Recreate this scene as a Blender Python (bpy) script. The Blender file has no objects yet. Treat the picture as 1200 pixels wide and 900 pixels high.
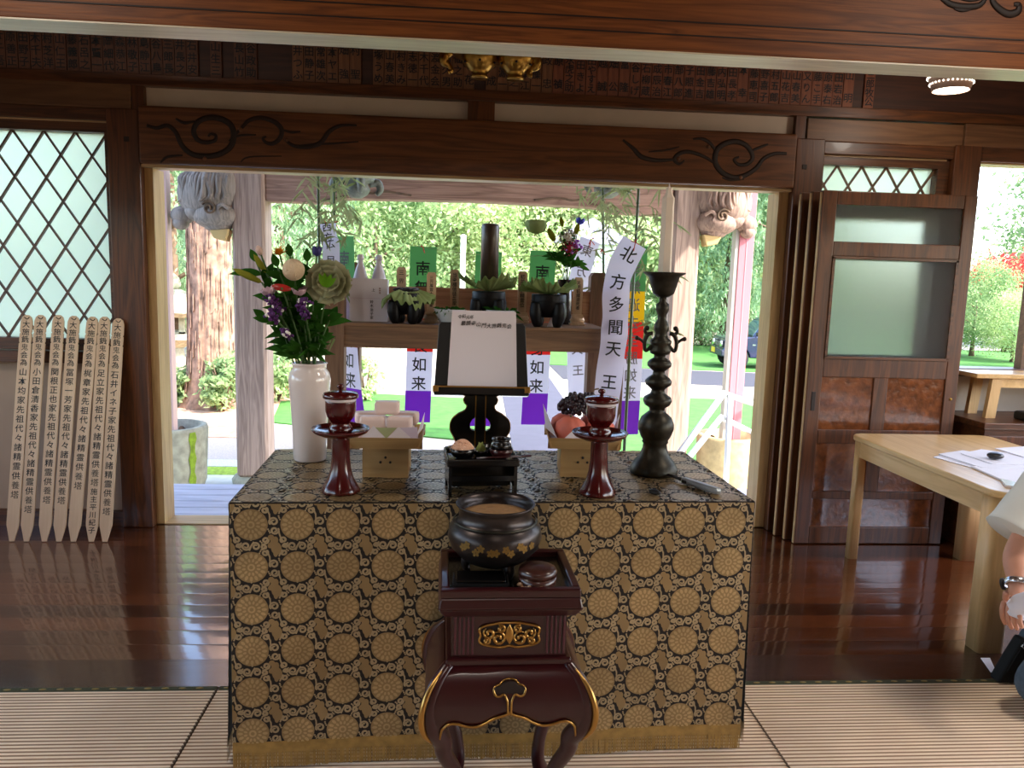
import bpy, math, random
import numpy as np
from mathutils import Vector, Matrix, Euler
random.seed(7)
SC = bpy.context.scene
COL = SC.collection
PI = math.pi
# ------------------------------------------------------------------ camera
PIT, ROL, YAW, F, H = math.radians(7.9), math.radians(1.68), math.radians(4.25), 901.0, 1.5
W_ = Vector((math.sin(YAW)*math.cos(PIT), math.cos(YAW)*math.cos(PIT), -math.sin(PIT)))
r0 = Vector((math.cos(YAW), -math.sin(YAW), 0)); d0 = W_.cross(r0)
R_ = math.cos(ROL)*r0 - math.sin(ROL)*d0
D_ = math.sin(ROL)*r0 + math.cos(ROL)*d0
cam = bpy.data.cameras.new('camera'); camo = bpy.data.objects.new('camera', cam); COL.objects.link(camo)
cam.sensor_width = 36.0; cam.lens = 36.0*F/1200; cam.clip_end = 500; cam.clip_start = .05
M3 = Matrix((R_, -D_, -W_)).transposed()
camo.matrix_world = Matrix.Translation((0, 0, H)) @ M3.to_4x4()
SC.camera = camo

def at(x, y, Y=None, Z=None):
    v = R_*((x-600)/F) + D_*((y-450)/F) + W_
    t = Y/v.y if Y is not None else (Z-H)/v.z
    return Vector((0, 0, H)) + v*t

# ------------------------------------------------------------------ materials
def lin(c):
    return tuple(((u/255)/12.92 if u/255 <= .04045 else ((u/255+.055)/1.055)**2.4) for u in c)
def newmat(name):
    m = bpy.data.materials.new(name); m.use_nodes = True
    nt = m.node_tree; b = nt.nodes['Principled BSDF']
    return m, nt, b
def mat(name, c, rough=.6, metal=0, coat=0, spec=.5, emit=0, noise=0, nscale=20, bump=0, trans=0, sss=0, alpha=1):
    m, nt, b = newmat(name)
    c = lin(c)
    b.inputs['Base Color'].default_value = (*c, 1)
    b.inputs['Roughness'].default_value = rough
    b.inputs['Metallic'].default_value = metal
    b.inputs['Specular IOR Level'].default_value = spec
    b.inputs['Coat Weight'].default_value = coat
    b.inputs['Coat Roughness'].default_value = .08
    if trans: b.inputs['Transmission Weight'].default_value = trans
    if emit:
        b.inputs['Emission Color'].default_value = (*c, 1); b.inputs['Emission Strength'].default_value = emit
    if noise or bump:
        tc = nt.nodes.new('ShaderNodeTexCoord')
        n = nt.nodes.new('ShaderNodeTexNoise'); n.inputs['Scale'].default_value = nscale; n.inputs['Detail'].default_value = 5
        nt.links.new(tc.outputs['Object'], n.inputs['Vector'])
        if noise:
            r = nt.nodes.new('ShaderNodeValToRGB')
            r.color_ramp.elements[0].position = .3; r.color_ramp.elements[1].position = .7
            r.color_ramp.elements[0].color = (*[u*(1-noise) for u in c], 1)
            r.color_ramp.elements[1].color = (*[min(1, u*(1+noise)) for u in c], 1)
            nt.links.new(n.outputs['Fac'], r.inputs['Fac']); nt.links.new(r.outputs['Color'], b.inputs['Base Color'])
        if bump:
            bp = nt.nodes.new('ShaderNodeBump'); bp.inputs['Strength'].default_value = bump; bp.inputs['Distance'].default_value = .01
            nt.links.new(n.outputs['Fac'], bp.inputs['Height']); nt.links.new(bp.outputs['Normal'], b.inputs['Normal'])
    return m
def wood(name, ca, cb, axis='X', scale=3.0, rough=.5, coat=0, rings=9, bump=.15, spec=.5):
    m, nt, b = newmat(name)
    tc = nt.nodes.new('ShaderNodeTexCoord'); mp = nt.nodes.new('ShaderNodeMapping')
    s = [rings, rings, rings]; s['XYZ'.index(axis)] = .7
    mp.inputs['Scale'].default_value = [scale*u/3 for u in s]
    n = nt.nodes.new('ShaderNodeTexNoise'); n.inputs['Scale'].default_value = 2.2; n.inputs['Detail'].default_value = 3
    n.inputs['Distortion'].default_value = .6
    mul = nt.nodes.new('ShaderNodeMath'); mul.operation = 'MULTIPLY'; mul.inputs[1].default_value = 9
    fr = nt.nodes.new('ShaderNodeMath'); fr.operation = 'PINGPONG'; fr.inputs[1].default_value = 1
    f2 = nt.nodes.new('ShaderNodeTexNoise'); f2.inputs['Scale'].default_value = 14; f2.inputs['Detail'].default_value = 4
    ad = nt.nodes.new('ShaderNodeMath'); ad.operation = 'MULTIPLY_ADD'; ad.inputs[1].default_value = .6
    r = nt.nodes.new('ShaderNodeValToRGB')
    r.color_ramp.elements[0].position = .15; r.color_ramp.elements[1].position = .95
    r.color_ramp.elements[0].color = (*lin(ca), 1); r.color_ramp.elements[1].color = (*lin(cb), 1)
    L = nt.links.new
    L(tc.outputs['Object'], mp.inputs['Vector']); L(mp.outputs['Vector'], n.inputs['Vector']); L(mp.outputs['Vector'], f2.inputs['Vector'])
    L(n.outputs['Fac'], mul.inputs[0]); L(mul.outputs[0], fr.inputs[0]); L(fr.outputs[0], ad.inputs[0])
    sb = nt.nodes.new('ShaderNodeMath'); sb.operation = 'MULTIPLY'; sb.inputs[1].default_value = .55
    L(f2.outputs['Fac'], sb.inputs[0]); L(sb.outputs[0], ad.inputs[2])
    L(ad.outputs[0], r.inputs['Fac']); L(r.outputs['Color'], b.inputs['Base Color'])
    b.inputs['Roughness'].default_value = rough; b.inputs['Coat Weight'].default_value = coat; b.inputs['Coat Roughness'].default_value = .1
    b.inputs['Specular IOR Level'].default_value = spec
    if bump:
        bp = nt.nodes.new('ShaderNodeBump'); bp.inputs['Strength'].default_value = bump; bp.inputs['Distance'].default_value = .003
        L(ad.outputs[0], bp.inputs['Height']); L(bp.outputs['Normal'], b.inputs['Normal'])
    return m
def leafmat(name, ca, cb, trans=.4, scale=1.2):
    m = bpy.data.materials.new(name); m.use_nodes = True; nt = m.node_tree; nt.nodes.clear()
    out = nt.nodes.new('ShaderNodeOutputMaterial'); tc = nt.nodes.new('ShaderNodeTexCoord')
    n = nt.nodes.new('ShaderNodeTexNoise'); n.inputs['Scale'].default_value = scale; n.inputs['Detail'].default_value = 6
    r = nt.nodes.new('ShaderNodeValToRGB'); r.color_ramp.elements[0].position = .35; r.color_ramp.elements[1].position = .65
    r.color_ramp.elements[0].color = (*lin(ca), 1); r.color_ramp.elements[1].color = (*lin(cb), 1)
    d = nt.nodes.new('ShaderNodeBsdfDiffuse'); t = nt.nodes.new('ShaderNodeBsdfTranslucent'); mx = nt.nodes.new('ShaderNodeMixShader')
    mx.inputs[0].default_value = trans
    L = nt.links.new
    L(tc.outputs['Object'], n.inputs['Vector']); L(n.outputs['Fac'], r.inputs['Fac'])
    L(r.outputs['Color'], d.inputs['Color']); L(r.outputs['Color'], t.inputs['Color'])
    L(d.outputs[0], mx.inputs[1]); L(t.outputs[0], mx.inputs[2]); L(mx.outputs[0], out.inputs['Surface'])
    return m
def translucent(name, c, trans=.8, rough=.4, bump=0, nscale=15, clear=0):
    m = bpy.data.materials.new(name); m.use_nodes = True; nt = m.node_tree; nt.nodes.clear()
    out = nt.nodes.new('ShaderNodeOutputMaterial')
    d = nt.nodes.new('ShaderNodeBsdfPrincipled'); t = nt.nodes.new('ShaderNodeBsdfTranslucent'); mx = nt.nodes.new('ShaderNodeMixShader')
    d.inputs['Base Color'].default_value = (*lin(c), 1); d.inputs['Roughness'].default_value = rough
    t.inputs['Color'].default_value = (*lin(c), 1); mx.inputs[0].default_value = trans
    if bump:
        tc = nt.nodes.new('ShaderNodeTexCoord'); n = nt.nodes.new('ShaderNodeTexNoise'); n.inputs['Scale'].default_value = nscale
        bp = nt.nodes.new('ShaderNodeBump'); bp.inputs['Strength'].default_value = bump; bp.inputs['Distance'].default_value = .02
        nt.links.new(tc.outputs['Object'], n.inputs['Vector']); nt.links.new(n.outputs['Fac'], bp.inputs['Height'])
        nt.links.new(bp.outputs['Normal'], d.inputs['Normal']); nt.links.new(bp.outputs['Normal'], t.inputs['Normal'])
    nt.links.new(d.outputs[0], mx.inputs[1])
    if clear:
        rf = nt.nodes.new('ShaderNodeBsdfRefraction'); rf.inputs['Color'].default_value = (*lin(c), 1); rf.inputs['Roughness'].default_value = .4; rf.inputs['IOR'].default_value = 1.12
        m2 = nt.nodes.new('ShaderNodeMixShader'); m2.inputs[0].default_value = clear
        nt.links.new(t.outputs[0], m2.inputs[1]); nt.links.new(rf.outputs[0], m2.inputs[2]); nt.links.new(m2.outputs[0], mx.inputs[2])
    else: nt.links.new(t.outputs[0], mx.inputs[2])
    nt.links.new(mx.outputs[0], out.inputs['Surface'])
    return m

M = {}
M['dark_x'] = wood('dark wood along', (58, 32, 15), (104, 60, 29), 'X', 2.6, .42, .1)
M['dark_z'] = wood('dark wood upright', (62, 33, 15), (104, 58, 26), 'Z', 2.6, .42, .1)
M['board_x'] = wood('brown board', (92, 62, 40), (122, 86, 56), 'X', 2.0, .5)
M['beam_x'] = wood('varnished zelkova beam', (98, 52, 22), (146, 86, 38), 'X', 2.2, .5, .0, rings=14, spec=.35)
M['under'] = wood('underside with painted sheen', (216, 206, 180), (240, 232, 208), 'X', 2.0, .4, .0, bump=.05, spec=1.0)  # outdoor reflection under the beam, painted as a pale wood colour
M['lintel_x'] = wood('carved lintel wood', (74, 42, 22), (118, 72, 40), 'X', 2.0, .4, .2, rings=10)
M['black_board'] = wood('sooty board', (50, 26, 14), (72, 38, 20), 'X', 2.0, .6)
M['pale_z'] = wood('pale jamb wood', (176, 140, 92), (206, 172, 120), 'Z', 2.0, .5)
M['pale_x'] = wood('pale sill wood', (170, 140, 100), (205, 176, 132), 'X', 2.0, .4)
M['carve'] = mat('dark carved groove', (34, 18, 10), .6)
M['plaster'] = mat('white plaster', (205, 190, 172), .85, noise=.05, nscale=6)
M['plaster_warm'] = mat('beige plaster', (176, 150, 126), .85, noise=.06, nscale=4)
M['burl'] = mat('burl panel', (112, 62, 32), .16, coat=.8, noise=.45, nscale=26, bump=.35)
M['plaque'] = wood('plaque brown', (104, 66, 38), (128, 84, 50), 'Z', 2.5, .6)
M['plaque_red'] = wood('plaque reddish', (112, 60, 36), (134, 76, 46), 'Z', 2.5, .6)
M['plaque_dark'] = wood('plaque dark', (84, 48, 28), (104, 62, 38), 'Z', 2.5, .6)
M['ink'] = mat('black ink', (16, 14, 14), .6)
M['ink_grey'] = mat('show-through ink', (120, 112, 118), .7)
M['toba'] = wood('bare cedar slat', (206, 172, 136), (226, 196, 160), 'Z', 1.6, .6)
M['weathered_z'] = wood('weathered post wood', (128, 106, 94), (178, 152, 136), 'Z', 1.6, .8, rings=12, bump=.5)
M['weathered_x'] = wood('weathered beam wood', (122, 92, 78), (168, 134, 116), 'X', 1.6, .8, rings=12, bump=.5)
M['shelf_x'] = wood('old shelf wood', (92, 66, 46), (128, 94, 66), 'X', 2.2, .6)
M['shelf_z'] = wood('old shelf post wood', (92, 66, 48), (124, 92, 68), 'Z', 2.2, .6)
M['shelf_rail'] = wood('reddish rail wood', (158, 110, 78), (186, 136, 100), 'X', 2.2, .6)
M['veranda'] = wood('sky-tinted veranda boards', (176, 178, 198), (206, 208, 226), 'X', 1.4, .5, rings=6)  # bluish sky reflection is put into the board colour
M['hinoki'] = wood('plain cypress', (172, 134, 84), (192, 156, 104), 'X', 2.0, .55)
M['table_pale'] = wood('pale oak', (206, 164, 104), (226, 188, 130), 'Y', 2.0, .35, .15)
M['table_pale_z'] = wood('pale oak upright', (198, 158, 102), (218, 180, 126), 'Z', 2.0, .4)
M['red'] = mat('red lacquer', (70, 9, 10), .22, coat=.4)
M['maroon'] = mat('maroon lacquer', (52, 12, 15), .28, coat=.35)
M['black'] = mat('black lacquer', (9, 8, 8), .25, coat=.35)
M['black_satin'] = mat('satin black lacquer', (10, 8, 9), .45, spec=.2)
M['black_matt'] = mat('black matt', (16, 15, 15), .5)
M['gold'] = mat('gold leaf', (186, 142, 78), .28, metal=1)
M['brass'] = mat('old brass', (176, 138, 66), .3, metal=1, noise=.25, nscale=30)
M['bronze'] = mat('dark bronze', (52, 49, 42), .42, metal=.8, noise=.35, nscale=40)
M['burner'] = mat('brown bronze', (62, 55, 53), .34, metal=.8, noise=.3, nscale=25)
M['verdigris'] = mat('verdigris bronze', (104, 108, 98), .6, metal=.3, noise=.3, nscale=30)
M['ash'] = mat('incense ash', (176, 138, 96), .95, noise=.15, nscale=60, bump=.4)
M['porcelain'] = mat('white glazed ceramic', (226, 212, 206), .18, coat=.5)
M['paper'] = mat('white paper', (228, 218, 222), .8)
M['paper2'] = mat('white sheet', (236, 234, 244), .7)
M['wrap'] = mat('white wrapping paper', (222, 216, 226), .6, bump=.25, nscale=14)
M['wax'] = mat('ivory wax', (226, 214, 200), .5)
M['sweet'] = mat('pale pink sweet wrapped in film', (232, 206, 196), .35)
M['greenpaper'] = mat('sage paper', (170, 176, 130), .8)
M['lilacpaper'] = mat('lilac paper', (206, 190, 206), .8)
M['peach'] = mat('peach skin', (214, 112, 92), .6, noise=.3, nscale=9)
M['grape'] = mat('dark grapes', (38, 20, 28), .35, noise=.4, nscale=30)
M['gold_thread'] = mat('gold brocade thread', (158, 132, 92), .42, metal=.5, noise=.2, nscale=5)
M['gold_light'] = mat('pale gold thread', (190, 162, 116), .36, metal=.5, noise=.25, nscale=5)
M['vine_thread'] = mat('greyed gold thread', (178, 158, 124), .38, metal=.5, noise=.2, nscale=6)
M['brocade'] = mat('dark brocade ground', (26, 17, 13), .7)
M['fringe'] = mat('gold fringe', (158, 122, 62), .5, noise=.25, nscale=40)
M['goza'] = mat('woven rush', (238, 214, 184), .6, noise=.12, nscale=3)
M['goza_valley_shade'] = mat('rush with rib shade painted in', (150, 118, 90), .8)  # shade in the valleys between ribs, painted as a darker tone
M['goza_dark'] = mat('rush seam', (92, 72, 54), .8)
M['edge'] = mat('olive brocade edging', (58, 60, 34), .7)
M['edge_gold'] = mat('gold edging motif', (150, 126, 60), .5)
M['stone'] = mat('mossy granite', (158, 156, 136), .9, noise=.25, nscale=12, bump=.5)
M['stone_pale'] = mat('pale granite', (170, 150, 112), .9, noise=.2, nscale=12, bump=.5)
M['moss'] = mat('moss', (124, 150, 40), .95, noise=.3, nscale=20, bump=.5)
M['bark'] = mat('cedar bark', (140, 112, 94), .95, noise=.5, nscale=7, bump=.8)
M['bark_dark'] = mat('bark', (104, 84, 66), .95, noise=.35, nscale=12, bump=.8)
M['gravel'] = mat('pale gravel', (150, 142, 134), .95, noise=.12, nscale=40, bump=.4)
M['gravel_grey'] = mat('grey gravel', (168, 174, 166), .95, noise=.25, nscale=60, bump=.5)
M['concrete'] = mat('pale concrete', (190, 192, 184), .9, noise=.08, nscale=8)
M['path'] = mat('concrete path', (62, 62, 76), .9, noise=.08, nscale=5)
M['asphalt'] = mat('asphalt', (52, 52, 62), .9, noise=.1, nscale=30)
M['lawn'] = mat('lawn', (60, 112, 40), .95, noise=.25, nscale=6, bump=.6)
M['soil'] = mat('needle litter', (190, 150, 122), .95, noise=.3, nscale=8, bump=.6)
M['pink'] = mat('pink painted steel', (196, 120, 128), .5)
M['pipe_grey'] = mat('lilac painted pipe', (172, 126, 176), .5)
M['white_steel'] = mat('white painted steel', (180, 180, 186), .4)
M['white'] = mat('white', (236, 236, 234), .6)
M['green_cloth'] = translucent('green cloth', (78, 140, 78), .45, .8)
M['yellow_cloth'] = translucent('yellow cloth', (240, 186, 20), .45, .8)
M['red_cloth'] = translucent('red cloth', (226, 40, 34), .45, .8)
M['white_cloth'] = translucent('white cloth', (226, 220, 240), .45, .8)
M['purple_cloth'] = translucent('purple cloth', (116, 40, 178), .45, .8)
M['frost_green'] = translucent('frosted glass', (242, 250, 238), .96, .3, clear=.25)
M['frost'] = translucent('frosted door glass', (250, 252, 251), .96, .25, .3, 9, clear=.85)
M['cord_red'] = mat('red cord', (200, 60, 44), .7)
M['rope'] = mat('thin rope', (150, 140, 110), .8)
M['bamboo'] = mat('green bamboo', (96, 116, 76), .4)
M['sprig'] = leafmat('bamboo leaves', (130, 146, 92), (176, 180, 136), .4)
M['lotus'] = leafmat('lotus leaf', (120, 142, 80), (168, 184, 128), .3, 5)
M['leaf_dk'] = leafmat('dark bouquet leaves', (34, 70, 26), (62, 110, 40), .3, 6)
M['leaf_yg'] = leafmat('yellow green bud', (132, 140, 40), (160, 160, 64), .3, 6)
M['stem'] = mat('flower stem', (70, 104, 50), .6)
M['glass'] = mat('cut glass', (232, 240, 246), .1, trans=.35)
M['skin'] = mat('skin', (206, 146, 118), .5, noise=.08, nscale=20)
M['shirt'] = mat('off white shirt', (216, 214, 206), .8, bump=.3, nscale=12)
M['jeans'] = mat('blue grey jeans', (70, 84, 98), .85, noise=.15, nscale=60)
M['hair'] = mat('black hair', (22, 18, 16), .5)
M['leather'] = mat('black leather', (12, 11, 11), .7, spec=.2)
M['chain'] = mat('steel chain', (200, 200, 205), .25, metal=1)
M['car'] = mat('dark blue car paint', (20, 28, 66), .25, coat=1)
M['car_glass'] = mat('car glass', (120, 150, 150), .05, metal=.6)
M['tyre'] = mat('tyre rubber', (34, 34, 36), .8)
M['alloy'] = mat('alloy', (200, 200, 205), .3, metal=.8)
M['plate_yellow'] = mat('yellow number plate', (240, 200, 40), .5)
M['chrome'] = mat('chrome', (210, 212, 216), .15, metal=1)
M['lamp_on'] = mat('lit lamp', (255, 246, 232), .5, emit=6)
M['shade'] = mat('perforated shade', (196, 168, 150), .5)

def floor_mat():
    m, nt, b = newmat('varnished floor boards')
    L = nt.links.new; N = nt.nodes.new
    tc = N('ShaderNodeTexCoord'); sp = N('ShaderNodeSeparateXYZ'); L(tc.outputs['Object'], sp.inputs[0])
    dv = N('ShaderNodeMath'); dv.operation = 'DIVIDE'; dv.inputs[1].default_value = .125; L(sp.outputs['Y'], dv.inputs[0])
    fl = N('ShaderNodeMath'); fl.operation = 'FLOOR'; L(dv.outputs[0], fl.inputs[0])
    fr = N('ShaderNodeMath'); fr.operation = 'FRACT'; L(dv.outputs[0], fr.inputs[0])
    # boards of about two metres, staggered
    wn0 = N('ShaderNodeTexWhiteNoise'); wn0.noise_dimensions = '1D'; L(fl.outputs[0], wn0.inputs['W'])
    xo = N('ShaderNodeMath'); xo.operation = 'MULTIPLY_ADD'; xo.inputs[1].default_value = 9; L(wn0.outputs['Value'], xo.inputs[0]); L(sp.outputs['X'], xo.inputs[2])
    xd = N('ShaderNodeMath'); xd.operation = 'DIVIDE'; xd.inputs[1].default_value = 2.4; L(xo.outputs[0], xd.inputs[0])
    xf = N('ShaderNodeMath'); xf.operation = 'FLOOR'; L(xd.outputs[0], xf.inputs[0])
    cb = N('ShaderNodeCombineXYZ'); L(fl.outputs[0], cb.inputs[0]); L(xf.outputs[0], cb.inputs[1])
    wn = N('ShaderNodeTexWhiteNoise'); wn.noise_dimensions = '2D'; L(cb.outputs[0], wn.inputs['Vector'])
    mp = N('ShaderNodeMapping'); mp.inputs['Scale'].default_value = (.8, 14, 1); L(tc.outputs['Object'], mp.inputs[0])
    n = N('ShaderNodeTexNoise'); n.inputs['Scale'].default_value = 2.5; n.inputs['Detail'].default_value = 5; L(mp.outputs[0], n.inputs['Vector'])
    mx = N('ShaderNodeMath'); mx.operation = 'MULTIPLY_ADD'; mx.inputs[1].default_value = .5; L(wn.outputs['Value'], mx.inputs[0])
    hf = N('ShaderNodeMath'); hf.operation = 'MULTIPLY'; hf.inputs[1].default_value = .5; L(n.outputs['Fac'], hf.inputs[0]); L(hf.outputs[0], mx.inputs[2])
    r = N('ShaderNodeValToRGB'); e = r.color_ramp.elements
    e[0].position = .2; e[0].color = (*lin((50, 23, 12)), 1); e[1].position = .8; e[1].color = (*lin((104, 54, 28)), 1)
    L(mx.outputs[0], r.inputs[0])
    # narrow groove between boards
    pp = N('ShaderNodeMath'); pp.operation = 'PINGPONG'; pp.inputs[1].default_value = .5; L(fr.outputs[0], pp.inputs[0])
    lt = N('ShaderNodeMath'); lt.operation = 'LESS_THAN'; lt.inputs[1].default_value = .012; L(pp.outputs[0], lt.inputs[0])
    mc = N('ShaderNodeMixRGB'); L(lt.outputs[0], mc.inputs[0]); L(r.outputs[0], mc.inputs[1]); mc.inputs[2].default_value = (.012, .005, .003, 1)
    L(mc.outputs[0], b.inputs['Base Color'])
    # cupped boards + slight waviness
    hs = N('ShaderNodeMath'); hs.operation = 'POWER'; hs.inputs[1].default_value = .35; L(pp.outputs[0], hs.inputs[0])
    ha = N('ShaderNodeMath'); ha.operation = 'MULTIPLY_ADD'; ha.inputs[1].default_value = .18; L(n.outputs['Fac'], ha.inputs[0]); L(hs.outputs[0], ha.inputs[2])
    hb = N('ShaderNodeMath'); hb.operation = 'MULTIPLY_ADD'; hb.inputs[1].default_value = .25; L(wn.outputs['Value'], hb.inputs[0]); L(ha.outputs[0], hb.inputs[2])
    bp = N('ShaderNodeBump'); bp.inputs['Strength'].default_value = .22; bp.inputs['Distance'].default_value = .004
    L(hb.outputs[0], bp.inputs['Height']); L(bp.outputs[0], b.inputs['Normal'])
    b.inputs['Roughness'].default_value = .2; b.inputs['Coat Weight'].default_value = 1.0; b.inputs['Coat Roughness'].default_value = .06; b.inputs['Coat IOR'].default_value = 1.7
    L(bp.outputs[0], b.inputs['Coat Normal'])
    return m
M['floor'] = floor_mat()

# ------------------------------------------------------------------ mesh helpers
class G:
    def __init__(s): s.v = []; s.f = []; s.m = []; s.s = []
    def add(s, vs, fs, mi=0, smooth=False, T=None):
        n = len(s.v)
        if T is not None: vs = [tuple(T @ Vector(p)) for p in vs]
        s.v += [tuple(p) for p in vs]
        for f in fs: s.f.append(tuple(i+n for i in f)); s.m.append(mi); s.s.append(smooth)
        return s
    def box(s, x0, x1, y0, y1, z0, z1, mi=0, T=None):
        vs = [(x, y, z) for z in (z0, z1) for y in (y0, y1) for x in (x0, x1)]
        return s.add(vs, [(0, 2, 3, 1), (4, 5, 7, 6), (0, 1, 5, 4), (2, 6, 7, 3), (0, 4, 6, 2), (1, 3, 7, 5)], mi, False, T)
    def lathe(s, prof, c=(0, 0, 0), seg=32, mi=0, smooth=True, T=None, sx=1, sy=1, cap=True, rf=None):
        vs = []; fs = []
        k = len(prof)
        for j in range(seg):
            a = 2*PI*j/seg
            q = rf(a) if rf else 1
            for r, z in prof: vs.append((c[0]+r*q*math.cos(a)*sx, c[1]+r*q*math.sin(a)*sy, c[2]+z))
        for j in range(seg):
            j2 = (j+1) % seg
            for i in range(k-1): fs.append((j*k+i, j2*k+i, j2*k+i+1, j*k+i+1))
        s.add(vs, fs, mi, smooth, T)
        if cap:
            n = len(s.v)-len(vs)
            if prof[0][0] > 1e-6: s.f.append(tuple(n+j*k for j in range(seg))[::-1]); s.m.append(mi); s.s.append(False)
            if prof[-1][0] > 1e-6: s.f.append(tuple(n+j*k+k-1 for j in range(seg))); s.m.append(mi); s.s.append(False)
        return s
    def sphere(s, c, r, u=16, v=10, mi=0, T=None):
        if not isinstance(r, (tuple, list)): r = (r, r, r)
        prof = [(math.sin(PI*i/v), -math.cos(PI*i/v)) for i in range(v+1)]
        prof[0] = (0.0, -1); prof[-1] = (0.0, 1)
        vs = []; fs = []
        for i, (q, z) in enumerate(prof):
            for j in range(u):
                a = 2*PI*j/u; vs.append((c[0]+r[0]*q*math.cos(a), c[1]+r[1]*q*math.sin(a), c[2]+r[2]*z))
        for i in range(v):
            for j in range(u): fs.append((i*u+j, i*u+(j+1) % u, (i+1)*u+(j+1) % u, (i+1)*u+j))
        return s.add(vs, fs, mi, True, T)
    def tube(s, pts, r, seg=8, mi=0, smooth=True, flat=None, T=None):
        pts = [Vector(p) for p in pts]; n = len(pts)
        rs = r if isinstance(r, (list, tuple)) else [r]*n
        vs = []; fs = []
        up = None
        for i, p in enumerate(pts):
            t = (pts[min(i+1, n-1)]-pts[max(i-1, 0)])
            t = t.normalized() if t.length > 1e-9 else Vector((0, 0, 1))
            if flat is not None: a = Vector(flat)
            else:
                if up is None: up = Vector((0, 0, 1)) if abs(t.z) < .9 else Vector((1, 0, 0))
                a = up
            b = t.cross(a); b = b.normalized() if b.length > 1e-6 else Vector((1, 0, 0))
            a = b.cross(t).normalized(); up = a if flat is None else None
            for j in range(seg):
                q = 2*PI*j/seg; vs.append(p + (b*math.cos(q) + a*math.sin(q))*rs[i])
        for i in range(n-1):
            for j in range(seg): fs.append((i*seg+j, i*seg+(j+1) % seg, (i+1)*seg+(j+1) % seg, (i+1)*seg+j))
        fs.append(tuple(range(seg))[::-1]); fs.append(tuple((n-1)*seg+j for j in range(seg)))
        return s.add(vs, fs, mi, smooth, T)
    def prism(s, poly, a0, a1, plane='xz', mi=0, T=None, smooth=False):
        n = len(poly)
        def p(u, w, d): return {'xz': (u, d, w), 'xy': (u, w, d), 'yz': (d, u, w)}[plane]
        vs = [p(u, w, a0) for u, w in poly]+[p(u, w, a1) for u, w in poly]
        fs = [tuple(range(n)), tuple(range(n, 2*n))[::-1]]
        s.add(vs, fs, mi, False, T)
        k = len(s.v)-2*n
        for i in range(n):
            j = (i+1) % n
            s.f.append((k+i, k+n+i, k+n+j, k+j)); s.m.append(mi); s.s.append(smooth)
        return s
    def bar(s, p, q, w, h, mi=0):
        """square bar between two points"""
        p, q = Vector(p), Vector(q); t = (q-p).normalized()
        a = Vector((0, 0, 1)) if abs(t.z) < .95 else Vector((0, 1, 0))
        b = t.cross(a).normalized(); a = b.cross(t)
        vs = []
        for c in (p, q):
            for x, y in ((-1, -1), (1, -1), (1, 1), (-1, 1)): vs.append(c+b*(x*w/2)+a*(y*h/2))
        return s.add(vs, [(3, 2, 1, 0), (4, 5, 6, 7), (0, 1, 5, 4), (1, 2, 6, 5), (2, 3, 7, 6), (3, 0, 4, 7)], mi)

def cr(pts, n=6):
    """Catmull-Rom smoothing"""
    P = [Vector(p) for p in pts]; out = []
    for i in range(len(P)-1):
        a, b, c, d = P[max(i-1, 0)], P[i], P[i+1], P[min(i+2, len(P)-1)]
        for k in range(n):
            t = k/n
            out.append(.5*((2*b)+(c-a)*t+(2*a-5*b+4*c-d)*t*t+(3*b-a-3*c+d)*t**3))
    out.append(P[-1]); return out
def lerpl(vals, n):
    out = []
    for i in range(n):
        t = i/(n-1)*(len(vals)-1); k = min(int(t), len(vals)-2); out.append(vals[k]+(vals[k+1]-vals[k])*(t-k))
    return out

def mk(name, g, mats, parent=None, loc=(0, 0, 0), rot=(0, 0, 0), bevel=0, seg=2, solid=0):
    me = bpy.data.meshes.new(name)
    me.from_pydata(g.v, [], g.f)
    if not isinstance(mats, (list, tuple)): mats = [mats]
    for m in mats: me.materials.append(M[m] if isinstance(m, str) else m)
    me.polygons.foreach_set('material_index', g.m); me.polygons.foreach_set('use_smooth', g.s)
    me.update()
    o = bpy.data.objects.new(name, me); COL.objects.link(o)
    o.location = loc; o.rotation_euler = rot
    if parent: o.parent = parent
    if solid:
        md = o.modifiers.new('solid', 'SOLIDIFY'); md.thickness = solid; md.offset = 0
    if bevel:
        md = o.modifiers.new('bevel', 'BEVEL'); md.width = bevel; md.segments = seg; md.limit_method = 'ANGLE'; md.angle_limit = .7
    return o
def tag(o, label, cat, group=None, kind=None):
    o['label'] = label; o['category'] = cat
    if group: o['group'] = group
    if kind: o['kind'] = kind
    return o
def thing(name, label, cat, loc=(0, 0, 0), rotz=0, group=None, kind=None):
    o = bpy.data.objects.new(name, None); COL.objects.link(o); o.empty_display_size = .1
    o.location = loc; o.rotation_euler = (0, 0, rotz)
    return tag(o, label, cat, group, kind)
def struct(name, g, mats, label, cat, **k):
    return tag(mk(name, g, mats, **k), label, cat, None, 'structure')
def dup(root, label, loc=None, rot=None, group=None):
    r = root.copy(); COL.objects.link(r); r['label'] = label
    if loc is not None: r.location = loc
    if rot is not None: r.rotation_euler = rot
    if group: r['group'] = group
    for ch in list(root.children):
        c = ch.copy(); COL.objects.link(c); c.parent = r
        for gg in list(ch.children):
            d = gg.copy(); COL.objects.link(d); d.parent = c
    return r

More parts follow.
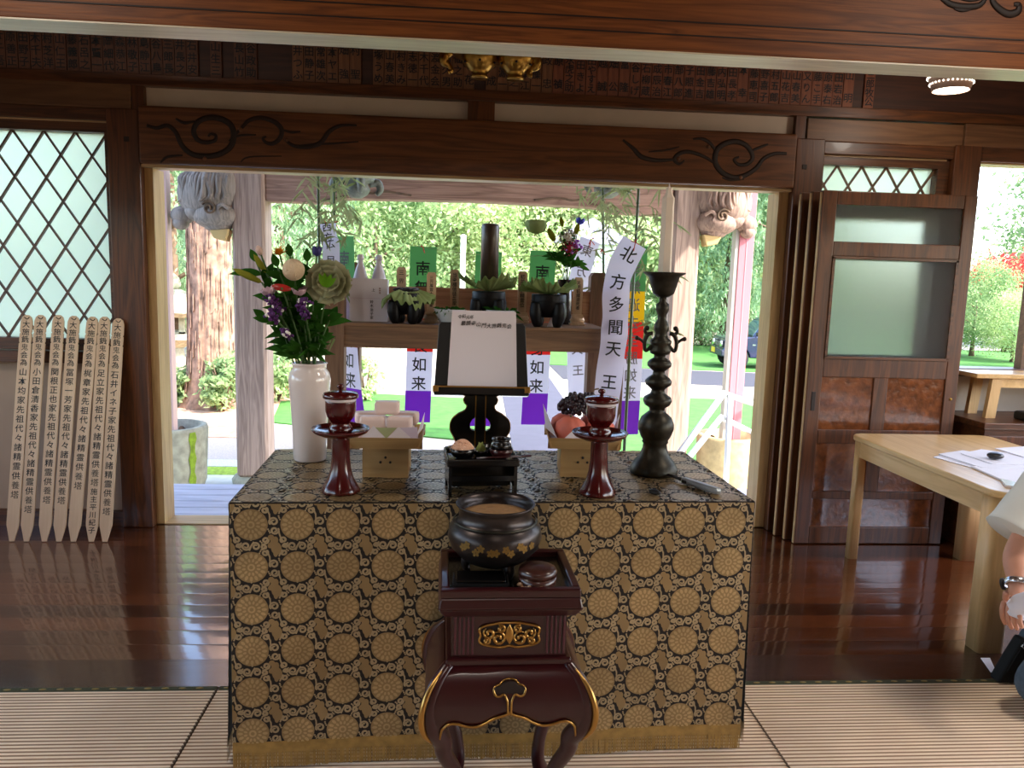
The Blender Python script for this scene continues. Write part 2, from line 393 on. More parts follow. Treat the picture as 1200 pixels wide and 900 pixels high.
# ---- lettering (the built-in font's glyphs turned into flat ink shapes)
_gl = {}
def glyph(ch):
    if ch not in _gl:
        c = bpy.data.curves.new('ink', 'FONT'); c.body = ch; c.resolution_u = 3
        o = bpy.data.objects.new('ink', c); COL.objects.link(o)
        base = None
        for off in (0, .012, .009, .006, .004, 0):      # thickest stroke that still fills cleanly
            c.offset = off; dg = bpy.context.evaluated_depsgraph_get(); me = o.evaluated_get(dg).to_mesh()
            ar = sum(p.area for p in me.polygons)
            if base is None: base = ar; continue
            if ar >= base*(1+24*off)-1e-9: break
        vs = [(v.co.x-.5, v.co.y-.38) for v in me.vertices] if ord(ch) > 0x2000 else [(v.co.x-.3, v.co.y-.35) for v in me.vertices]
        _gl[ch] = (vs, [tuple(p.vertices) for p in me.polygons])
        o.evaluated_get(dg).to_mesh_clear()
        bpy.data.objects.remove(o); bpy.data.curves.remove(c)
    return _gl[ch]
def put(g, ch, o, ux, uy, size, mi=0, slant=.0):
    vs, fs = glyph(ch); o = Vector(o); ux = Vector(ux); uy = Vector(uy)
    g.add([o+ux*(x*size+slant*y*size)+uy*((y+.12*x*(slant != 0))*size) for x, y in vs], fs, mi)
def vtext(g, s, o, size, pitch, ux=(1, 0, 0), uy=(0, 0, 1), mi=0):
    o = Vector(o); uy = Vector(uy)
    for i, ch in enumerate(s):
        if ch != ' ': put(g, ch, o-uy*(pitch*i), ux, uy, size, mi)

# ================================================================== ROOM
WY = 4.5                     # inner face of the entrance wall
def bx(*a): return G().box(*a)
g = bx(-4.2, 4.8, 2.6, 4.62, -.06, 0); struct('floor', g, 'floor', 'glossy dark red-brown floorboards in front of the entrance', 'floor')
struct('trim_1', bx(-4.2, 4.8, 2.665, 2.87, 0, .004), wood('threshold board', (48, 30, 24), (70, 46, 38), 'X', 2, .2, .6),
       'dark threshold board between the mats and the floorboards', 'threshold')
struct('floor_inner', bx(-4.2, 4.8, -3.2, 2.6, -.06, -.002), 'board_x', 'plain floor beneath the rush mats', 'floor')
# pillars
def pillar(name, x0, x1, y0, y1, z0, z1, m, label, peg=None):
    t = thing(name, label, 'pillar', ((x0+x1)/2, (y0+y1)/2, z0), kind='structure')
    w, d = (x1-x0)/2, (y1-y0)/2
    mk('shaft', bx(-w, w, -d, d, 0, z1-z0), m, t, bevel=.006)
    if peg: mk('peg', bx(peg[0]-.014, peg[0]+.014, -d-.004, -d+.02, peg[1]-.014, peg[1]+.014), 'carve', t, bevel=.003)
    return t
pillar('trim_2', -1.905, -1.735, 4.44, 4.64, 0, 2.34, 'dark_z', 'dark square pillar left of the open entrance', (.02, 2.18))
pillar('trim_3', 1.93, 2.1, 4.44, 4.64, 0, 2.34, 'dark_z', 'dark square pillar right of the open entrance', (-.03, 2.18))
pillar('trim_4', 2.885, 3.05, 4.44, 4.64, 0, 2.34, 'dark_z', 'dark pillar between the diamond transom and the bright right window')
# short upper struts
struct('trim_5', bx(-1.77, -1.71, 4.46, 4.6, 2.34, 2.47), 'dark_z', 'short strut at the left end of the white plaster strip', 'strut')
struct('trim_6', bx(1.925, 1.985, 4.46, 4.6, 2.34, 2.47), 'dark_z', 'short strut at the right end of the white plaster strip', 'strut')
struct('trim_7', bx(.04, .19, 4.46, 4.6, 2.34, 2.47), 'dark_z', 'short wooden strut dividing the two white plaster strips', 'strut')
# carved lintel
lt = thing('trim_8', 'long carved wooden lintel over the open entrance with scroll carvings', 'lintel', (0, 4.52, 2.055), kind='structure')
mk('beam', bx(-1.735, 1.93, -.09, .08, 0, .305), 'lintel_x', lt, bevel=.012)
mk('track', bx(-1.735, 1.93, -.06, .06, -.016, 0), 'pale_x', lt)  # daylight on the lintel's lower edge, painted as pale wood
def scroll(pts):
    """pts as (px, py) in the photo's plane of the lintel face -> local xz"""
    out = []
    for px, py in pts:
        p = at(px, py, Y=4.43); out.append((p.x, -.092, p.z-2.055))
    return out
def spiral_px(cx, cy, r0_, r1_, a0, a1, n=26, ky=1.0):
    return [(cx+(r0_+(r1_-r0_)*i/n)*math.cos(a0+(a1-a0)*i/n), cy+ky*(r0_+(r1_-r0_)*i/n)*math.sin(a0+(a1-a0)*i/n)) for i in range(n+1)]
gs = G()
left_strokes = [
 ([(172, 147), (184, 150), (196, 147), (206, 155), (213, 170), (224, 180), (238, 183), (256, 181), (270, 172), (274, 158), (270, 146), (258, 139), (244, 138), (232, 143), (227, 153), (231, 163), (240, 167), (251, 165), (253, 159), (247, 157), (244, 160)], .011),
 ([(206, 139), (216, 144), (228, 142)], .006), ([(274, 160), (283, 150), (292, 141), (306, 138), (322, 143), (330, 152), (328, 162), (320, 168), (312, 167), (308, 162), (312, 160)], .009),
 ([(330, 152), (342, 155), (352, 154)], .005), ([(334, 164), (345, 171), (362, 172), (376, 167), (386, 154), (400, 147), (418, 147)], .009),
 ([(268, 165), (280, 159), (300, 158)], .005), ([(188, 191), (196, 184), (214, 182)], .005), ([(282, 190), (292, 184), (330, 183)], .003), ([(352, 170), (390, 168), (420, 166)], .004)]
for pts, r in left_strokes:
    c = cr(scroll(pts), 5); n = len(c)
    gs.tube(c, [1.45*r*(.35+.65*math.sin(PI*min(1, .08+i/n*.92))) for i in range(n)], 6, flat=(0, 1, 0))
right_strokes = [
 ([(922, 180), (908, 180), (895, 186), (886, 197), (874, 205), (860, 208), (846, 202), (838, 190), (840, 176), (850, 168), (864, 166), (876, 172), (882, 184), (876, 192), (866, 193), (860, 187), (866, 184)], .011),
 ([(882, 176), (890, 173), (900, 169)], .006), ([(840, 180), (834, 170), (824, 163), (812, 163)], .007), ([(838, 192), (826, 184), (808, 178), (796, 180), (790, 187), (796, 192), (802, 188)], .008),
 ([(790, 187), (770, 188), (752, 184), (742, 174), (730, 164)], .009), ([(846, 208), (856, 211), (872, 210)], .004), ([(760, 178), (780, 176), (796, 172)], .004)]
for pts, r in right_strokes:
    c = cr(scroll(pts), 5); n = len(c)
    gs.tube(c, [1.45*r*(.35+.65*math.sin(PI*min(1, .08+i/n*.92))) for i in range(n)], 6, flat=(0, 1, 0))
for i, v in enumerate(gs.v): gs.v[i] = (v[0], -.0905+(v[1]+.092)*.25, v[2])
mk('carving', gs, 'carve', lt)
gs = G()
for px, py in ((282, 152), (336, 164), (830, 172), (795, 186), (240, 186), (868, 208)):
    p = at(px, py, Y=4.43); gs.sphere((p.x, -.091, p.z-2.055), (.012, .006, .012), 10, 6)
mk('boss', gs, 'lintel_x', lt)
# plaster strips, rails, boards
struct('wall_upper_left', bx(-1.72, .05, 4.5, 4.58, 2.35, 2.47), 'plaster', 'white plaster strip above the lintel, left half', 'plaster strip')
struct('wall_upper_right', bx(.18, 1.935, 4.5, 4.58, 2.35, 2.47), 'plaster', 'white plaster strip above the lintel, right half', 'plaster strip')
struct('trim_9', bx(-4.2, 4.8, 4.45, 4.6, 2.465, 2.525), 'dark_x', 'long dark rail under the row of name plaques', 'rail', bevel=.004)
struct('wall_front', bx(-4.2, 4.8, 4.52, 4.66, 2.5, 4.3), 'black_board', 'dark upper wall boards behind the name plaques', 'wall')
struct('trim_10', bx(-4.2, -1.775, 4.45, 4.6, 2.34, 2.468), 'board_x', 'brown board above the left lattice window', 'board', bevel=.004)
struct('trim_11', bx(1.99, 2.93, 4.45, 4.6, 2.33, 2.455), 'board_x', 'brown board above the diamond transom on the right', 'board', bevel=.004)
struct('trim_12', bx(2.935, 4.8, 4.44, 4.6, 2.335, 2.462), 'board_x', 'brown board above the bright window at the right edge', 'board', bevel=.004)
struct('trim_13', bx(-1.737, -1.69, 4.5, 4.66, 0, 2.04), 'pale_z', 'pale wooden jamb lining the left side of the entrance', 'jamb')
struct('trim_14', bx(1.872, 1.932, 4.5, 4.66, 0, 2.04), 'pale_z', 'pale golden jamb lining the right side of the entrance', 'jamb')
struct('trim_15', bx(-1.74, 1.935, 4.5, 4.66, -.04, .006), 'pale_x', 'pale sliding track sill along the foot of the entrance', 'sill')
struct('trim_16', bx(-4.2, -1.9, 4.46, 4.6, 0, .085), 'dark_x', 'dark baseboard under the left lattice window', 'baseboard')
struct('wall_left_panel', bx(-4.2, -1.9, 4.52, 4.6, .08, .95), 'plaster_warm', 'beige plaster panel below the left lattice window', 'wall')
struct('trim_17', bx(-1.99, -1.9, 4.505, 4.53, .085, .945), 'plaster', 'paler plaster margin beside the left pillar', 'wall strip')
# left lattice window
def lattice(g, x0, x1, z0, z1, px, pz, y0, y1, w):
    """crossing diagonal bars clipped to a rectangle"""
    def clip(p, d):
        t0, t1 = -99, 99
        for o, dd, lo, hi in ((p[0], d[0], x0, x1), (p[1], d[1], z0, z1)):
            a, b = (lo-o)/dd, (hi-o)/dd
            if a > b: a, b = b, a
            t0, t1 = max(t0, a), min(t1, b)
        return t0, t1
    for sgn in (1, -1):
        d = Vector((px, sgn*pz)).normalized()
        n = int((x1-x0)/px + (z1-z0)/pz)+2
        for i in range(-n, n*2):
            p = (x1 - px*i + .0, z1)
            t0, t1 = clip(p, d)
            if t1-t0 > .01:
                a, b = (p[0]+d[0]*t0, p[1]+d[1]*t0), (p[0]+d[0]*t1, p[1]+d[1]*t1)
                yy = y0 if sgn > 0 else y0+.004
                nrm = Vector((-d[1], d[0]))*w/2
                g.prism([(a[0]+nrm.x, a[1]+nrm.y), (b[0]+nrm.x, b[1]+nrm.y), (b[0]-nrm.x, b[1]-nrm.y), (a[0]-nrm.x, a[1]-nrm.y)], yy, y1, 'xz')
w1 = thing('window_1', 'tall frosted window with dark diamond lattice left of the entrance', 'window', (-2.9, 4.5, .95), kind='structure')
def wl(x): return x+2.9
g = G(); g.box(wl(-4.2), wl(-1.905), -.05, .1, 0, .065); g.box(wl(-4.2), wl(-1.905), -.02, .08, .07, .135)
g.box(wl(-4.2), wl(-1.905), -.05, .1, 1.325, 1.39); g.box(wl(-4.2), wl(-1.905), -.02, .08, 1.265, 1.32); g.box(wl(-1.935), wl(-1.9), -.02, .08, .13, 1.27)
mk('frame', g, 'dark_x', w1, bevel=.004)
mk('groove', bx(wl(-4.2), wl(-1.905), -.022, .0, 1.316, 1.327), 'pale_x', w1)
mk('pane', bx(wl(-4.2), wl(-1.93), .04, .046, .12, 1.27), 'frost_green', w1)
g = G(); lattice(g, wl(-4.2), wl(-1.935), .13, 1.267, .166, .25, .01, .028, .009); mk('lattice', g, 'dark_z', w1)
# right lattice window behind the doors
w2 = thing('window_2', 'frosted window with diamond lattice showing above the stacked doors', 'window', (2.49, 4.5, .95), kind='structure')
def wr(x): return x-2.49
g = G(); g.box(wr(2.1), wr(2.885), -.05, .1, 1.31, 1.38); g.box(wr(2.1), wr(2.885), -.02, .08, 1.255, 1.31); g.box(wr(2.1), wr(2.12), -.02, .08, .1, 1.26)
g.box(wr(2.815), wr(2.885), -.02, .08, .1, 1.26); g.box(wr(2.1), wr(2.885), -.05, .1, 0, .12)
mk('frame', g, 'dark_x', w2, bevel=.004)
mk('groove', bx(wr(2.1), wr(2.86), -.025, .0, 1.3, 1.311), 'pale_x', w2)
mk('pane', bx(wr(2.1), wr(2.83), .04, .046, .98, 1.27), 'frost_green', w2)
g = G(); g.box(wr(2.1), wr(2.83), .0, .06, .95, .985); lattice(g, wr(2.115), wr(2.82), .98, 1.258, .15, .23, .01, .028, .009); mk('lattice', g, 'board_x', w2)
struct('wall_right_panel', bx(2.1, 2.885, 4.5, 4.6, 0, .95), 'plaster_warm', 'plaster panel low behind the stacked sliding doors', 'wall')
# right open window
w3 = thing('window_3', 'wide open window at the right edge looking onto sunny trees', 'window', (3.8, 4.5, 1.0), kind='structure')
g = G(); g.box(-.75, 1.0, -.04, .1, 1.255, 1.34); g.box(-.75, 1.0, -.04, .1, -.02, .03); mk('frame', g, 'dark_x', w3, bevel=.004)
mk('edge_strip', bx(-.75, 1.0, -.02, .1, 1.245, 1.256), 'pale_x', w3)
mk('mullion', bx(-.31, -.27, 0, .06, .03, 1.25), 'board_x', w3)
struct('wall_right_low', bx(3.05, 4.8, 4.5, 4.6, 0, .985), 'plaster', 'white plaster below the right window', 'wall')
# side and rear walls of the hall with daylight windows, ceiling
def wall_x(name, x0, x1, label):
    g = G(); g.box(x0, x1, -3.2, 4.6, 0, .9); g.box(x0, x1, -3.2, 4.6, 2.2, 3.3)
    for a, b in ((-3.2, -2.6), (-.6, -.3), (1.7, 2.0), (3.9, 4.6)): g.box(x0, x1, a, b, .9, 2.2)
    struct(name, g, 'plaster_warm', label, 'wall')
wall_x('wall_left', -4.3, -4.2, 'left side wall of the hall with open windows')
wall_x('wall_right', 4.8, 4.9, 'right side wall of the hall with open windows')
struct('wall_rear', bx(-4.3, 4.9, -3.3, -3.2, 0, 3.3), 'plaster_warm', 'rear wall of the hall behind the camera', 'wall')
struct('ceiling', bx(-4.3, 4.9, -3.3, 4.7, 3.3, 3.38), 'board_x', 'boarded ceiling of the hall', 'ceiling')
# big varnished beam in the foreground
bm = thing('trim_18', 'massive varnished beam crossing the top of the view with light painted on its underside', 'beam', (.2, 3.215, 2.4), kind='structure')
g = G(); g.box(-4.4, 4.6, -.077, .077, 0, .42); mk('beam', g, 'beam_x', bm, bevel=.006)
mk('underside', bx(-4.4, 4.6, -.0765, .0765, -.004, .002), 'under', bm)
g = G()
for z in (.062, .112): g.box(-4.4, 4.6, -.0795, -.07, z, z+.005)
mk('groove', g, 'carve', bm)
gs = G()
for pts, r in (([(1098, -8), (1112, 4), (1130, 8), (1148, 6), (1156, -4)], .014), ([(1160, -8), (1166, 6), (1180, 16), (1192, 14), (1194, 6), (1188, 5)], .016), ([(1118, 10), (1128, 12), (1140, 10)], .008), ([(1120, -4), (1136, 0), (1150, -2)], .008)):
    c = cr([at(px, py, Y=3.138)-Vector((.2, 3.215, 2.4)) for px, py in pts], 6)
    gs.tube(c, [r*(.4+.6*math.sin(PI*min(1, .1+.9*i/len(c)))) for i in range(len(c))], 6, flat=(0, 1, 0))
for i, v in enumerate(gs.v): gs.v[i] = (v[0], -.0775+(v[1]+.077)*.3, v[2])
mk('carving', gs, 'carve', bm)
# ---- sliding doors stacked in front of the right window
def door(name, x0, x1, y0, label, full):
    t = thing(name, label, 'door', ((x0+x1)/2, y0, 0.005), kind='structure')
    h = (x1-x0)/2; d = .032; m = 'dark_z'
    g = G()
    g.box(-h, -h+.085, 0, d, 0, 2.02); g.box(h-.075, h, 0, d, 0, 2.02)
    for a, b in ((0, .1), (.27, .315), (.60, .68), (.985, 1.09), (1.665, 1.745), (1.945, 2.02)): g.box(-h+.085, h-.075, .002, d-.002, a, b)
    g.box(-.055, .03, .002, d-.002, .315, .6); g.box(-.055, .03, .002, d-.002, .68, .985)
    mk('frame', g, m, t, bevel=.004)
    mk('edge_strip', bx(-h-.004, -h, .006, d-.006, 0, 2.01), 'pale_z', t)
    if full:
        g = G()
        for a, b in ((.1, .27), (.315, .6), (.68, .985)):
            if a == .1: g.box(-h+.08, h-.07, .012, .022, a-.005, b+.005)
            else: g.box(-h+.08, -.05, .012, .022, a-.005, b+.005); g.box(.025, h-.07, .012, .022, a-.005, b+.005)
        mk('burl_panel', g, 'burl', t)
    mk('pane', bx(-h+.08, h-.07, .014, .019, 1.085, 1.67), 'frost', t)
    mk('upper_pane', bx(-h+.08, h-.07, .014, .019, 1.74, 1.95), 'frost', t)
    g = G(); g.box(-h+.085, h-.075, -.006, .004, 1.09, 1.105); g.box(-h+.085, h-.075, -.006, .004, 1.65, 1.665); g.box(-h+.085, -h+.1, -.006, .004, 1.1, 1.66); g.box(h-.09, h-.075, -.006, .004, 1.1, 1.66)
    mk('bead', g, 'dark_x', t)
    if full: mk('finger_pull', bx(-h+.03, -h+.055, -.003, .006, .79, .9), 'carve', t, bevel=.003); mk('lock', G().sphere((h-.035, -.002, .87), (.008, .006, .008), 10, 6), 'brass', t)
    return t
door('door_1', 1.995, 2.89, 4.2, 'front sliding door of the stack with frosted glass and burl panels', True)
door('door_2', 1.968, 2.87, 4.27, 'middle sliding door of the stack showing only its pale edge', False)
door('door_3', 1.94, 2.85, 4.34, 'rear sliding door of the stack next to the dark pillar', False)

# ---- rush mats
def goza(name, x0, x1, label):
    t = thing(name, label, 'mat', ((x0+x1)/2, 2.65, 0), group='rush mats in the foreground')
    h = (x1-x0)/2; g = G(); per = .0185; k = 260
    prof = []
    for i in range(k):
        for a in range(5): prof.append((-(i*per+per*a/5), 0.0055+.004*math.sin(PI*a/5)**.6 if a else .005))
    vs = []; fs = []
    for y, z in prof: vs += [(-h, y-.012, z), (h, y-.012, z)]
    for i in range(len(prof)-1): fs.append((2*i, 2*i+2, 2*i+3, 2*i+1))
    g.add(vs, fs, 0, True)
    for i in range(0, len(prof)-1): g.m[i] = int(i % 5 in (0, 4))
    mk('weave', g, ['goza', 'goza_valley_shade'], t)
    g = bx(-h, h, -.016, .01, .0, .012); mk('edging', g, 'edge', t, bevel=.004)
    g = G(); n = int(2*h/.06)
    for i in range(n):
        x = -h+.03+i*.06; g.lathe([(.011, 0), (0, .002)], (x, -.004, .0118), 8, sx=1.4, sy=.6)
    mk('edging_motif', g, 'edge_gold', t)
    g = G()
    for i in range(260): g.box(h-.003, h+.003, -.024-i*per, -.013-i*per, .001, .0125)
    mk('seam_stitch', g, 'goza_dark', t)
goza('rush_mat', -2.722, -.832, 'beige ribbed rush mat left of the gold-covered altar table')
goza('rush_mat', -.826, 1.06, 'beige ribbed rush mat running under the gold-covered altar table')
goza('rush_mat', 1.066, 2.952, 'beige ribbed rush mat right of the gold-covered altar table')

# ---- name plaques
names = ['本千吾', '原善正', '田野子', '木千夫', '村芝洋', '山仁王', '藤義郎', '石呂之', '本賢一', '岡細代', '森恭江', '林敬子', '島静江', '谷八鳥', '三郎長', '井長之', '石井安', None, '山生三', None, '長山竹', '谷政助', None, None, None,
 '井つふ', '田静子', '常雄次', '本ヤエ', '畑強', '村聖', None, '塚うめ', '山春美', '村きみ', '志徳一', '木千代', '渡金会', '治久男', '仙之助', '下花', None, '良成', '辺源一', '忠之', '津幸江', '井操一', '政忠', '原禎', '永虎之助', '田きよ', '田やすえ', '越誠', '畑公', '富隆', '谷しげ', '石柳蔵', '成辰治', '市春江', '部八郎', '子照進', '田金吉', '藤吉雄', '内弘明', '田長孝', '本幸', '藤恵司', '野喜子', '村五郎', '山花吉', '山春美', '又りん', '藤こ手', '原泰右', '田岩治', '山明', None, '永三郎牧公']
ords = {}
def ordinal(n):
    one = ['', 'first', 'second', 'third', 'fourth', 'fifth', 'sixth', 'seventh', 'eighth', 'ninth', 'tenth', 'eleventh', 'twelfth', 'thirteenth', 'fourteenth', 'fifteenth', 'sixteenth', 'seventeenth', 'eighteenth', 'nineteenth']
    if n < 20: return one[n]
    tens = {2: 'twent', 3: 'thirt', 4: 'fort', 5: 'fift', 6: 'sixt', 7: 'sevent'}[n//10]
    return tens+'ieth' if n % 10 == 0 else tens+'y-'+one[n % 10]
xp0 = at(-6, 100, Y=4.5).x; xp1 = at(1025, 110, Y=4.5).x
pw = (xp1-xp0)/len(names); k = 0
lit = [nm for nm in names if nm]
for i, nm in enumerate(names):
    x = xp0+pw*(i+.5)
    if nm is None: continue
    k += 1
    far = len(lit)-k+1
    tone = 'dark' if i < 24 else ('brown' if i < 48 else 'reddish')
    where = (ordinal(k)+' from the left end') if k <= far else (ordinal(far)+' from the right end')
    lab = '%s wooden name plaque, %s of the upper row' % (tone, where)
    t = thing('name_plaque', lab, 'plaque', (x, 4.52, 2.527), group='name plaques along the upper wall')
    h = .36+random.uniform(-.01, .01)
    mk('board', bx(-pw*.47, pw*.47, -.014+random.uniform(-.003, .002), 0, 0, h), {'dark': 'plaque_dark', 'brown': 'plaque', 'reddish': 'plaque_red'}[tone], t)
    g = G(); n = len(nm); pitch = .062 if n < 4 else .05
    if n == 2: vtext(g, nm[0], (0, -.0185, .185), .056, .06); vtext(g, nm[1], (0, -.0185, .06), .056, .06)
    else: vtext(g, nm, (0, -.0185, .045+pitch*(n-1)), .054, pitch)
    mk('lettering', g, 'ink', t)

# ---- seven memorial pieces leaning against the left window
ttx = ['山本均家先祖代々諸精霊供養塔', '小田倉清香家先祖代々諸精霊供養塔', '関根正也家先祖代々諸精霊供養塔', '冨塚一芳家先祖代々諸精霊供養塔', '梶章家先祖代々諸精霊供養塔', '足立家先祖代々諸精霊供養塔施主平川紀子', '石井イネ子家先祖代々諸精霊供養塔']
tb = [(14, 634), (31, 634), (52, 634), (69, 634), (86, 634), (107, 634), (123, 636)]
tt = [(32, 369), (48, 369), (69, 369), (87, 370), (109, 371), (123, 371), (139, 373)]
tlab = ['leftmost bare wood memorial stake leaning under the lattice window', 'second bare wood memorial stake from the left, close beside the leftmost', 'third memorial stake from the left, just after the first gap', 'fourth memorial stake from the left, middle one of the seven',
        'fifth memorial stake from the left, writing ending well above its foot', 'sixth memorial stake from the left, with extra characters down to its foot', 'rightmost memorial stake, nearest the dark entrance pillar']
for i in range(7):
    p = at(*tb[i], Z=0.004); p.y = 4.19; p = at(tb[i][0], tb[i][1], Y=4.19); p.z = .004
    q = at(tt[i][0], tt[i][1], Y=4.425)
    t = thing('memorial_stake', tlab[i], 'memorial stake', p, group='tall memorial stake row leaning by the left window')
    ax = (q-p); L_ = ax.length; az = ax.normalized(); axx = Vector((1, 0, 0)); axx = (axx-az*axx.dot(az)).normalized(); ay = az.cross(axx)
    Mx = Matrix((axx, ay, az)).transposed().to_euler()
    hw = .033
    half = [(.012, 0), (hw-.002, .085), (hw, .1), (hw, L_-.225), (hw-.004, L_-.155), (hw-.0005, L_-.15), (hw-.001, L_-.158+.012), (hw-.005, L_-.115), (hw-.0005, L_-.108), (hw-.001, L_-.035), (hw*.75, L_-.012), (hw*.35, L_-.001)]
    half = [(.012, 0), (hw-.001, .085), (hw, .1), (hw, L_-.16), (hw-.005, L_-.155), (hw-.001, L_-.148), (hw-.001, L_-.105), (hw-.006, L_-.1), (hw-.001, L_-.093), (hw-.002, L_-.035), (hw*.72, L_-.012), (hw*.3, L_-.001)]
    poly = half+[(-a, b) for a, b in half[::-1]]
    mk('slat', G().prism(poly, -.004, .004, 'xz'), 'toba', t, rot=Mx)
    g = G()
    arc = [(-.012, -.005, L_-.014), (.004, -.005, L_-.024), (.014, -.005, L_-.012)]
    g.tube(cr(arc, 4), .0022, 5)
    vtext(g, '大施餓鬼会為', (0, -.0045, L_-.052), .04, .042)
    s = ttx[i]; small = s.endswith('子')
    if small: vtext(g, s[:-6], (0, -.0045, L_-.315), .044, .05); vtext(g, s[-6:], (.0, -.0045, L_-.315-.05*len(s[:-6])), .038, .042)
    else: vtext(g, s, (0, -.0045, L_-.315), .044, .05 if len(s) > 14 else .0515)
    mk('lettering', g, 'ink', t, rot=Mx)

# ---- hanging brass ornament and perforated lamp
t = thing('hanging_brass_lamp', 'gold-coloured hanging brass ornament with lotus bowls, half hidden by the beam', 'ornament', (.14, 3.9, 2.45))
for x in (-.052, .122):
    g = G(); g.lathe([(.0, 0), (.042, 0), (.044, .008), (.034, .02), (.05, .035), (.075, .06), (.088, .09), (.086, .12), (.07, .135)], (x, 0, 0), 28)
    b_ = mk('lotus_bowl', g, 'brass', t)
    g = G()
    for a in range(6): g.sphere((x+.082*math.cos(a*PI/3+.5), .082*math.sin(a*PI/3+.5), .065), .006, 8, 6)
    o = mk('hole', g, 'carve', b_)
for x, sg in ((-.2, -1), (.2, 1)):
    g = G(); c = cr([(x-.01*sg, 0, .12), (x+.02*sg, 0, .1), (x+.022*sg, 0, .07), (x-.002*sg, 0, .05), (x-.012*sg, 0, .03), (x+.004*sg, 0, .022)], 5)
    g.tube(c, lerpl([.02, .028, .024, .012, .012, .012], len(c)), 10); mk('curl_bracket', g, 'brass', t)
g = G(); g.lathe([(.02, .1), (.23, .12), (.23, .14), (.02, .16)], (.03, 0, 0), 24); g.tube([(.03, 0, .14), (.03, 0, .86)], .012, 8); mk('hanger', g, 'brass', t)
lampP = Vector((2.475, 3.9, 2.5))
def lamp(loc, label):
    t = thing('perforated_lamp', label, 'lamp', loc)
    mk('shade', G().lathe([(.085, 0), (.135, .13), (.13, .131), (.08, .004)], seg=36, cap=False), 'shade', t)
    mk('bulb_glow', G().lathe([(0.0, .006), (.078, .008), (.083, .02), (0, .024)], seg=32), 'lamp_on', t)
    g = G()
    for row in range(3):
        for a in range(30):
            q = 2*PI*(a+.5*row)/30; r = .0995+row*.0125; g.sphere((r*math.cos(q), r*math.sin(q), .034+row*.031), .0042, 6, 4)
    mk('light_hole', g, 'lamp_on', t)
    mk('cord', G().tube([(0, 0, .12), (0, 0, 3.3-loc[2])], .006, 8), 'black_matt', t)
    return t
lamp(lampP, 'small lit lamp with perforated shade under the beam, top right')

# ================================================================== ALTAR TABLE
A = .79; DEP = .69; TZ = .83
RT = math.radians(2.0)
TC = Vector((.145, 2.235, 0))
def TL(p): # world -> table local
    v = Vector(p)-TC; c, s = math.cos(-RT), math.sin(-RT); return Vector((v.x*c-v.y*s, v.x*s+v.y*c, v.z))
cl = thing('altar_cloth', 'gold and black brocade cloth with round medallions covering the long altar table', 'tablecloth', TC, RT)
def flare(s_, d): return .004+.02*(d/.8)**1.3+.007*(d/.8)*math.sin(s_*7.3+.6)
def S(side, u, d, e):
    if side == 'F': return (u, -flare(u, d)-e, TZ-d)
    if side == 'T': return (u, d, TZ+e)
    if side == 'L': return (-A-flare(u*1.7, d)*.8-e, u, TZ-d)
    if side == 'R': return (A+flare(u*1.7, d)*.8+e, u, TZ-d)
HEM = .735
def sheet(side, u0, u1, d0, d1, nu, nd, flip):
    vs = [S(side, u0+(u1-u0)*i/nu, d0+(d1-d0)*j/nd, 0) for j in range(nd+1) for i in range(nu+1)]
    fs = [(j*(nu+1)+i, j*(nu+1)+i+1, (j+1)*(nu+1)+i+1, (j+1)*(nu+1)+i) for j in range(nd) for i in range(nu)]
    if flip: fs = [f[::-1] for f in fs]
    return vs, fs
g = G()
g.add(*sheet('F', -A, A, 0, HEM+.01, 40, 12, True), 0, True); g.add(*sheet('T', -A, A, 0, DEP, 4, 4, False), 0)
g.add(*sheet('L', 0, DEP, 0, HEM+.01, 20, 12, False), 0, True); g.add(*sheet('R', 0, DEP, 0, HEM+.01, 20, 12, True), 0, True)
mk('ground_cloth', g, 'brocade', cl)
# woven motif of one repeat: medallion at the middle, leaf figure at the corner, scrolling vine between
def ell(cx, cy, a, b, rot, n=14): 
    c, s = math.cos(rot), math.sin(rot)
    return [(cx+a*math.cos(2*PI*i/n)*c-b*math.sin(2*PI*i/n)*s, cy+a*math.cos(2*PI*i/n)*s+b*math.sin(2*PI*i/n)*c) for i in range(n)]
def ribbon(pts, w):
    out = []; n = len(pts)
    for i in range(n-1):
        def nrm(k):
            a, b = pts[max(k-1, 0)], pts[min(k+1, n-1)]; dx, dy = b[0]-a[0], b[1]-a[1]; l = math.hypot(dx, dy) or 1
            ww = w*(.5+.5*math.sin(PI*(.12+.8*k/(n-1)))); return -dy/l*ww/2, dx/l*ww/2
        p, q = pts[i], pts[i+1]; a, b = nrm(i), nrm(i+1)
        out.append([(p[0]+a[0], p[1]+a[1]), (p[0]-a[0], p[1]-a[1]), (q[0]-b[0], q[1]-b[1]), (q[0]+b[0], q[1]+b[1])])
    return out
tile = []     # (poly, material, lift)
tile.append((ell(0, 0, .365, .365, 0, 32), 0, .0012))
for i in range(16): 
    a = 2*PI*i/16; tile.append((ell(.275*math.cos(a), .275*math.sin(a), .062, .036, a, 8), 1, .0022))
for i in range(12):
    a = 2*PI*(i+.5)/12; tile.append((ell(.165*math.cos(a), .165*math.sin(a), .045, .027, a, 8), 1, .0022))
tile.append((ell(0, 0, .085, .085, 0, 14), 1, .0022)); tile.append((ell(0, 0, .045, .045, 0, 10), 0, .003))
for (x, y, a, b, r) in ((.5, .40, .085, .13, .35), (.43, .30, .07, .07, 0), (.56, .5, .13, .08, .9), (.5, .56, .07, .13, -.15), (.58, .63, .06, .09, .5), (.44, .48, .07, .09, 1.0), (.53, .68, .05, .08, 0)):
    tile.append((ell(x, y, a, b, r, 12), 0, .0014))
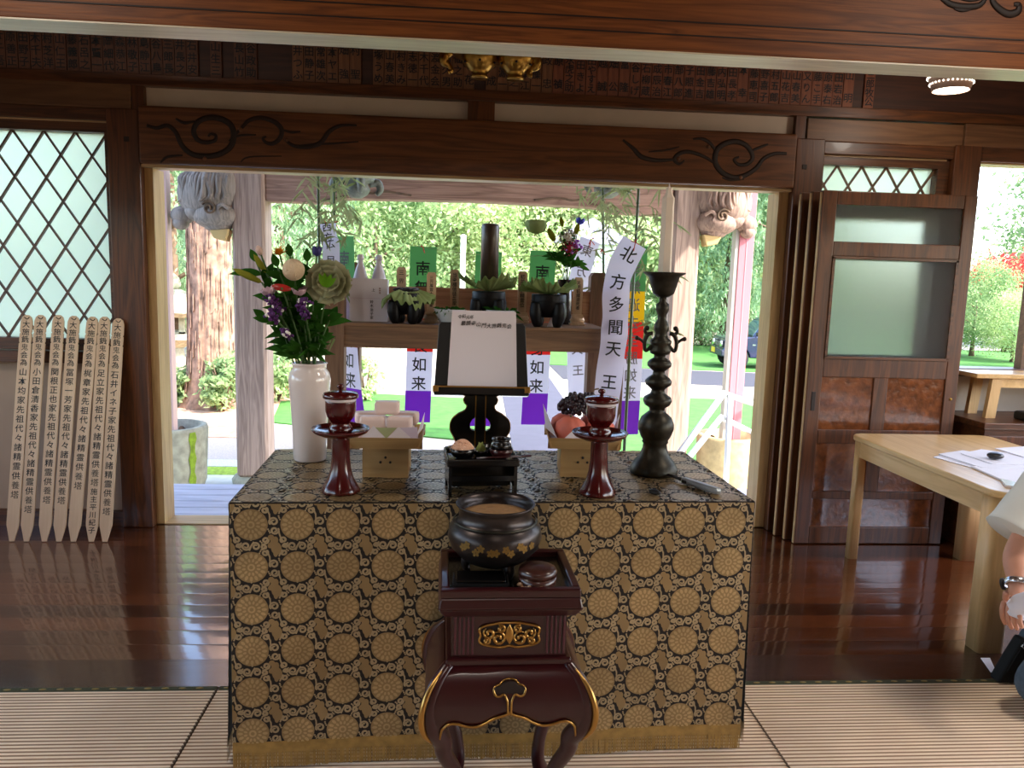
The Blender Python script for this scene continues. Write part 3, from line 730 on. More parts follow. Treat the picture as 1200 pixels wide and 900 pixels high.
def spi(cx, cy, r, a0, turns, tail=None):
    n = 20; pts = [(cx+(r*(1-.74*i/n))*math.cos(a0+turns*2*PI*i/n), cy+(r*(1-.74*i/n))*math.sin(a0+turns*2*PI*i/n)) for i in range(n+1)]
    if tail: pts = [tail]+pts
    return pts
for s_ in (spi(.49, -.07, .105, 2.4, 1.45, (.4, -.26)), spi(.51, .135, .095, -.6, 1.4, (.62, .26)), spi(-.11, .5, .1, .2, 1.45, (.06, .4)), spi(.1, .51, .095, 3.3, 1.4, (-.04, .61)),
           spi(.31, .37, .075, 1.2, -1.3, (.22, .47)), spi(.7, .36, .075, 1.9, 1.3, (.62, .24)), spi(.3, .66, .075, 5.2, 1.3, (.4, .76)), spi(.71, .65, .075, 4.2, -1.3, (.6, .75)), spi(.27, .53, .06, .4, -1.2, (.2, .6)), spi(.74, .5, .06, 2.6, 1.2, (.8, .42))):
    for q in ribbon(s_, .05): tile.append((q, 2, .0009))
for (x, y) in ((.39, .15), (.41, .19), (.37, .11), (.61, -.16), (.6, -.2), (.63, -.12), (.23, .42), (.2, .39), (.77, .58), (.8, .61), (.0, .36), (.2, .63), (.18, .67)):
    tile.append((ell(x, y, .022, .022, 0, 6), 2, .0012))
CW = 2*A/12; CH = .128
g = G()
def lay(side, u0, u1, d0, d1, uc, dc, nu, nd):
    for i in range(-1, nu+1):
        for j in range(-1, nd+1):
            cx, cy = uc+CW*i, dc+CH*j
            for poly, m_, e in tile:
                P_ = [(cx+x*CW, cy+y*CH) for x, y in poly]
                if all(x <= u0 for x, y in P_) or all(x >= u1 for x, y in P_) or all(y <= d0 for x, y in P_) or all(y >= d1 for x, y in P_): continue
                P_ = [(min(max(x, u0), u1), min(max(y, d0), d1)) for x, y in P_]
                vs = [S(side, x, y, e) for x, y in P_]
                n = len(g.v); g.v += vs
                f = tuple(range(n, n+len(vs)))
                if side in ('F', 'R'): f = f[::-1]
                g.f.append(f); g.m.append(m_); g.s.append(False)
lay('F', -A, A, .002, HEM, -A+CW*.45, .064, 12, 6)
lay('T', -A, A, 0, DEP, -A+CW*.45, .05, 12, 6)
lay('L', 0, DEP, .002, HEM, .05, .064, 6, 6)
lay('R', 0, DEP, .002, HEM, .05, .064, 6, 6)
mk('woven_pattern', g, ['gold_thread', 'gold_light', 'vine_thread'], cl)
g = G()
for side, u0, u1, n in (('F', -A, A, 420), ('L', 0, DEP, 180), ('R', 0, DEP, 180)):
    hb = sheet(side, u0, u1, HEM-.004, HEM+.02, 60, 1, side != 'L'); g.add([S(side, u0+(u1-u0)*i/60, d, .002) for d in (HEM-.004, HEM+.03) for i in range(61)], hb[1], 0, True)
    for i in range(n):
        u = u0+(u1-u0)*(i+.5)/n; w = (u1-u0)/n*.46; d1 = HEM+.078+random.uniform(-.004, .002); ee = random.uniform(0, .003); du = random.uniform(-.0012, .0012)
        g.add([S(side, u-w, HEM, .001), S(side, u+w, HEM, .001), S(side, u+w+du, d1, ee), S(side, u-w+du, d1, ee)], [(0, 1, 2, 3)])
mk('fringe', g, 'fringe', cl)
# table beneath the cloth
t = thing('folding_table', 'long table hidden under the gold brocade cloth', 'table', TC, RT)
mk('tabletop', bx(-A+.004, A-.004, .004, DEP-.004, TZ-.03, TZ-.003), 'board_x', t)
for x in (-A+.06, A-.06):
    for y in (.06, DEP-.06): mk('leg', bx(x-.02, x+.02, y-.02, y+.02, .012, TZ-.03), 'board_x', t)

# ---- white vase and its flowers
VP = Vector((-.514, 2.735, TZ+.003))
g = G(); g.lathe([(0, 0), (.054, 0), (.058, .006), (.06, .1), (.066, .2), (.071, .26), (.073, .29), (.068, .315), (.058, .328), (.059, .342), (.063, .348), (.058, .35), (.05, .343), (.05, .33), (.052, .3), (.046, .05), (0, .04)], seg=40)
tag(mk('flower_vase', g, 'porcelain', loc=VP), 'tall white glazed vase holding the mixed bouquet on the altar table', 'vase')
FV = 'flowers in the tall white vase'
def leaf_blade(g, p, d, L_, w, mi=0, curl=.3, nrm=(0, -1, 0), n=6):
    """pointed leaf: folded strip from p along d"""
    p = Vector(p); d = Vector(d).normalized(); side = d.cross(Vector(nrm)); side = side.normalized() if side.length > .01 else Vector((1, 0, 0)); up = side.cross(d)
    vs = []; fs = []
    for i in range(n+1):
        s = i/n; c = p+d*(L_*s)-Vector((0, 0, 1))*(curl*L_*s*s); ww = w*math.sin(PI*(.06+.94*s)**.8)*(1 if i < n else 0)
        vs += [c-side*ww, c-up*(.25*ww), c+side*ww]
    for i in range(n):
        a = 3*i; fs += [(a, a+1, a+4, a+3), (a+1, a+2, a+5, a+4)]
    g.add(vs, fs, mi, True)
def flower(name, label, tip, bloom, bm_, leaves=3, cat='flower', base=VP, z0=.2, group=FV, spread=.02, lm='leaf_dk', lw=.013, ll=.09):
    t = thing(name, label, cat, base, group=group)
    tip = Vector(tip)-base
    b0 = Vector((random.uniform(-spread, spread), random.uniform(-spread, spread), z0)); neck = Vector((b0.x+(tip.x)*.18, b0.y+tip.y*.18, z0+.15))
    c = cr([b0, neck, neck.lerp(tip, .55)+Vector((0, 0, .015)), tip], 5)
    mk('stem', G().tube(c, .0032, 6), 'stem', t)
    if leaves:
        for i in range(leaves):
            g = G(); q = c[int(len(c)*(.45+.5*i/max(1, leaves)))-1]; a = random.uniform(0, 2*PI)
            leaf_blade(g, q, (math.cos(a), .5*math.sin(a), random.uniform(.1, .9)), ll*random.uniform(.7, 1.2), lw, curl=random.uniform(.1, .5))
            mk('leaf', g, lm, t)
    bloom(t, tip, (tip-c[-4]).normalized(), bm_)
    return t
def orient(d): return Vector((0, 0, 1)).rotation_difference(Vector(d)).to_matrix().to_4x4()
def pom(r, cups=120):
    def f(t, tip, d, m):
        g = G(); g.sphere(tip, r*(.95 if r < .0365 else 1), 24, 16)
        for i in range(cups if r < .0365 else 0):
            z = 1-2*(i+.5)/cups; a = i*2.39996; q = math.sqrt(1-z*z); n = Vector((q*math.cos(a), q*math.sin(a), z))
            g.add([(.0, 0, 0), (.19*r, 0, .02), (.0, .14*r, .03), (-.19*r, 0, .02), (0, 0, .12*r)], [(1, 2, 4), (2, 3, 4), (3, 1, 4)], 0, True, Matrix.Translation(tip+n*r*.93) @ orient(n))
        mk('bloom', g, m, t)
    return f
def daisy(r, n=18, rows=2, cup=.35, core=None):
    def f(t, tip, d, m):
        g = G(); T = Matrix.Translation(tip) @ orient(d)
        for row in range(rows):
            for i in range(n):
                a = 2*PI*(i+.5*row)/n; rr = r*(1-.25*row); z = r*cup*(1+.8*row)
                w = .75*PI*rr/n; c_, s_ = math.cos(a), math.sin(a)
                g.add([(0, 0, 0), (.6*rr*c_-w*s_, .6*rr*s_+w*c_, z*.5), (rr*c_, rr*s_, z), (.6*rr*c_+w*s_, .6*rr*s_-w*c_, z*.5)], [(0, 1, 2, 3)], 0, True, T)
        mk('bloom', g, m, t)
        mk('heart', G().sphere(tip+d*r*.2, r*.22, 10, 6), core or m, t)
    return f
def cupflower(r, n=6, h=1.5):
    def f(t, tip, d, m):
        g = G(); T = Matrix.Translation(tip) @ orient(d)
        for i in range(n):
            a = 2*PI*i/n; c_, s_ = math.cos(a), math.sin(a); w = r*.62
            vs = []
            for j, (q, z) in enumerate(((.15, 0), (.75, .4), (.95, .9), (1.25, h))):
                ww = w*(.35, .95, 1, .45)[j]
                for k_ in (-1, 0, 1): vs.append(((q*r*c_-k_*ww*s_), (q*r*s_+k_*ww*c_), z*r+(.0 if k_ else -.08*r)))
            g.add(vs, [(3*j+k_, 3*j+k_+1, 3*j+k_+4, 3*j+k_+3) for j in range(3) for k_ in range(2)], 0, True, T)
        mk('bloom', g, m, t, solid=.0008)
    return f
def cluster(r, n=40, s=.006, sy=1.6):
    def f(t, tip, d, m):
        g = G()
        for i in range(n):
            q = Vector((random.gauss(0, .45), random.gauss(0, .45), random.uniform(-sy, sy)))*r
            g.sphere(tip+orient(d).to_3x3() @ q, s*random.uniform(.6, 1.2), 6, 4, 0 if random.random() < .86 else 1)
        mk('bloom', g, [m, 'white'], t)
    return f
def bud(L_, r):
    def f(t, tip, d, m):
        g = G(); T = Matrix.Translation(tip) @ orient(d)
        g.lathe([(0, 0), (r*.6, L_*.08), (r, L_*.4), (r*.85, L_*.65), (r*.4, L_*.92), (0, L_)], seg=12, T=T, rf=lambda a: 1+.12*math.cos(6*a)); mk('bloom', g, m, t)
    return f
def spathe(r):
    def f(t, tip, d, m):
        g = G(); pts = ell(0, 0, r*1.5, r*.55, .15, 16); n = Vector((.1, -1, .25)).normalized()
        X_ = Vector((1, 0, 0)); Z_ = n.cross(X_)
        vs = [tip+X_*a+Z_*-b for a, b in pts]+[tip+n*r*-.25]
        g.add(vs, [(i, (i+1) % 16, 16) for i in range(16)], 0, True); mk('bloom', g, m, t, solid=.001)
    return f
m_white = mat('cream petals', (226, 202, 170), .7, bump=.8, nscale=160); m_or = mat('orange petals', (226, 150, 30), .6); m_bl = mat('violet blue petals', (44, 40, 110), .6)
m_pur = mat('purple statice', (84, 34, 104), .7); m_pk = mat('pale pink purple petals', (206, 176, 190), .7); m_rd = mat('red spathe', (170, 34, 26), .35); m_pkw = mat('pinkish bud', (220, 190, 180), .6)
Yv = 2.72
def vp(x, y, dy=0): return at(x, y, Y=Yv+dy)
flower('pompon_chrysanthemum', 'round cream pompon flower at the middle of the white vase bouquet', vp(344, 316, -.05), pom(.037), m_white, 3)
flower('marigold', 'orange flower at the top of the white vase bouquet', vp(328, 299), daisy(.03, 20, 3, .4), m_or, 4)
flower('gentian', 'dark blue flower at the upper right of the white vase bouquet', vp(371, 300), cupflower(.014, 6, 2.4), m_bl, 4)
flower('lily_bud', 'pinkish white bud at the upper left of the white vase bouquet', vp(306, 299), bud(.035, .012), m_pkw, 3)
flower('lily_bud', 'long yellow-green lily bud pointing far left from the white vase', vp(307, 331, -.03), bud(.0, .0) if False else (lambda t, tip, d, m: mk('bloom', G().lathe([(0, 0), (.008, .01), (.0125, .05), (.009, .085), (0, .105)], seg=12, T=Matrix.Translation(tip) @ orient((-.9, -.1, .42))), m, t)), 'leaf_yg', 1)
flower('lily_bud', 'second yellow-green lily bud, above the long one on the left', vp(312, 320, -.02), (lambda t, tip, d, m: mk('bloom', G().lathe([(0, 0), (.007, .01), (.011, .035), (.008, .06), (0, .075)], seg=12, T=Matrix.Translation(tip) @ orient((-.5, -.1, .8))), m, t)), 'leaf_yg', 1)
flower('lisianthus', 'pale flower with purple edges at the left of the white vase bouquet', vp(318, 346, -.05), cupflower(.024, 6, 1.2), m_pk, 2)
flower('lisianthus', 'pale flower with purple edges beside the leaf cabbage in the vase', vp(352, 346, -.05), cupflower(.022, 6, 1.2), m_pk, 2)
flower('anthurium', 'small red spathe flower under the cream pompon in the white vase', vp(330, 337, -.07), spathe(.022), m_rd, 1)
for (x, y, lb) in ((322, 356, 'purple statice cluster at the left of the white vase bouquet'), (356, 362, 'purple statice cluster hanging right of centre in the white vase'), (336, 391, 'lowest purple statice cluster just above the white vase rim'), (320, 372, 'small purple statice cluster among the left leaves')):
    flower('statice', lb, vp(x, y, -.06), cluster(.022 if y < 370 else .014, 90 if y < 370 else 40), m_pur, 2)
def kale(t, tip, d, m):
    g = G(); n = Vector((.12, -1, .2)).normalized(); X_ = Vector((1, 0, 0)); Z_ = X_.cross(n) if False else n.cross(X_)*-1
    for row, (r, k_) in enumerate(((.075, 9), (.055, 7), (.036, 5))):
        for i in range(k_):
            a = 2*PI*(i+.4*row)/k_; u = X_*math.cos(a)+Z_*math.sin(a); w = n.cross(u)
            vs = []
            for j in range(5):
                for q in range(-3, 4):
                    rr = r*(.2+.8*j/4); sp = q/3*r*.62*(.35+.65*j/4)
                    vs.append(tip+u*(rr*math.cos(q/3*.5))+w*sp+n*(.012*row+.02*(j/4)**2-.012+.0045*math.sin(q*2.6+i)*(j/4)))
            g.add(vs, [(7*j+q, 7*j+q+1, 7*j+q+8, 7*j+q+7) for j in range(4) for q in range(6)], 0, True)
    mk('bloom', g, m, t, solid=.0008)
    g = G()
    for a in (-.4, 0, .5, .9): leaf_blade(g, tip+n*.03+Vector((-.01, 0, -.02)), (math.sin(a), -.2, math.cos(a)), .05, .011, curl=0)
    mk('heart', g, leafmat('bright kale heart', (90, 150, 30), (120, 170, 50), .3, 8), t)
flower('ornamental_cabbage', 'large pale ruffled ornamental cabbage at the right of the white vase bouquet', vp(385, 331, -.04), kale, leafmat('pale cabbage leaf', (150, 154, 116), (186, 182, 150), .3, 14), 0)
for i, (x, y, lb) in enumerate(((300, 306, 'dark green leafy sprig at the upper left of the white vase'), (340, 300, 'dark green leafy sprig behind the cream pompon flower'), (360, 306, 'dark green leafy sprig between pompon and blue flower'), (325, 312, 'dark green broadleaf sprig left of the cream pompon'), (330, 330, 'dark green filler sprig deep in the vase bouquet'), (310, 372, 'leafy sprig low on the left of the white vase'), (388, 372, 'long narrow leaf sprig low on the right of the white vase'), (350, 385, 'leaf sprig just above the rim of the white vase'), (372, 365, 'narrow leaf sprig under the ornamental cabbage'), (335, 365, 'dark leaf sprig between the purple clusters'))):
    flower('leaf_sprig', lb, vp(x, y, random.uniform(-.05, .03)), (lambda t, tip, d, m: mk('tip_leaf', (lambda gg: (leaf_blade(gg, tip, d, .05, .014, curl=.1), gg)[1])(G()), m, t)), 'leaf_dk', 13, cat='foliage', lw=.015, ll=.1)

# ---- lacquer cup stands with lidded cups
def cupstand(loc, lab1, lab2):
    t = thing('lacquer_stand', lab1, 'stand', loc, group='red lacquer cup stands')
    oc = lambda a: 1+.03*math.cos(8*a)
    g = G(); g.lathe([(0, 0), (.057, 0), (.058, .008), (.05, .022), (.038, .045), (.03, .075), (.027, .11), (.0265, .165), (.03, .172)], seg=32, rf=oc); mk('stem', g, 'red', t)
    g = G(); g.lathe([(0, .17), (.03, .17), (.055, .175), (.08, .186), (.088, .196), (.086, .2), (.075, .192), (.04, .184), (0, .184)], seg=48); mk('saucer', g, 'red', t)
    c = thing('lidded_cup', lab2, 'cup', Vector(loc)+Vector((0, 0, .1845)), group='lidded cups on the lacquer stands')
    g = G(); g.lathe([(0, 0), (.034, 0), (.037, .008), (.033, .02), (.027, .03), (.03, .036), (.041, .05), (.0455, .068), (.046, .095), (.0455, .102)], seg=40); mk('cup', g, 'red', c)
    mk('paper_band', G().lathe([(.0462, .099), (.047, .108), (.044, .11)], seg=40), 'paper', c)
    l_ = mk('lid', G().lathe([(.0, .108), (.053, .108), (.0535, .116), (.05, .1225), (.02, .128), (0, .129)], seg=40), 'red', c)
    mk('knob', G().lathe([(0, .127), (.006, .127), (.005, .133), (.0115, .139), (.012, .144), (.007, .149), (0, .15)], seg=20), 'red', l_)
cupstand((-.345, 2.325, TZ+.003), 'red lacquer cup stand left of centre beside the white vase', 'red lidded cup on the left lacquer stand')
cupstand((.452, 2.325, TZ+.003), 'red lacquer cup stand right of centre before the fruit tray', 'red lidded cup on the right lacquer stand')

# ---- cypress offering trays
def sanbo(loc, rz, label, hx):
    t = thing('offering_tray', label, 'offering stand', loc, rz, group='cypress offering trays')
    a, b, h = .075, .075, .105
    g = G(); g.box(-a, a, -b, -b+.006, 0, h); g.box(-a, a, b-.006, b, 0, h); g.box(-a, -a+.006, -b+.006, b-.006, 0, h); g.box(a-.006, a, -b+.006, b-.006, 0, h); mk('body', g, 'hinoki', t)
    g = G()
    for x, z in ((0, .068), (-.016, .052), (.016, .052)): g.lathe([(.0042, 0), (.0042, .003), (0, .003)], seg=10, T=Matrix.Translation((x+hx, -b-.0005, z)) @ Matrix.Rotation(PI/2, 4, 'X'))
    mk('hole', g, 'carve', t)
    q = .112
    g = G(); g.box(-q, q, -q, q, h, h+.006)
    for s in (-1, 1):
        g.prism([(s*q, h), (s*(q+.012), h+.038), (s*(q+.008), h+.038), (s*(q-.006), h+.006)], -q-.01, q+.01, 'xz')
        g.prism([(s*q, h), (s*(q+.012), h+.038), (s*(q+.008), h+.038), (s*(q-.006), h+.006)], -q-.01, q+.01, 'yz')
    mk('tray', g, 'hinoki', t)
    return t
SL = Vector((-.225, 2.57, TZ+.003)); SR = Vector((.44, 2.6, TZ+.003))
sanbo(SL, .0, 'cypress offering tray holding pale wrapped sweets, left of the lectern', 0)
sanbo(SR, -.06, 'cypress offering tray holding peaches and grapes, right of the lectern', 0)
# folded paper under the offerings
def tray_paper(loc, label, mset, tall):
    t = thing('offering_paper', label, 'paper', loc, group='folded papers lining the offering trays')
    z = .1125
    mk('sheet', bx(-.1, .1, -.1, .1, z, z+.001), 'paper', t)
    g = G(); g.add([(-.075, -.112, z+.03), (-.035, -.113, z+.068), (.002, -.112, z+.03)], [(0, 1, 2)], 0); g.add([(.01, -.114, z+.03), (.045, -.115, z+.066), (.085, -.114, z+.03)], [(0, 1, 2)], 0)
    g.add([(-.035, -.11, z+.062), (.04, -.11, z+.062), (.0, -.111, z+.02)], [(0, 1, 2)], 1); g.add([(.04, -.11, z+.062), (.105, -.11, z+.066), (.108, -.111, z+.028), (.06, -.112, z+.028)], [(0, 1, 2, 3)], 2)
    g.add([(.1, -.1, z+.03), (.125, -.03, z+.1), (.118, .03, z+.035)], [(0, 1, 2)], 0); g.add([(-.1, -.1, z+.03), (-.14, -.02, z+(.13 if tall else .06)), (-.118, .06, z+.03)], [(0, 1, 2)], 0)
    for k_ in (0, 1):
        g.add([(-.1+.2*k_, .1, z), (-.05, .115, z+.08), (.02, .115, z+.03)], [(0, 1, 2)], 0)
    mk('fold', g, mset, t, solid=.0006)
tray_paper(SL, 'white folded paper with pointed corners under the wrapped sweets', ['paper', 'greenpaper', 'lilacpaper'], False)
tray_paper(SR, 'white folded paper with pointed corners under the peaches', ['paper', 'paper', 'paper'], True)
SW = 'wrapped sweets piled on the left offering tray'
def sweet(x, y, z, rz, label):
    g = G(); g.box(-.041, .041, -.028, .028, 0, .044)
    t = thing('wrapped_sweet', label, 'sweet', SL+Vector((x, y, z)), rz, group=SW)
    mk('cake', g, 'sweet', t, bevel=.011, seg=4)
    g = G(); g.box(-.043, .043, -.006, .006, .0438, .0446); mk('wrapper_seam', g, 'paper', t)
zz = .1145
for x, y, z, rz, lb in ((-.045, -.055, zz+.0445, .05, 'pale wrapped sweet, left one of the front pair under the topmost'), (.045, -.055, zz+.0445, -.04, 'pale wrapped sweet, right one of the front pair under the topmost'), (0, -.02, zz+.089, .0, 'topmost pale wrapped sweet on the pile'),
                        (-.048, -.052, zz, .0, 'bottom front-left wrapped sweet behind the paper points'), (.042, -.052, zz, .0, 'bottom front-right wrapped sweet behind the paper points'), (-.05, .035, zz, .1, 'bottom rear-left wrapped sweet of the pile'), (.045, .035, zz, -.1, 'bottom rear-right wrapped sweet of the pile'),
                        (-.07, .03, zz+.0445, .3, 'wrapped sweet lying at the rear left of the pile'), (.06, .035, zz+.0445, -.2, 'wrapped sweet lying at the rear right of the pile')):
    sweet(x, y, z, rz, lb)
def peach(x, y, z, r, rz, label):
    t = thing('peach', label, 'peach', SR+Vector((x, y, z)), rz, group='peaches on the right offering tray')
    g = G(); g.lathe([(0, r*.1), (r*.4, 0), (r*.85, r*.35), (r, r*.85), (r*.9, r*1.3), (r*.5, r*1.62), (r*.12, r*1.68), (0, r*1.62)], seg=36, rf=lambda a: 1-.13*math.exp(-((abs((a+PI/2+PI) % (2*PI)-PI))/.16)**2))
    mk('fruit', g, 'peach', t); mk('stalk', G().tube([(0, 0, r*1.58), (0, .002, r*1.75)], .003, 6), 'stem', t)
zp = .114
peach(-.047, -.055, zp, .054, .2, 'front left peach next to the folded paper point'); peach(.057, -.05, zp, .05, -.4, 'front right peach partly behind the red cup stand')
peach(-.053, .05, zp, .05, .9, 'rear left peach under the grapes'); peach(.05, .055, zp, .05, 2, 'rear right peach behind the grapes')
t = thing('grape_bunch', 'dark purple bunch of grapes lying on top of the peaches', 'grapes', SR+Vector((-.005, -.0, zp+.093)), group=None)
g = G(); rs = random.Random(3)
for i in range(190):
    a = rs.uniform(0, 2*PI); z = rs.uniform(-.35, 1); q = math.sqrt(max(0, 1-z*z)); k_ = rs.uniform(.8, 1)
    g.sphere(((.085*q*math.cos(a)*k_+.005), .055*q*math.sin(a)*k_, .022+.05*z*k_), .0085*rs.uniform(.85, 1.15), 8, 6)
mk('berries', g, 'grape', t); mk('stalk', G().tube(cr([(.02, 0, .06), (.04, 0, .082), (.06, .01, .086)], 4), .003, 6), 'bark_dark', t)

# ---- black lectern with its sheet of paper
LP = Vector((.095, 2.83, TZ+.003))
t = thing('lectern', 'black lacquer reading stand with gilt ledge holding a white sheet', 'lectern', LP)
def sym(half): return half+[(-a, b) for a, b in half[::-1]]
half = [(.118, .0), (.12, .03), (.09, .04), (.098, .07), (.112, .1), (.108, .135), (.085, .158), (.06, .172), (.052, .19), (.06, .2), (.064, .215), (.055, .232), (.05, .255), (.06, .275)]
g = G()
pl = [tuple(v) for v in cr([(a, b, 0) for a, b in half], 4)]; pl = [(a, b) for a, b, _ in pl]
hole = [tuple(v)[:2] for v in cr([(.014, .148, 0), (.028, .14, 0), (.038, .12, 0), (.034, .102, 0), (.02, .096, 0), (.014, .1, 0)], 3)]
for s in (-1, 1):
    # two cheeks, each with a pierced eye beside the post
    outer = pl; inner = [(.014, .275), (.014, .148)]+hole[1:-1]+[(.014, .1), (.014, 0)]
    poly = [(s*a, b) for a, b in outer]+[(s*a, b) for a, b in inner]
    g.prism(poly, -.012, .012, 'xz')
mk('cloud_foot', g, 'black', t)
g = G()
for s in (-1, 1): g.tube([(s*a, -.0125, b) for a, b in pl], .0018, 5)
mk('gilt_edge', g, 'gold', t)
g = G(); g.box(-.02, .02, -.02, .02, 0, .31); mk('post', g, 'black', t, bevel=.003)
g = G(); g.box(-.0205, -.0165, -.0215, -.0195, .01, .28); g.box(.0165, .0205, -.0215, -.0195, .01, .28); mk('post_gilding', g, 'gold', t)
g = G(); g.box(-.13, .13, -.06, .06, 0, .022); mk('base', g, 'black', t, bevel=.005)
BR = (math.radians(-14), 0, 0)
BO = (0, -.045, .262)
g = G(); g.prism([(-.172, 0), (.172, 0), (.16, .232), (.152, .243), (-.152, .243), (-.16, .232)], 0, .014, 'xz'); mk('board', g, 'black_matt', t, loc=BO, rot=BR, bevel=.003)
g = G(); g.box(-.172, .172, -.042, .002, -.03, .0); mk('ledge', g, 'black', t, loc=BO, rot=BR, bevel=.004)
g = G(); g.box(-.166, .166, -.0445, -.04, -.004, .003); g.box(-.176, -.155, -.046, .0, -.02, .0035); g.box(.155, .176, -.046, .0, -.02, .0035); mk('ledge_gilding', g, 'gold', t, loc=BO, rot=BR, bevel=.002)
pt = thing('paper_sheet', 'white sheet with two handwritten lines propped on the black reading stand', 'paper', LP+Vector(BO))
g = G(); n = 10
vs = [(-.104+.012*(1-j/n)*-1+(.236+.018*(1-j/n))*i/4-.008, -.004-.003*math.sin(i/4*PI), .003+.283*j/n) for j in range(n+1) for i in range(5)]
g.add(vs, [(5*j+i, 5*j+i+1, 5*j+i+6, 5*j+i+5) for j in range(n) for i in range(4)], 0, True); mk('sheet', g, 'paper', pt, rot=BR)
g = G()
for i, ch in enumerate('令和元年'): put(g, ch, (-.083+.0145*i, -.0083, .262+.002*math.sin(i*2)), (1, .0, .05), (-.05, 0, 1), .0155, slant=.12)
for i, ch in enumerate('最勝寺山門大施餓鬼会'): put(g, ch, (-.07+.0205*i*.92, -.0084, .238-.001*i+.003*math.sin(i)), (1, 0, -.02), (.02, 0, 1), .0185, slant=.15)
mk('handwriting', g, 'ink', pt, rot=BR)

# ---- small black meal tray with bowls
OZ = Vector((.083, 2.36, TZ+.003)); orz = .08
oz = thing('meal_tray', 'small black lacquer footed tray with tiny bowls in front of the lectern', 'tray', OZ, orz)
g = G(); g.box(-.105, .105, -.085, .085, .098, .106); mk('top', g, 'black', oz)
g = G()
for a in ((-.11, .11, -.09, -.083), (-.11, .11, .083, .09)): g.box(*a, .095, .118)
for a in ((-.11, -.103), (.103, .11)): g.box(*a, -.083, .083, .095, .118)
mk('rim', g, 'black', oz, bevel=.003)
for x in (-1, 1):
    g = G(); g.prism([(-.085, 0), (-.05, 0), (-.045, .03), (.045, .03), (.05, 0), (.085, 0), (.085, .097), (-.085, .097)], x*.1-.005, x*.1+.005, 'yz'); mk('side_leg', g, 'black', oz)
mk('back_panel', bx(-.095, .095, .04, .048, 0, .097), 'black', oz); mk('stretcher', bx(-.095, .095, -.085, -.078, .05, .066), 'black', oz)
def otop(x, y): c, s = math.cos(orz), math.sin(orz); return OZ+Vector((x*c-y*s, x*s+y*c, .1065))
def bowl(loc, r, h, m, name, label, grp='tiny lacquer bowls on the meal tray'):
    t = thing(name, label, 'bowl', loc, group=grp)
    g = G(); g.lathe([(0, 0), (r*.5, 0), (r*.48, h*.16), (r*.75, h*.3), (r*.97, h*.65), (r, h), (r*.95, h), (r*.88, h*.65), (r*.6, h*.32), (0, h*.28)], seg=32); mk('bowl', g, m, t)
    return t
t = bowl(otop(-.06, -.03), .04, .036, 'black', 'rice_bowl', 'tiny black bowl heaped with pale rice, left front of the meal tray')
g = G(); rs = random.Random(5); 
for i in range(260):
    a = rs.uniform(0, 2*PI); q = math.sqrt(rs.random()); z = .03*(1-q*q)
    g.sphere((.036*q*math.cos(a), .036*q*math.sin(a), .03+z), (.0045, .0035, .0032), 6, 4)
g.lathe([(.037, .026), (.03, .044), (.015, .054), (0, .056)], seg=16)
r_ = tag(mk('rice', g, mat('pink rice', (224, 176, 146), .7), loc=otop(-.06, -.03)), 'heap of pinkish rice in the tiny left bowl', 'rice', None, 'stuff')
t = bowl(otop(.06, -.032), .036, .034, 'maroon', 'soup_bowl', 'tiny dark red bowl with its lid, right front of the meal tray')
g = G(); g.lathe([(.034, .034), (.03, .05), (.026, .054), (.026, .064), (.03, .066), (.028, .06), (0, .056)], seg=28); mk('lid', g, 'black', t)
t = bowl(otop(.04, .04), .034, .03, 'black', 'side_bowl', 'tiny black bowl at the rear right of the meal tray')
t = bowl(otop(0, .0), .026, .022, 'black', 'pickle_dish', 'tiny black dish with cucumber slices at the centre of the meal tray')
t = bowl(otop(-.05, .04), .032, .028, 'black', 'side_bowl', 'tiny black bowl at the rear left of the meal tray')
for i, (dx, a) in enumerate(((-.008, .4), (.01, -.5))):
    t = thing('cucumber_piece', ['left','right'][i]+' pale green cucumber wedge in the central tiny dish', 'cucumber', otop(dx, -.002)+Vector((0, 0, .016)), group='cucumber wedges')
    g = G(); g.lathe([(0, 0), (.011, .004), (.01, .02), (0, .036)], seg=10, T=Matrix.Rotation(a, 4, 'Y')); mk('wedge', g, leafmat('cucumber', (150, 170, 90), (190, 200, 130), .2, 30), t)
for i in range(2):
    p0 = otop(-.02, -.07-.008*i)+Vector((0, 0, .013)); p1 = otop(.15, -.055-.008*i)+Vector((0, 0, .016))
    tag(mk('chopstick', G().tube([(0, 0, 0), p1-p0], [.002, .0032], 8), 'maroon', loc=p0), ['rear', 'front'][i]+' red lacquer chopstick lying across the edge of the meal tray', 'chopstick', 'chopsticks')

# ---- bronze candlestick and candle
CP = Vector((.702, 2.60, TZ+.003))
t = thing('candlestick', 'tall dark bronze candlestick with bulbous rings and small crane handles', 'candlestick', CP)
def yz(y, dy=0): return at(770, y, Y=2.60).z-TZ-.003
prof = [(0, 0), (.082, 0), (.084, .008), (.082, .02), (.07, .04), (.052, .06), (.043, .085), (.041, .1), (.046, .106), (.044, .112), (.052, .125), (.062, .15), (.062, .168), (.052, .19), (.034, .205), (.026, .212), (.028, .222), (.044, .232), (.05, .246), (.046, .258), (.026, .27), (.022, .282), (.03, .29), (.044, .3), (.046, .312), (.038, .322), (.022, .333), (.02, .345), (.03, .352), (.041, .362), (.042, .372), (.034, .382), (.02, .39), (.02, .398), (.034, .404), (.037, .416), (.03, .428), (.036, .436), (.037, .446), (.024, .456), (.02, .47), (.026, .482), (.024, .5), (.015, .515), (.015, .53), (.023, .548), (.022, .565), (.0125, .573), (.0125, .588), (.02, .592)]
sc = (yz(378)/.592) if False else 1.0
prof = [(a, b*1.045) for a, b in prof]
mk('shaft', G().lathe(prof, seg=40), 'bronze', t)
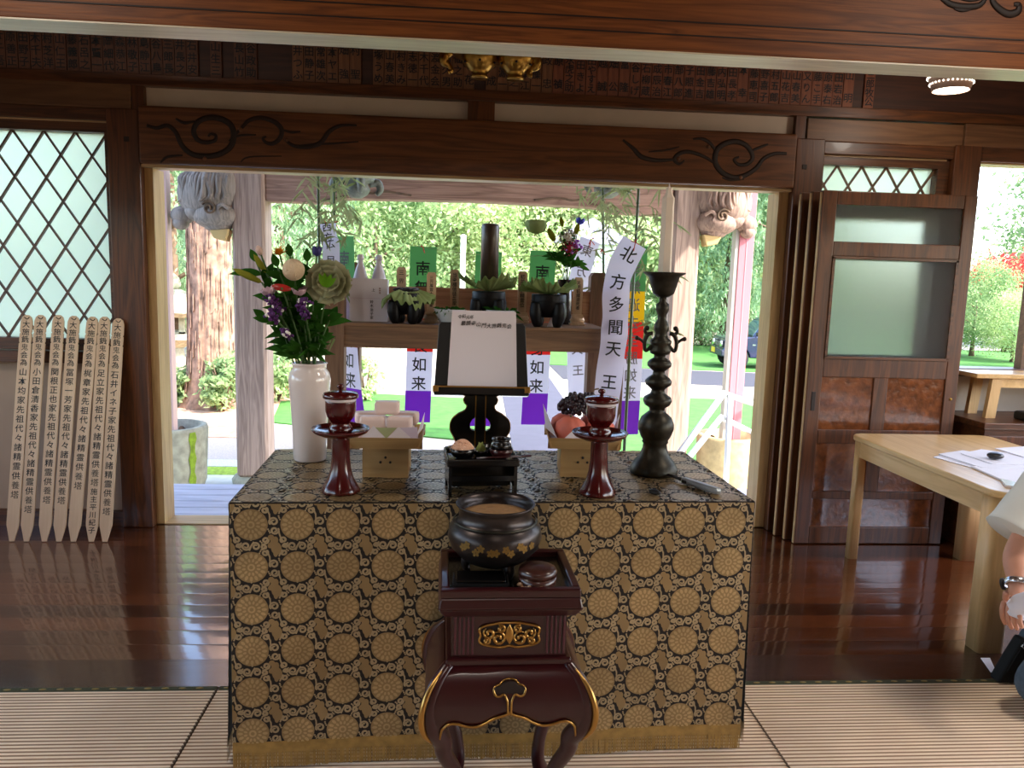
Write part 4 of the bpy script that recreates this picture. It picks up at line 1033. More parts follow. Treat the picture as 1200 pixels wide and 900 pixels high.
mk('drip_pan', G().lathe([(.0, .612), (.02, .615), (.036, .627), (.044, .652), (.052, .684), (.072, .695), (.071, .699), (.05, .692), (.04, .658), (0, .64)], seg=40), 'bronze', t)
for s in (-1, 1):
    g = G(); c = cr([(s*.024, 0, .455), (s*.05, 0, .43), (s*.056, 0, .46), (s*.046, 0, .485), (s*.03, 0, .49)], 6); g.tube(c, lerpl([.007, .006, .007, .008, .006], len(c)), 8)
    c = cr([(s*.046, 0, .485), (s*.056, 0, .497), (s*.052, 0, .51), (s*.044, 0, .508)], 5); g.tube(c, .006, 8); g.sphere((s*.05, 0, .508), .009, 10, 8)
    c = cr([(s*.054, 0, .455), (s*.07, 0, .468), (s*.082, 0, .473)], 5); g.tube(c, lerpl([.006, .005, .007], len(c)), 8); g.sphere((s*.083, 0, .473), .008, 10, 6)
    mk('handle', g, 'bronze', t)
t = thing('candle', 'tall ivory candle standing on the bronze candlestick', 'candle', CP+Vector((0, 0, .6405)))
g = G(); g.lathe([(0, 0), (.0235, 0), (.021, .305), (.012, .32), (.009, .34), (0, .344)], seg=6, smooth=False); mk('wax', g, 'wax', t); mk('wick', G().tube([(0, 0, .34), (0, 0, .352)], .002, 6), 'paper', t)
# lighter and small black thing
p = at(800, 563, Z=TZ+.012); q = at(843, 577, Z=TZ+.012)
t = thing('gas_lighter', 'silver gas lighter with black nozzle at the right corner of the altar cloth', 'lighter', (p.x, p.y, TZ+.003)); d = q-p
n0 = at(782, 557, Z=TZ+.012)-p
mk('nozzle', G().tube([Vector((0, 0, .012)), Vector((n0.x, n0.y, .012))], [.0055, .0045], 10), 'black_matt', t)
L_ = d.length; g = G(); g.box(0, L_, -.013, .013, .001, .022); mk('handle', g, mat('silver plastic', (150, 152, 150), .35, metal=.3), t, rot=(0, 0, math.atan2(d.y, d.x)), bevel=.008, seg=3)
mk('trigger', bx(.01, .03, -.016, -.01, .006, .016), 'black_matt', t, rot=(0, 0, math.atan2(d.y, d.x)), bevel=.002)
p = at(767, 579, Z=TZ+.005)  # small dark object of unknown kind
g = G(); g.sphere((0, 0, .009), (.022, .012, .009), 16, 10); tag(mk('black_object', g, 'black_matt', loc=(p.x, p.y, TZ+.003), rot=(0, 0, -.9)), 'small black oval pebble lying on the altar cloth near the candlestick', 'unidentified object')

# ================================================================== MAROON INCENSE STAND
SP = Vector((.148, 1.985, .0125)); SRZ = .02
t = thing('incense_stand', 'maroon lacquer incense stand with gold edging and curved legs before the altar', 'stand', SP, SRZ)
hx, hy, zt = .178, .15, .71
g = G()
z0, z1 = zt-.045, zt
def frust(g, w0, d0, za, w1, d1, zb, mi=0):
    vs = [(-w0, -d0, za), (w0, -d0, za), (w0, d0, za), (-w0, d0, za), (-w1, -d1, zb), (w1, -d1, zb), (w1, d1, zb), (-w1, d1, zb)]
    g.add(vs, [(3, 2, 1, 0), (4, 5, 6, 7), (0, 1, 5, 4), (1, 2, 6, 5), (2, 3, 7, 6), (3, 0, 4, 7)], mi)
frust(g, hx-.01, hy-.01, zt-.075, hx+.006, hy+.006, zt-.05); frust(g, hx+.006, hy+.006, zt-.05, hx, hy, zt-.022)
mk('top_slab', g, 'maroon', t, bevel=.004)
g = G()
for a in ((-hx, hx, -hy, -hy+.022), (-hx, hx, hy-.022, hy)): g.box(*a, zt-.022, zt)
for a in ((-hx, -hx+.022), (hx-.022, hx)): g.box(*a, -hy+.022, hy-.022, zt-.022, zt)
mk('rim', g, 'maroon', t, bevel=.004)
mk('inlay', bx(-hx+.022, hx-.022, -hy+.022, hy-.022, zt-.022, zt-.018), 'black', t)
# drawer box with carved gilt plaque
zb0, zb1 = .52, zt-.075
mk('box', bx(-.148, .148, -.125, .125, zb0, zb1), 'maroon', t)
wine = mat('wine lacquer', (74, 18, 32), .3, coat=.4)
for s in (-1, 1):
    for k_ in range(5): mk('reed', bx(s*.118-.024+k_*.011, s*.118-.018+k_*.011, -.13, -.124, zb0+.008, zb1-.004), wine, t, bevel=.0015)
def lobed(sx, sz, n=60):
    out = []
    for i in range(n):
        a = 2*PI*i/n
        r = 1-.05*math.cos(6*a)-.25*math.exp(-((a-1.5*PI)/.2)**2)-.1*math.exp(-((a-.5*PI)/.2)**2); k_ = (abs(math.cos(a))**2.6+abs(math.sin(a))**2.6)**(-1/2.6)
        out.append((sx*r*k_*math.cos(a), sz*r*k_*math.sin(a)))
    return out
oc = (0, (zb0+zb1)/2+.002)
lb = lobed(.078, .035)
orn = mk('carved_ornament', G().prism([(x, z+oc[1]) for x, z in lb], -.127, -.124, 'xz'), 'carve', t)
g = G(); g.tube([(x, -.128, z+oc[1]) for x, z in lb]+[(lb[0][0], -.128, lb[0][1]+oc[1])], .0035, 6); mk('gilt_rim', g, 'gold', orn)
g = G()
for s in (-1, 1):
    for cx, cz, r, tr in ((.028, -.008, .019, 1.4), (.052, .006, .016, -1.3), (.022, .018, .011, 1.2), (.058, -.014, .01, 1.2)):
        pts = [(s*(cx+r*(1-.75*i/18)*math.cos(1+tr*2*PI*i/18)), -.13, oc[1]+cz+r*(1-.75*i/18)*math.sin(1+tr*2*PI*i/18)) for i in range(19)]
        g.tube(pts, lerpl([.002, .005, .004], 19), 6)
g.lathe([(0, -.026), (.012, -.008), (.01, .012), (0, .028)], (0, -.13, oc[1]+.002), 10, sy=.35)
mk('gilt_scroll', g, 'gold', orn)
mk('waist', bx(-.162, .162, -.138, .138, zb0-.02, zb0), 'maroon', t, bevel=.005)
# aprons with ruyi cut-out and gilt line; bulging legs
za = zb0-.02
apr = [(0, .40), (.012, .392), (.03, .385), (.05, .368), (.068, .362), (.085, .366), (.1, .374), (.115, .372), (.128, .358), (.138, .335), (.142, .318), (.15, .31)]
apc = [tuple(v)[:2] for v in cr([(a, b, 0) for a, b in apr], 4)]
def bulge(z):   # outward swell of the legs / apron
    s = (za-z)/(za-.27); s = max(0, min(1, s)); return .052*math.sin(PI*min(1, s*1.05))**.8
def apron(width, axis):
    g = G(); n = 28; rows = 8
    vs = []; fs = []
    zs = []
    for i in range(n+1):
        u = -1+2*i/n; x = u*.15
        low = np.interp(abs(x), [p[0] for p in apc], [p[1] for p in apc])
        for j in range(rows+1):
            z = za-(za-low)*j/rows; b = bulge(z); k_ = (.15+b)/.15*width/.15
            vs.append((x*k_, -(.132+b*.9) if axis == 'x' else -(.132+b*.9), z))
    for i in range(n):
        for j in range(rows): fs.append((i*(rows+1)+j, i*(rows+1)+j+1, (i+1)*(rows+1)+j+1, (i+1)*(rows+1)+j))
    g.add(vs, fs, 0, True)
    return g, [vs[i*(rows+1)+rows] for i in range(n+1)]
for rz_, nm in ((0, 'front'), (PI, 'back')):
    g, edge = apron(.15, 'x'); o = mk('apron', g, 'maroon', t, rot=(0, 0, rz_), solid=.012)
    g = G(); g.tube([(x, y-.008, z) for x, y, z in edge], .0035, 6)
    mk('gilt_line', g, 'gold', o)
    zr = .455; yb = -(.132+bulge(.44)*.9)-.008
    ru = cr([(.004, yb-.002, .394), (.0045, yb, .415), (.006, yb, .43), (.014, yb, .444), (.026, yb, .44), (.036, yb, .443), (.04, yb, .455), (.034, yb, .463), (.024, yb, .466), (.014, yb, .475), (0, yb, .478)], 4)
    g2 = G(); full = ru+[Vector((-p.x, p.y, p.z)) for p in ru[::-1]]
    for p in full: p.y = -(.132+bulge(p.z)*.9)-.0085
    g2.tube(full, .003, 6); mk('gilt_ruyi', g2, 'gold', o)
    g3 = G(); pl3 = [(p.x, p.z) for p in full]; g3.prism(pl3, yb+.0035, yb+.006, 'xz'); mk('cut_out', g3, 'carve', o)
for rz_ in (PI/2, -PI/2):
    g, edge = apron(.128, 'y'); 
    g.v = [(x, y-.03, z) for x, y, z in g.v]
    o = mk('apron', g, 'maroon', t, rot=(0, 0, rz_), solid=.012)
for sx in (-1, 1):
    for sy in (-1, 1):
        zsl = [za, .46, .42, .38, .34, .30, .26, .20, .14, .08, .03]
        offs = [bulge(z) for z in zsl[:6]]+[.012, -.014, -.03, -.032, -.015]
        pts = [(sx*(.15+o_), sy*(.122+o_*.8), z) for z, o_ in zip(zsl, offs)]
        c = cr(pts, 4); rr = lerpl([.018, .022, .024, .026, .028, .026, .022, .02, .018, .02, .024], len(c))
        lg = mk('leg', G().tube(c, rr, 10), 'maroon', t)
        c2 = [(p.x+sx*r*.75, p.y-.9*r if sy < 0 else p.y+.9*r, p.z) for p, r in zip(c, rr)][:len(c)*5//10]
        mk('gilt_edge', G().tube([Vector(p) for p in c2], lerpl([.004, .008, .009, .005], len(c2)), 8), 'gold', lg)
g = G(); g.box(-.165, .165, -.14, .14, 0, .025); mk('foot_frame', g, 'maroon', t, bevel=.006)
# burner, tray, incense box on the stand
top = SP.z+zt-.018
BP = Vector((.115, 2.015, top+.0005))
t = thing('incense_burner', 'wide brown bronze incense bowl full of ash on the maroon stand', 'incense burner', BP)
g = G(); g.lathe([(0, .025), (.06, .025), (.09, .04), (.118, .07), (.128, .1), (.124, .125), (.105, .143), (.1, .148), (.098, .165), (.1, .178), (.108, .187), (.106, .191), (.098, .186), (.093, .17), (.093, .15), (0, .15)], seg=56); mk('bowl', g, 'burner', t)
mk('band', G().lathe([(.112, .139), (.116, .142), (.11, .146)], seg=56, cap=False), 'bronze', t)
mk('ash', G().lathe([(.094, .158), (.06, .163), (0, .165)], seg=40, cap=False), 'ash', t)
g = G()
for k_ in range(3):
    a = -PI/2+2*PI*k_/3+.5; x, y = .07*math.cos(a), .07*math.sin(a); c = cr([(x, y, .04), (x*1.12, y*1.12, .02), (x*1.05, y*1.05, .0)], 4); f_ = G().tube(c, lerpl([.018, .013, .01], len(c)), 10); mk('foot', f_, 'burner', t)
g = G()
rs = random.Random(11)
for k_ in range(16):
    a = -PI/2-.75+1.55*k_/15; z = .098+.008*math.sin(k_*1.7); r = .1275
    if k_ % 3 == 2: continue
    nrm = Vector((math.cos(a), math.sin(a), .05)); T = Matrix.Translation((r*math.cos(a), r*math.sin(a), z)) @ orient(nrm)
    for q in range(5): g.add([(p_[0], p_[1], .0012) for p_ in ell(.006*math.cos(q*2*PI/5), .006*math.sin(q*2*PI/5), .0055, .004, q*2*PI/5, 7)], [tuple(range(7))], 0, False, T)
mk('gold_inlay', g, mat('dull gold inlay', (120, 92, 44), .5, metal=.7), t)
t = thing('incense_tray', 'black square tray under the bronze burner on the maroon stand', 'tray', (.075, 1.915, top+.0005))
g = G(); g.box(-.072, .072, -.045, .03, 0, .004); g.box(-.072, .072, -.049, -.045, 0, .02); g.box(-.072, -.068, -.045, .03, 0, .02); g.box(.068, .072, -.045, .03, 0, .02); mk('dish', g, 'black_matt', t)
mk('lid', bx(-.064, .064, -.042, .028, .02, .026), 'black', t, bevel=.002)
t = thing('incense_box', 'round lidded brown lacquer incense box at the front right of the maroon stand', 'box', (.223, 1.905, top+.0005))
wl_ = mat('mottled brown lacquer', (64, 34, 27), .3, coat=.3, noise=.4, nscale=30)
mk('base', G().lathe([(0, 0), (.042, 0), (.048, .006), (.05, .03), (.048, .03), (0, .03)], seg=40), wl_, t)
mk('lid', G().lathe([(.05, .0305), (.0505, .042), (.046, .05), (.03, .055), (0, .057)], seg=40), wl_, t)
g = G()
for k_ in range(9):
    a = -PI*.92+k_*.2; g.sphere((.0492*math.cos(a), .0492*math.sin(a), .008+.004*math.sin(k_*2)), (.007, .007, .006), 8, 6)
mk('pale_cloud', g, mat('worn ivory decoration', (186, 150, 120), .6), t)

# ================================================================== PALE TABLE ON THE RIGHT
X0, X1, Y0, Y1, ZT = 2.18, 2.98, 2.85, 4.04, .7
t = thing('wooden_table', 'pale oak table with rounded corners at the right, papers on it', 'table', ((X0+X1)/2, (Y0+Y1)/2, 0))
hx, hy = (X1-X0)/2, (Y1-Y0)/2
def rrect(hx, hy, r, n=6):
    out = []
    for cx, cy, a0 in ((hx-r, hy-r, 0), (-hx+r, hy-r, PI/2), (-hx+r, -hy+r, PI), (hx-r, -hy+r, 1.5*PI)):
        for i in range(n+1): a = a0+PI/2*i/n; out.append((cx+r*math.cos(a), cy+r*math.sin(a)))
    return out
mk('tabletop', G().prism(rrect(hx, hy, .07), ZT-.03, ZT, 'xy'), 'table_pale', t, bevel=.008, seg=3)
g = G(); g.box(-hx+.03, -hx+.055, -hy+.05, hy-.05, ZT-.12, ZT-.03); mk('apron', g, 'table_pale', t)
g = G(); g.box(hx-.055, hx-.03, -hy+.05, hy-.05, ZT-.12, ZT-.03); mk('apron', g, 'table_pale', t)
g = G(); g.box(-hx+.055, hx-.055, -hy+.03, -hy+.055, ZT-.12, ZT-.03); mk('apron', g, 'table_pale', t)
g = G(); g.box(-hx+.055, hx-.055, hy-.055, hy-.03, ZT-.12, ZT-.03); mk('apron', g, 'table_pale', t)
for x, y, w in ((-hx+.075, -hy+.075, .06), (hx-.075, -hy+.075, .06), (-hx+.05, hy-.05, .028), (hx-.09, hy-.06, .05)):
    pr = rrect(w, w*.9, w*.5); mk('leg', G().prism([(x+a, y+b) for a, b in pr], 0, ZT-.03, 'xy', smooth=True), 'table_pale_z', t)
def sheet_on(name, label, pxs, z, th, m='paper2', group='papers on the pale table', mark=None):
    P_ = [at(px, py, Z=z) for px, py in pxs]; c = sum(P_, Vector())/len(P_)
    o = thing(name, label, 'paper', (c.x, c.y, z), group=group)
    mk('sheet', G().prism([(p.x-c.x, p.y-c.y) for p in P_], 0, th, 'xy'), m, o)
    if mark: mark(o, c, P_)
    return o
sheet_on('document', 'lowest white document sticking out left on the pale table', [(1094, 536), (1124, 530), (1215, 542), (1215, 556), (1166, 556)], ZT+.001, .003)
sheet_on('document', 'white sheets under the black stone on the pale table', [(1100, 533), (1128, 529), (1215, 544), (1215, 552), (1150, 549)], ZT+.0045, .006)
sheet_on('document', 'top white sheet with the black stone on it', [(1126, 532), (1150, 527), (1215, 536), (1215, 546), (1162, 544)], ZT+.011, .003)
sheet_on('document', 'white sheet furthest back near the green pen', [(1166, 526), (1215, 523), (1215, 541)], ZT+.0145, .004)
def clip_cover(o, c, P_):
    mk('cover_edge', G().prism([(p.x-c.x, p.y-c.y) for p in P_[2:]+[P_[2]+Vector((.02, .03, 0))]], .008, .009, 'xy'), mat('clear sleeve', (200, 210, 200), .2), o)
sheet_on('booklet', 'thick booklet in a clear sleeve at the near edge of the pale table', [(1138, 548), (1215, 548), (1215, 575), (1178, 571), (1172, 563)], ZT+.001, .008, group=None, mark=clip_cover)
p = at(1166, 538, Z=ZT+.015); g = G(); g.sphere((0, 0, .017), (.038, .03, .0165), 20, 12); tag(mk('paperweight', g, mat('black stone', (26, 26, 30), .3), loc=p), 'smooth black oval paperweight on the white sheets', 'paperweight')
p = at(1189, 523, Z=ZT+.025); t = thing('pen', 'green pen lying at the back of the pale table', 'pen', (p.x, p.y, ZT+.001)); mk('barrel', G().tube([(0, 0, .006), (.14, .02, .006)], .005, 8), mat('green plastic', (30, 110, 60), .3), t); mk('cap', G().tube([(-.03, -.004, .006), (.0, 0, .006)], .0056, 8), 'white', t)
# dark sideboard, small stand and flat case by the right window
t = thing('sideboard', 'low dark wooden sideboard below the right window', 'sideboard', (3.75, 4.25, 0))
mk('top', bx(-.78, .85, -.2, .24, .73, .765), 'dark_x', t, bevel=.004)
mk('carcass', bx(-.76, .83, -.18, .23, 0, .73), 'dark_x', t)
for x in (-.74, -.2, .34): mk('door', bx(x, x+.5, -.192, -.18, .06, .69), 'dark_z', t, bevel=.004)
t = thing('wooden_stand', 'small pale wooden stand with splayed legs on the dark sideboard', 'stand', (3.42, 4.3, .7655))
mk('top', bx(-.42, .42, -.1, .12, .235, .262), 'table_pale', t, bevel=.004)
for x in (-.28, .28):
    for y in (-.07, .09):
        g = G(); s = 1 if x > 0 else -1; g.add([(x-.03-s*.0, y-.015, .235), (x+.03, y-.015, .235), (x+.03, y+.015, .235), (x-.03, y+.015, .235), (x-.03+s*.02, y-.015, 0), (x+.03+s*.02, y-.015, 0), (x+.03+s*.02, y+.015, 0), (x-.03+s*.02, y+.015, 0)], [(0, 3, 2, 1), (4, 5, 6, 7), (0, 1, 5, 4), (1, 2, 6, 5), (2, 3, 7, 6), (3, 0, 4, 7)]); mk('leg', g, 'table_pale_z', t)
mk('rail', bx(-.3, .3, -.075, -.055, .18, .235), 'table_pale', t)
t = thing('black_case', 'flat black case lying on the dark sideboard at the right edge', 'case', (3.42, 4.13, .7655))
mk('shell', bx(-.16, .16, -.07, .09, 0, .05), 'black_matt', t, bevel=.012); mk('clasp', bx(-.1, -.05, -.075, -.069, .018, .034), 'chrome', t)
# slip of paper on the floor
p = at(1156, 778, Z=.005); t = thing('paper_slip', 'white paper slip on the floor beside the near table leg', 'paper', (p.x, p.y, .0045)); P_ = [at(x, y, Z=.005)-p for x, y in ((1149, 771), (1160, 771), (1167, 786), (1161, 788))]
mk('sheet', G().prism([(q.x, q.y) for q in P_], 0, .001, 'xy'), 'paper2', t)

# ================================================================== PERSON kneeling at the right edge
def skin_mesh(name, verts, edges, radii, m, parent, sub=2, loc=(0, 0, 0)):
    me = bpy.data.meshes.new(name); me.from_pydata(verts, edges, []); o = bpy.data.objects.new(name, me); COL.objects.link(o)
    o.modifiers.new('skin', 'SKIN'); lay_ = me.skin_vertices[0].data
    for i, r in enumerate(radii): lay_[i].radius = (r, r) if not isinstance(r, tuple) else r; lay_[i].use_root = (i == 0)
    sb = o.modifiers.new('sub', 'SUBSURF'); sb.levels = sub; sb.render_levels = sub
    dg = bpy.context.evaluated_depsgraph_get(); nm = bpy.data.meshes.new_from_object(o.evaluated_get(dg))
    bpy.data.objects.remove(o)
    nm.materials.clear(); nm.materials.append(M[m])
    nm.polygons.foreach_set('use_smooth', [True]*len(nm.polygons))
    q = bpy.data.objects.new(name, nm); COL.objects.link(q); q.location = loc; q.parent = parent
    return q
def bw(px, py, Y): return at(px, py, Y=Y)
PB = Vector((2.42, 2.42, .012))
per = thing('person', 'person kneeling at the right edge in a pale short-sleeved shirt and jeans', 'person', PB)
def rel(p): return tuple(Vector(p)-PB)
sh_n = bw(1262, 524, 2.42); el_n = bw(1190, 650, 2.33); wr_n = bw(1192, 688, 2.26)
hand = bw(1189, 703, 2.25)
sh_f = Vector((sh_n.x+.3, 2.72, sh_n.z)); el_f = Vector((2.5, 2.84, .64)); wr_f = Vector((2.36, 2.72, .42))
pel = Vector((2.56, 2.56, .26)); chest = Vector((2.46, 2.57, .74)); neck = Vector((2.41, 2.57, .97)); 
V = [rel(pel), rel((2.54, 2.57, .52)), rel(chest), rel((2.42, 2.57, .9)), rel(neck+Vector((-.01, 0, .04))), rel(neck+Vector((-.04, 0, .12))), rel(neck+Vector((-.05, 0, .2))), rel(neck+Vector((-.04, 0, .27)))]
R = [(.12, .13), (.1, .11), (.1, .12), (.07, .085), .05, .07, .09, .07]
E = [(0, 1), (1, 2), (2, 3), (3, 4), (4, 5), (5, 6), (6, 7)]
def addv(p, r, par): V.append(rel(p)); R.append(r); E.append((par, len(V)-1)); return len(V)-1
def arm(sh, el, wr, hd, toward):
    a = addv(sh, .05, 3); b = addv(sh.lerp(el, .5), .046, a); c = addv(el, .042, b); d = addv(el.lerp(wr, .35), .041, c); e = addv(wr, .027, d)
    pm = addv(hd, (.018, .036), e)
    return e, pm
e1, p1 = arm(sh_n, el_n, wr_n, hand, None); e2, p2 = arm(sh_f, el_f, wr_f, wr_f+Vector((.0, -.09, -.02)), None)
for side in (-1, 1):
    y0 = 2.54+side*.12; dx = -.02+.22*(side > 0)
    h_ = addv((2.5, y0, .24), .085, 0); k_ = addv((2.22+dx, y0+side*.02, .2), .066, h_); kn = addv((2.12+dx, y0+side*.02, .15), .05, k_); kn = addv((2.09+dx, y0+side*.02, .1), .042, kn); sn = addv((2.2+dx, y0+side*.02, .07), .04, kn); an = addv((2.56, y0+side*.01, .05), .042, sn); ft = addv((2.68, y0, .04), .03, an)
skin_mesh('body', V, E, R, 'skin', per)
# fingers of the near hand (curled around the white paper), joined to the palm
fv = []; fe = []; fr_ = []
hb = Vector(rel(hand)); dirh = (hand-wr_n).normalized(); acr = Vector((.25, -.9, .1)).normalized()
gF = []
for i, (off, ln) in enumerate(((-.03, .068), (-.011, .078), (.009, .074), (.028, .058))):
    b0 = hb+acr*off+dirh*.01; d1 = (dirh+Vector((-.15, 0, 0))).normalized(); d2 = (dirh+Vector((.75, .1, 0))).normalized()
    ps = [b0, b0+d1*.03, b0+d1*.03+(d1+d2).normalized()*ln*.42, b0+d1*.03+(d1+d2).normalized()*ln*.42+d2*ln*.4]
    n = len(fv); fv += [tuple(p) for p in ps]; fe += [(n, n+1), (n+1, n+2), (n+2, n+3)]; fr_ += [.0105, .0095, .0085, .007]
    skin_mesh('finger', [tuple(p) for p in ps], [(0, 1), (1, 2), (2, 3)], [.0105, .0095, .0085, .007], 'skin', per)
ps = [hb+acr*-.03-dirh*.02, hb+acr*-.05+dirh*.01+Vector((.02, 0, 0)), hb+acr*-.045+dirh*.035+Vector((.035, 0, 0))]
skin_mesh('thumb', [tuple(p) for p in ps], [(0, 1), (1, 2)], [.0125, .011, .0085], 'skin', per)
# clothing
sv = [rel((2.56, 2.56, .3)), rel((2.54, 2.57, .52)), rel(chest), rel((2.42, 2.57, .91)), rel(neck+Vector((-.005, 0, .02)))]
sr = [(.175, .2), (.17, .19), (.175, .2), (.14, .16), .075]
se = [(0, 1), (1, 2), (2, 3), (3, 4)]
for sh in (sh_n, sh_f): n = len(sv); sv += [rel(Vector((2.42, 2.57, .9)).lerp(sh, .55)), rel(sh)]; sr += [.115, .1]; se += [(3, n), (n, n+1)]
for sh, cuff, up_ in ((sh_n, bw(1186, 624, 2.36), .083), (sh_f, sh_f.lerp(el_f, .75), .08)):
    g = G(); p_ = [rel(chest.lerp(sh, .55)+Vector((0, 0, .06))), rel(sh.lerp(chest, .12)), rel(sh), rel(sh.lerp(cuff, .3)), rel(sh.lerp(cuff, .65)), rel(sh.lerp(cuff, .97)), rel(cuff)]
    c = cr(p_, 4); g.tube(c, [q*(1+.015*math.sin(i*1.9)) for i, q in enumerate(lerpl([.07, .088, .086, .08, .08, up_, up_+.002], len(c)))], 28)
    mk('sleeve', g, 'shirt', per)
skin_mesh('shirt', sv, se, sr, 'shirt', per)
jv = [rel((2.54, 2.56, .24)), rel((2.56, 2.56, .33)), rel((2.56, 2.56, .42))]; jr = [(.16, .18), (.165, .185), (.16, .18)]; je = [(0, 1), (1, 2)]
for side in (-1, 1):
    y0 = 2.54+side*.12; dx = -.02+.22*(side > 0); n = len(jv)
    jv += [rel((2.48, y0, .25)), rel((2.24+dx, y0+side*.02, .21)), rel((2.12+dx, y0+side*.02, .175)), rel((2.07+dx, y0+side*.02, .115)), rel((2.13+dx, y0+side*.02, .085)), rel((2.26+dx, y0+side*.02, .085)), rel((2.54, y0+side*.01, .075))]
    jr += [.125, .1, .095, .085, .075, .072, .06]; je += [(0, n)]+[(n+q, n+q+1) for q in range(6)]
skin_mesh('jeans', jv, je, jr, 'jeans', per)
hc = neck+Vector((-.05, 0, .2))-PB
g = G(); g.sphere((hc.x+.015, hc.y, hc.z+.03), (.105, .095, .1), 20, 14); mk('hair', g, 'hair', per)
g = G(); g.sphere((hc.x-.1, hc.y, hc.z-.01), (.018, .012, .022), 10, 8)
mk('nose', g, 'skin', per)
g = G(); 
for s in (-1, 1): g.sphere((hc.x-.082, hc.y+s*.032, hc.z+.012), (.008, .012, .007), 10, 8)
mk('eye', g, 'black_matt', per)
g = G(); g.sphere((hc.x-.085, hc.y, hc.z-.05), (.008, .022, .006), 10, 6); mk('mouth', g, mat('lips', (170, 90, 84), .5), per)
for s in (-1, 1): mk('ear', G().sphere((hc.x+.01, hc.y+s*.092, hc.z-.005), (.02, .01, .03), 10, 8), 'skin', per)
wd = (wr_n-el_n).normalized(); T = Matrix.Translation(Vector(rel(wr_n))-wd*.012) @ orient(wd)
w_ = thing('wristwatch', 'dark wristwatch with steel band on the kneeling person', 'watch', PB)
mk('band', G().lathe([(.0345, -.01), (.037, -.008), (.037, .008), (.0345, .01)], seg=28, T=T, cap=False), 'chain', w_, solid=.001)
mk('case', G().lathe([(0, 0), (.019, 0), (.019, .008), (.016, .01), (0, .01)], seg=24, T=T @ Matrix.Translation((-.036, 0, 0)) @ Matrix.Rotation(-PI/2, 4, 'Y')), 'black_matt', w_)
# white paper held in the hand
t = thing('folded_paper', 'crumpled white paper held in the hand of the kneeling person', 'paper', hand)
g = G(); n = 7
P0 = [bw(1183, 706, 2.22), bw(1204, 688, 2.2), bw(1212, 730, 2.2), bw(1184, 722, 2.22)]
vs = []
for j in range(n):
    for i in range(n):
        u, v_ = i/(n-1), j/(n-1); p = P0[0].lerp(P0[1], u).lerp(P0[3].lerp(P0[2], u), v_); p.y += .012*math.sin(5*u+3*v_)+.008*math.sin(9*v_); vs.append(p-hand)
g.add(vs, [(j*n+i, j*n+i+1, (j+1)*n+i+1, (j+1)*n+i) for j in range(n-1) for i in range(n-1)], 0, True); mk('sheet', g, 'paper2', t, solid=.0015)
# black shoulder bag with chain
p = at(1178, 800, Z=.012); p.y += .02
t = thing('shoulder_bag', 'small black bag with a steel chain strap at the right edge near the kneeling person', 'bag', (p.x+.02, p.y, .0125))
g = G(); g.prism([(-.055, 0), (.1, 0), (.12, .14), (.03, .18), (-.01, .1)], -.03, .03, 'xz'); mk('pouch', g, 'leather', t, bevel=.012, seg=3)
mk('flap', G().prism([(-.03, .05), (.1, .05), (.118, .142), (.032, .178), (-.005, .105)], -.036, -.031, 'xz'), 'leather', t, bevel=.004)
g = G(); c = cr([(.02, -.036, .15), (.035, -.05, .19), (.06, -.04, .22), (.09, -.03, .25)], 5)
for i in range(0, len(c), 1):
    T = Matrix.Translation(c[i]) @ Matrix.Rotation(.8, 4, 'Y') @ Matrix.Rotation(PI/2*(i % 2), 4, 'X')
    ring = [T @ Vector((.008*math.cos(a*PI/5), .0055*math.sin(a*PI/5), 0)) for a in range(11)]; g.tube(ring, .0018, 5)
mk('chain_strap', g, 'chain', t)

# ================================================================== OUTDOORS
GZ = -.9
S_ = 2.4/1.85
# veranda boards
g = G()
for i in range(6):
    y = 4.66+i*.14; g.box(-2.04, 2.3, y+.002, y+.138, -.06, -.03)
struct('floor_veranda', g, 'veranda', 'bluish sky-tinted veranda boards just outside the entrance', 'veranda', bevel=.003)
g = G(); g.box(-2.04, 2.3, 4.62, 5.48, -.2, -.062); 
for x in (-1.95, -.6, .8, 2.15): g.box(x-.06, x+.06, 5.3, 5.42, GZ, -.2)
struct('trim_19', g, 'dark_x', 'joists and posts carrying the veranda', 'joist')
def poly_ground(name, pts, z, m, label, cat, th=.02):
    return struct(name, G().prism(pts, z-th, z, 'xy'), m, label, cat)
def gp(*px): return [tuple(at(x, y, Z=GZ))[:2] for x, y in px]
poly_ground('ground', [(-60, 4.7), (60, 4.7), (60, 120), (-60, 120)], GZ-.005, 'gravel', 'pale sunlit gravel ground of the temple yard', 'ground', .1)
ya = at(278, 548, Z=GZ).y; yb = at(278, 558, Z=GZ).y; yc = at(278, 540, Z=GZ).y; yd = at(278, 520, Z=GZ).y; ye = at(200, 470, Z=GZ).y
poly_ground('ground_apron', [(-3.3, 5.5), (4.2, 5.5), (4.2, yb), (-3.3, yb)], GZ+.012, 'concrete', 'pale concrete apron around the porch posts', 'paving')
tag(mk('moss_strip', G().prism([(-9, yb+.01), (.6, yb+.01), (.6, ya), (-9, ya)], GZ-.01, GZ+.01, 'xy'), 'moss'), 'yellow-green moss strip along the porch apron', 'moss', None, 'stuff')
poly_ground('ground_kerb', [(-9, ya), (.6, ya), (.6, yc), (-9, yc)], GZ+.014, 'gravel_grey', 'grey gravel drip line beyond the moss', 'gravel')
poly_ground('ground_soil', [(-20, yd+.5), (-3.1, yd+.4), (-2.7, ye), (-3.6, ye+6), (-20, ye+8)], GZ+.004, 'soil', 'brown needle-covered earth around the cedar trunk', 'soil')
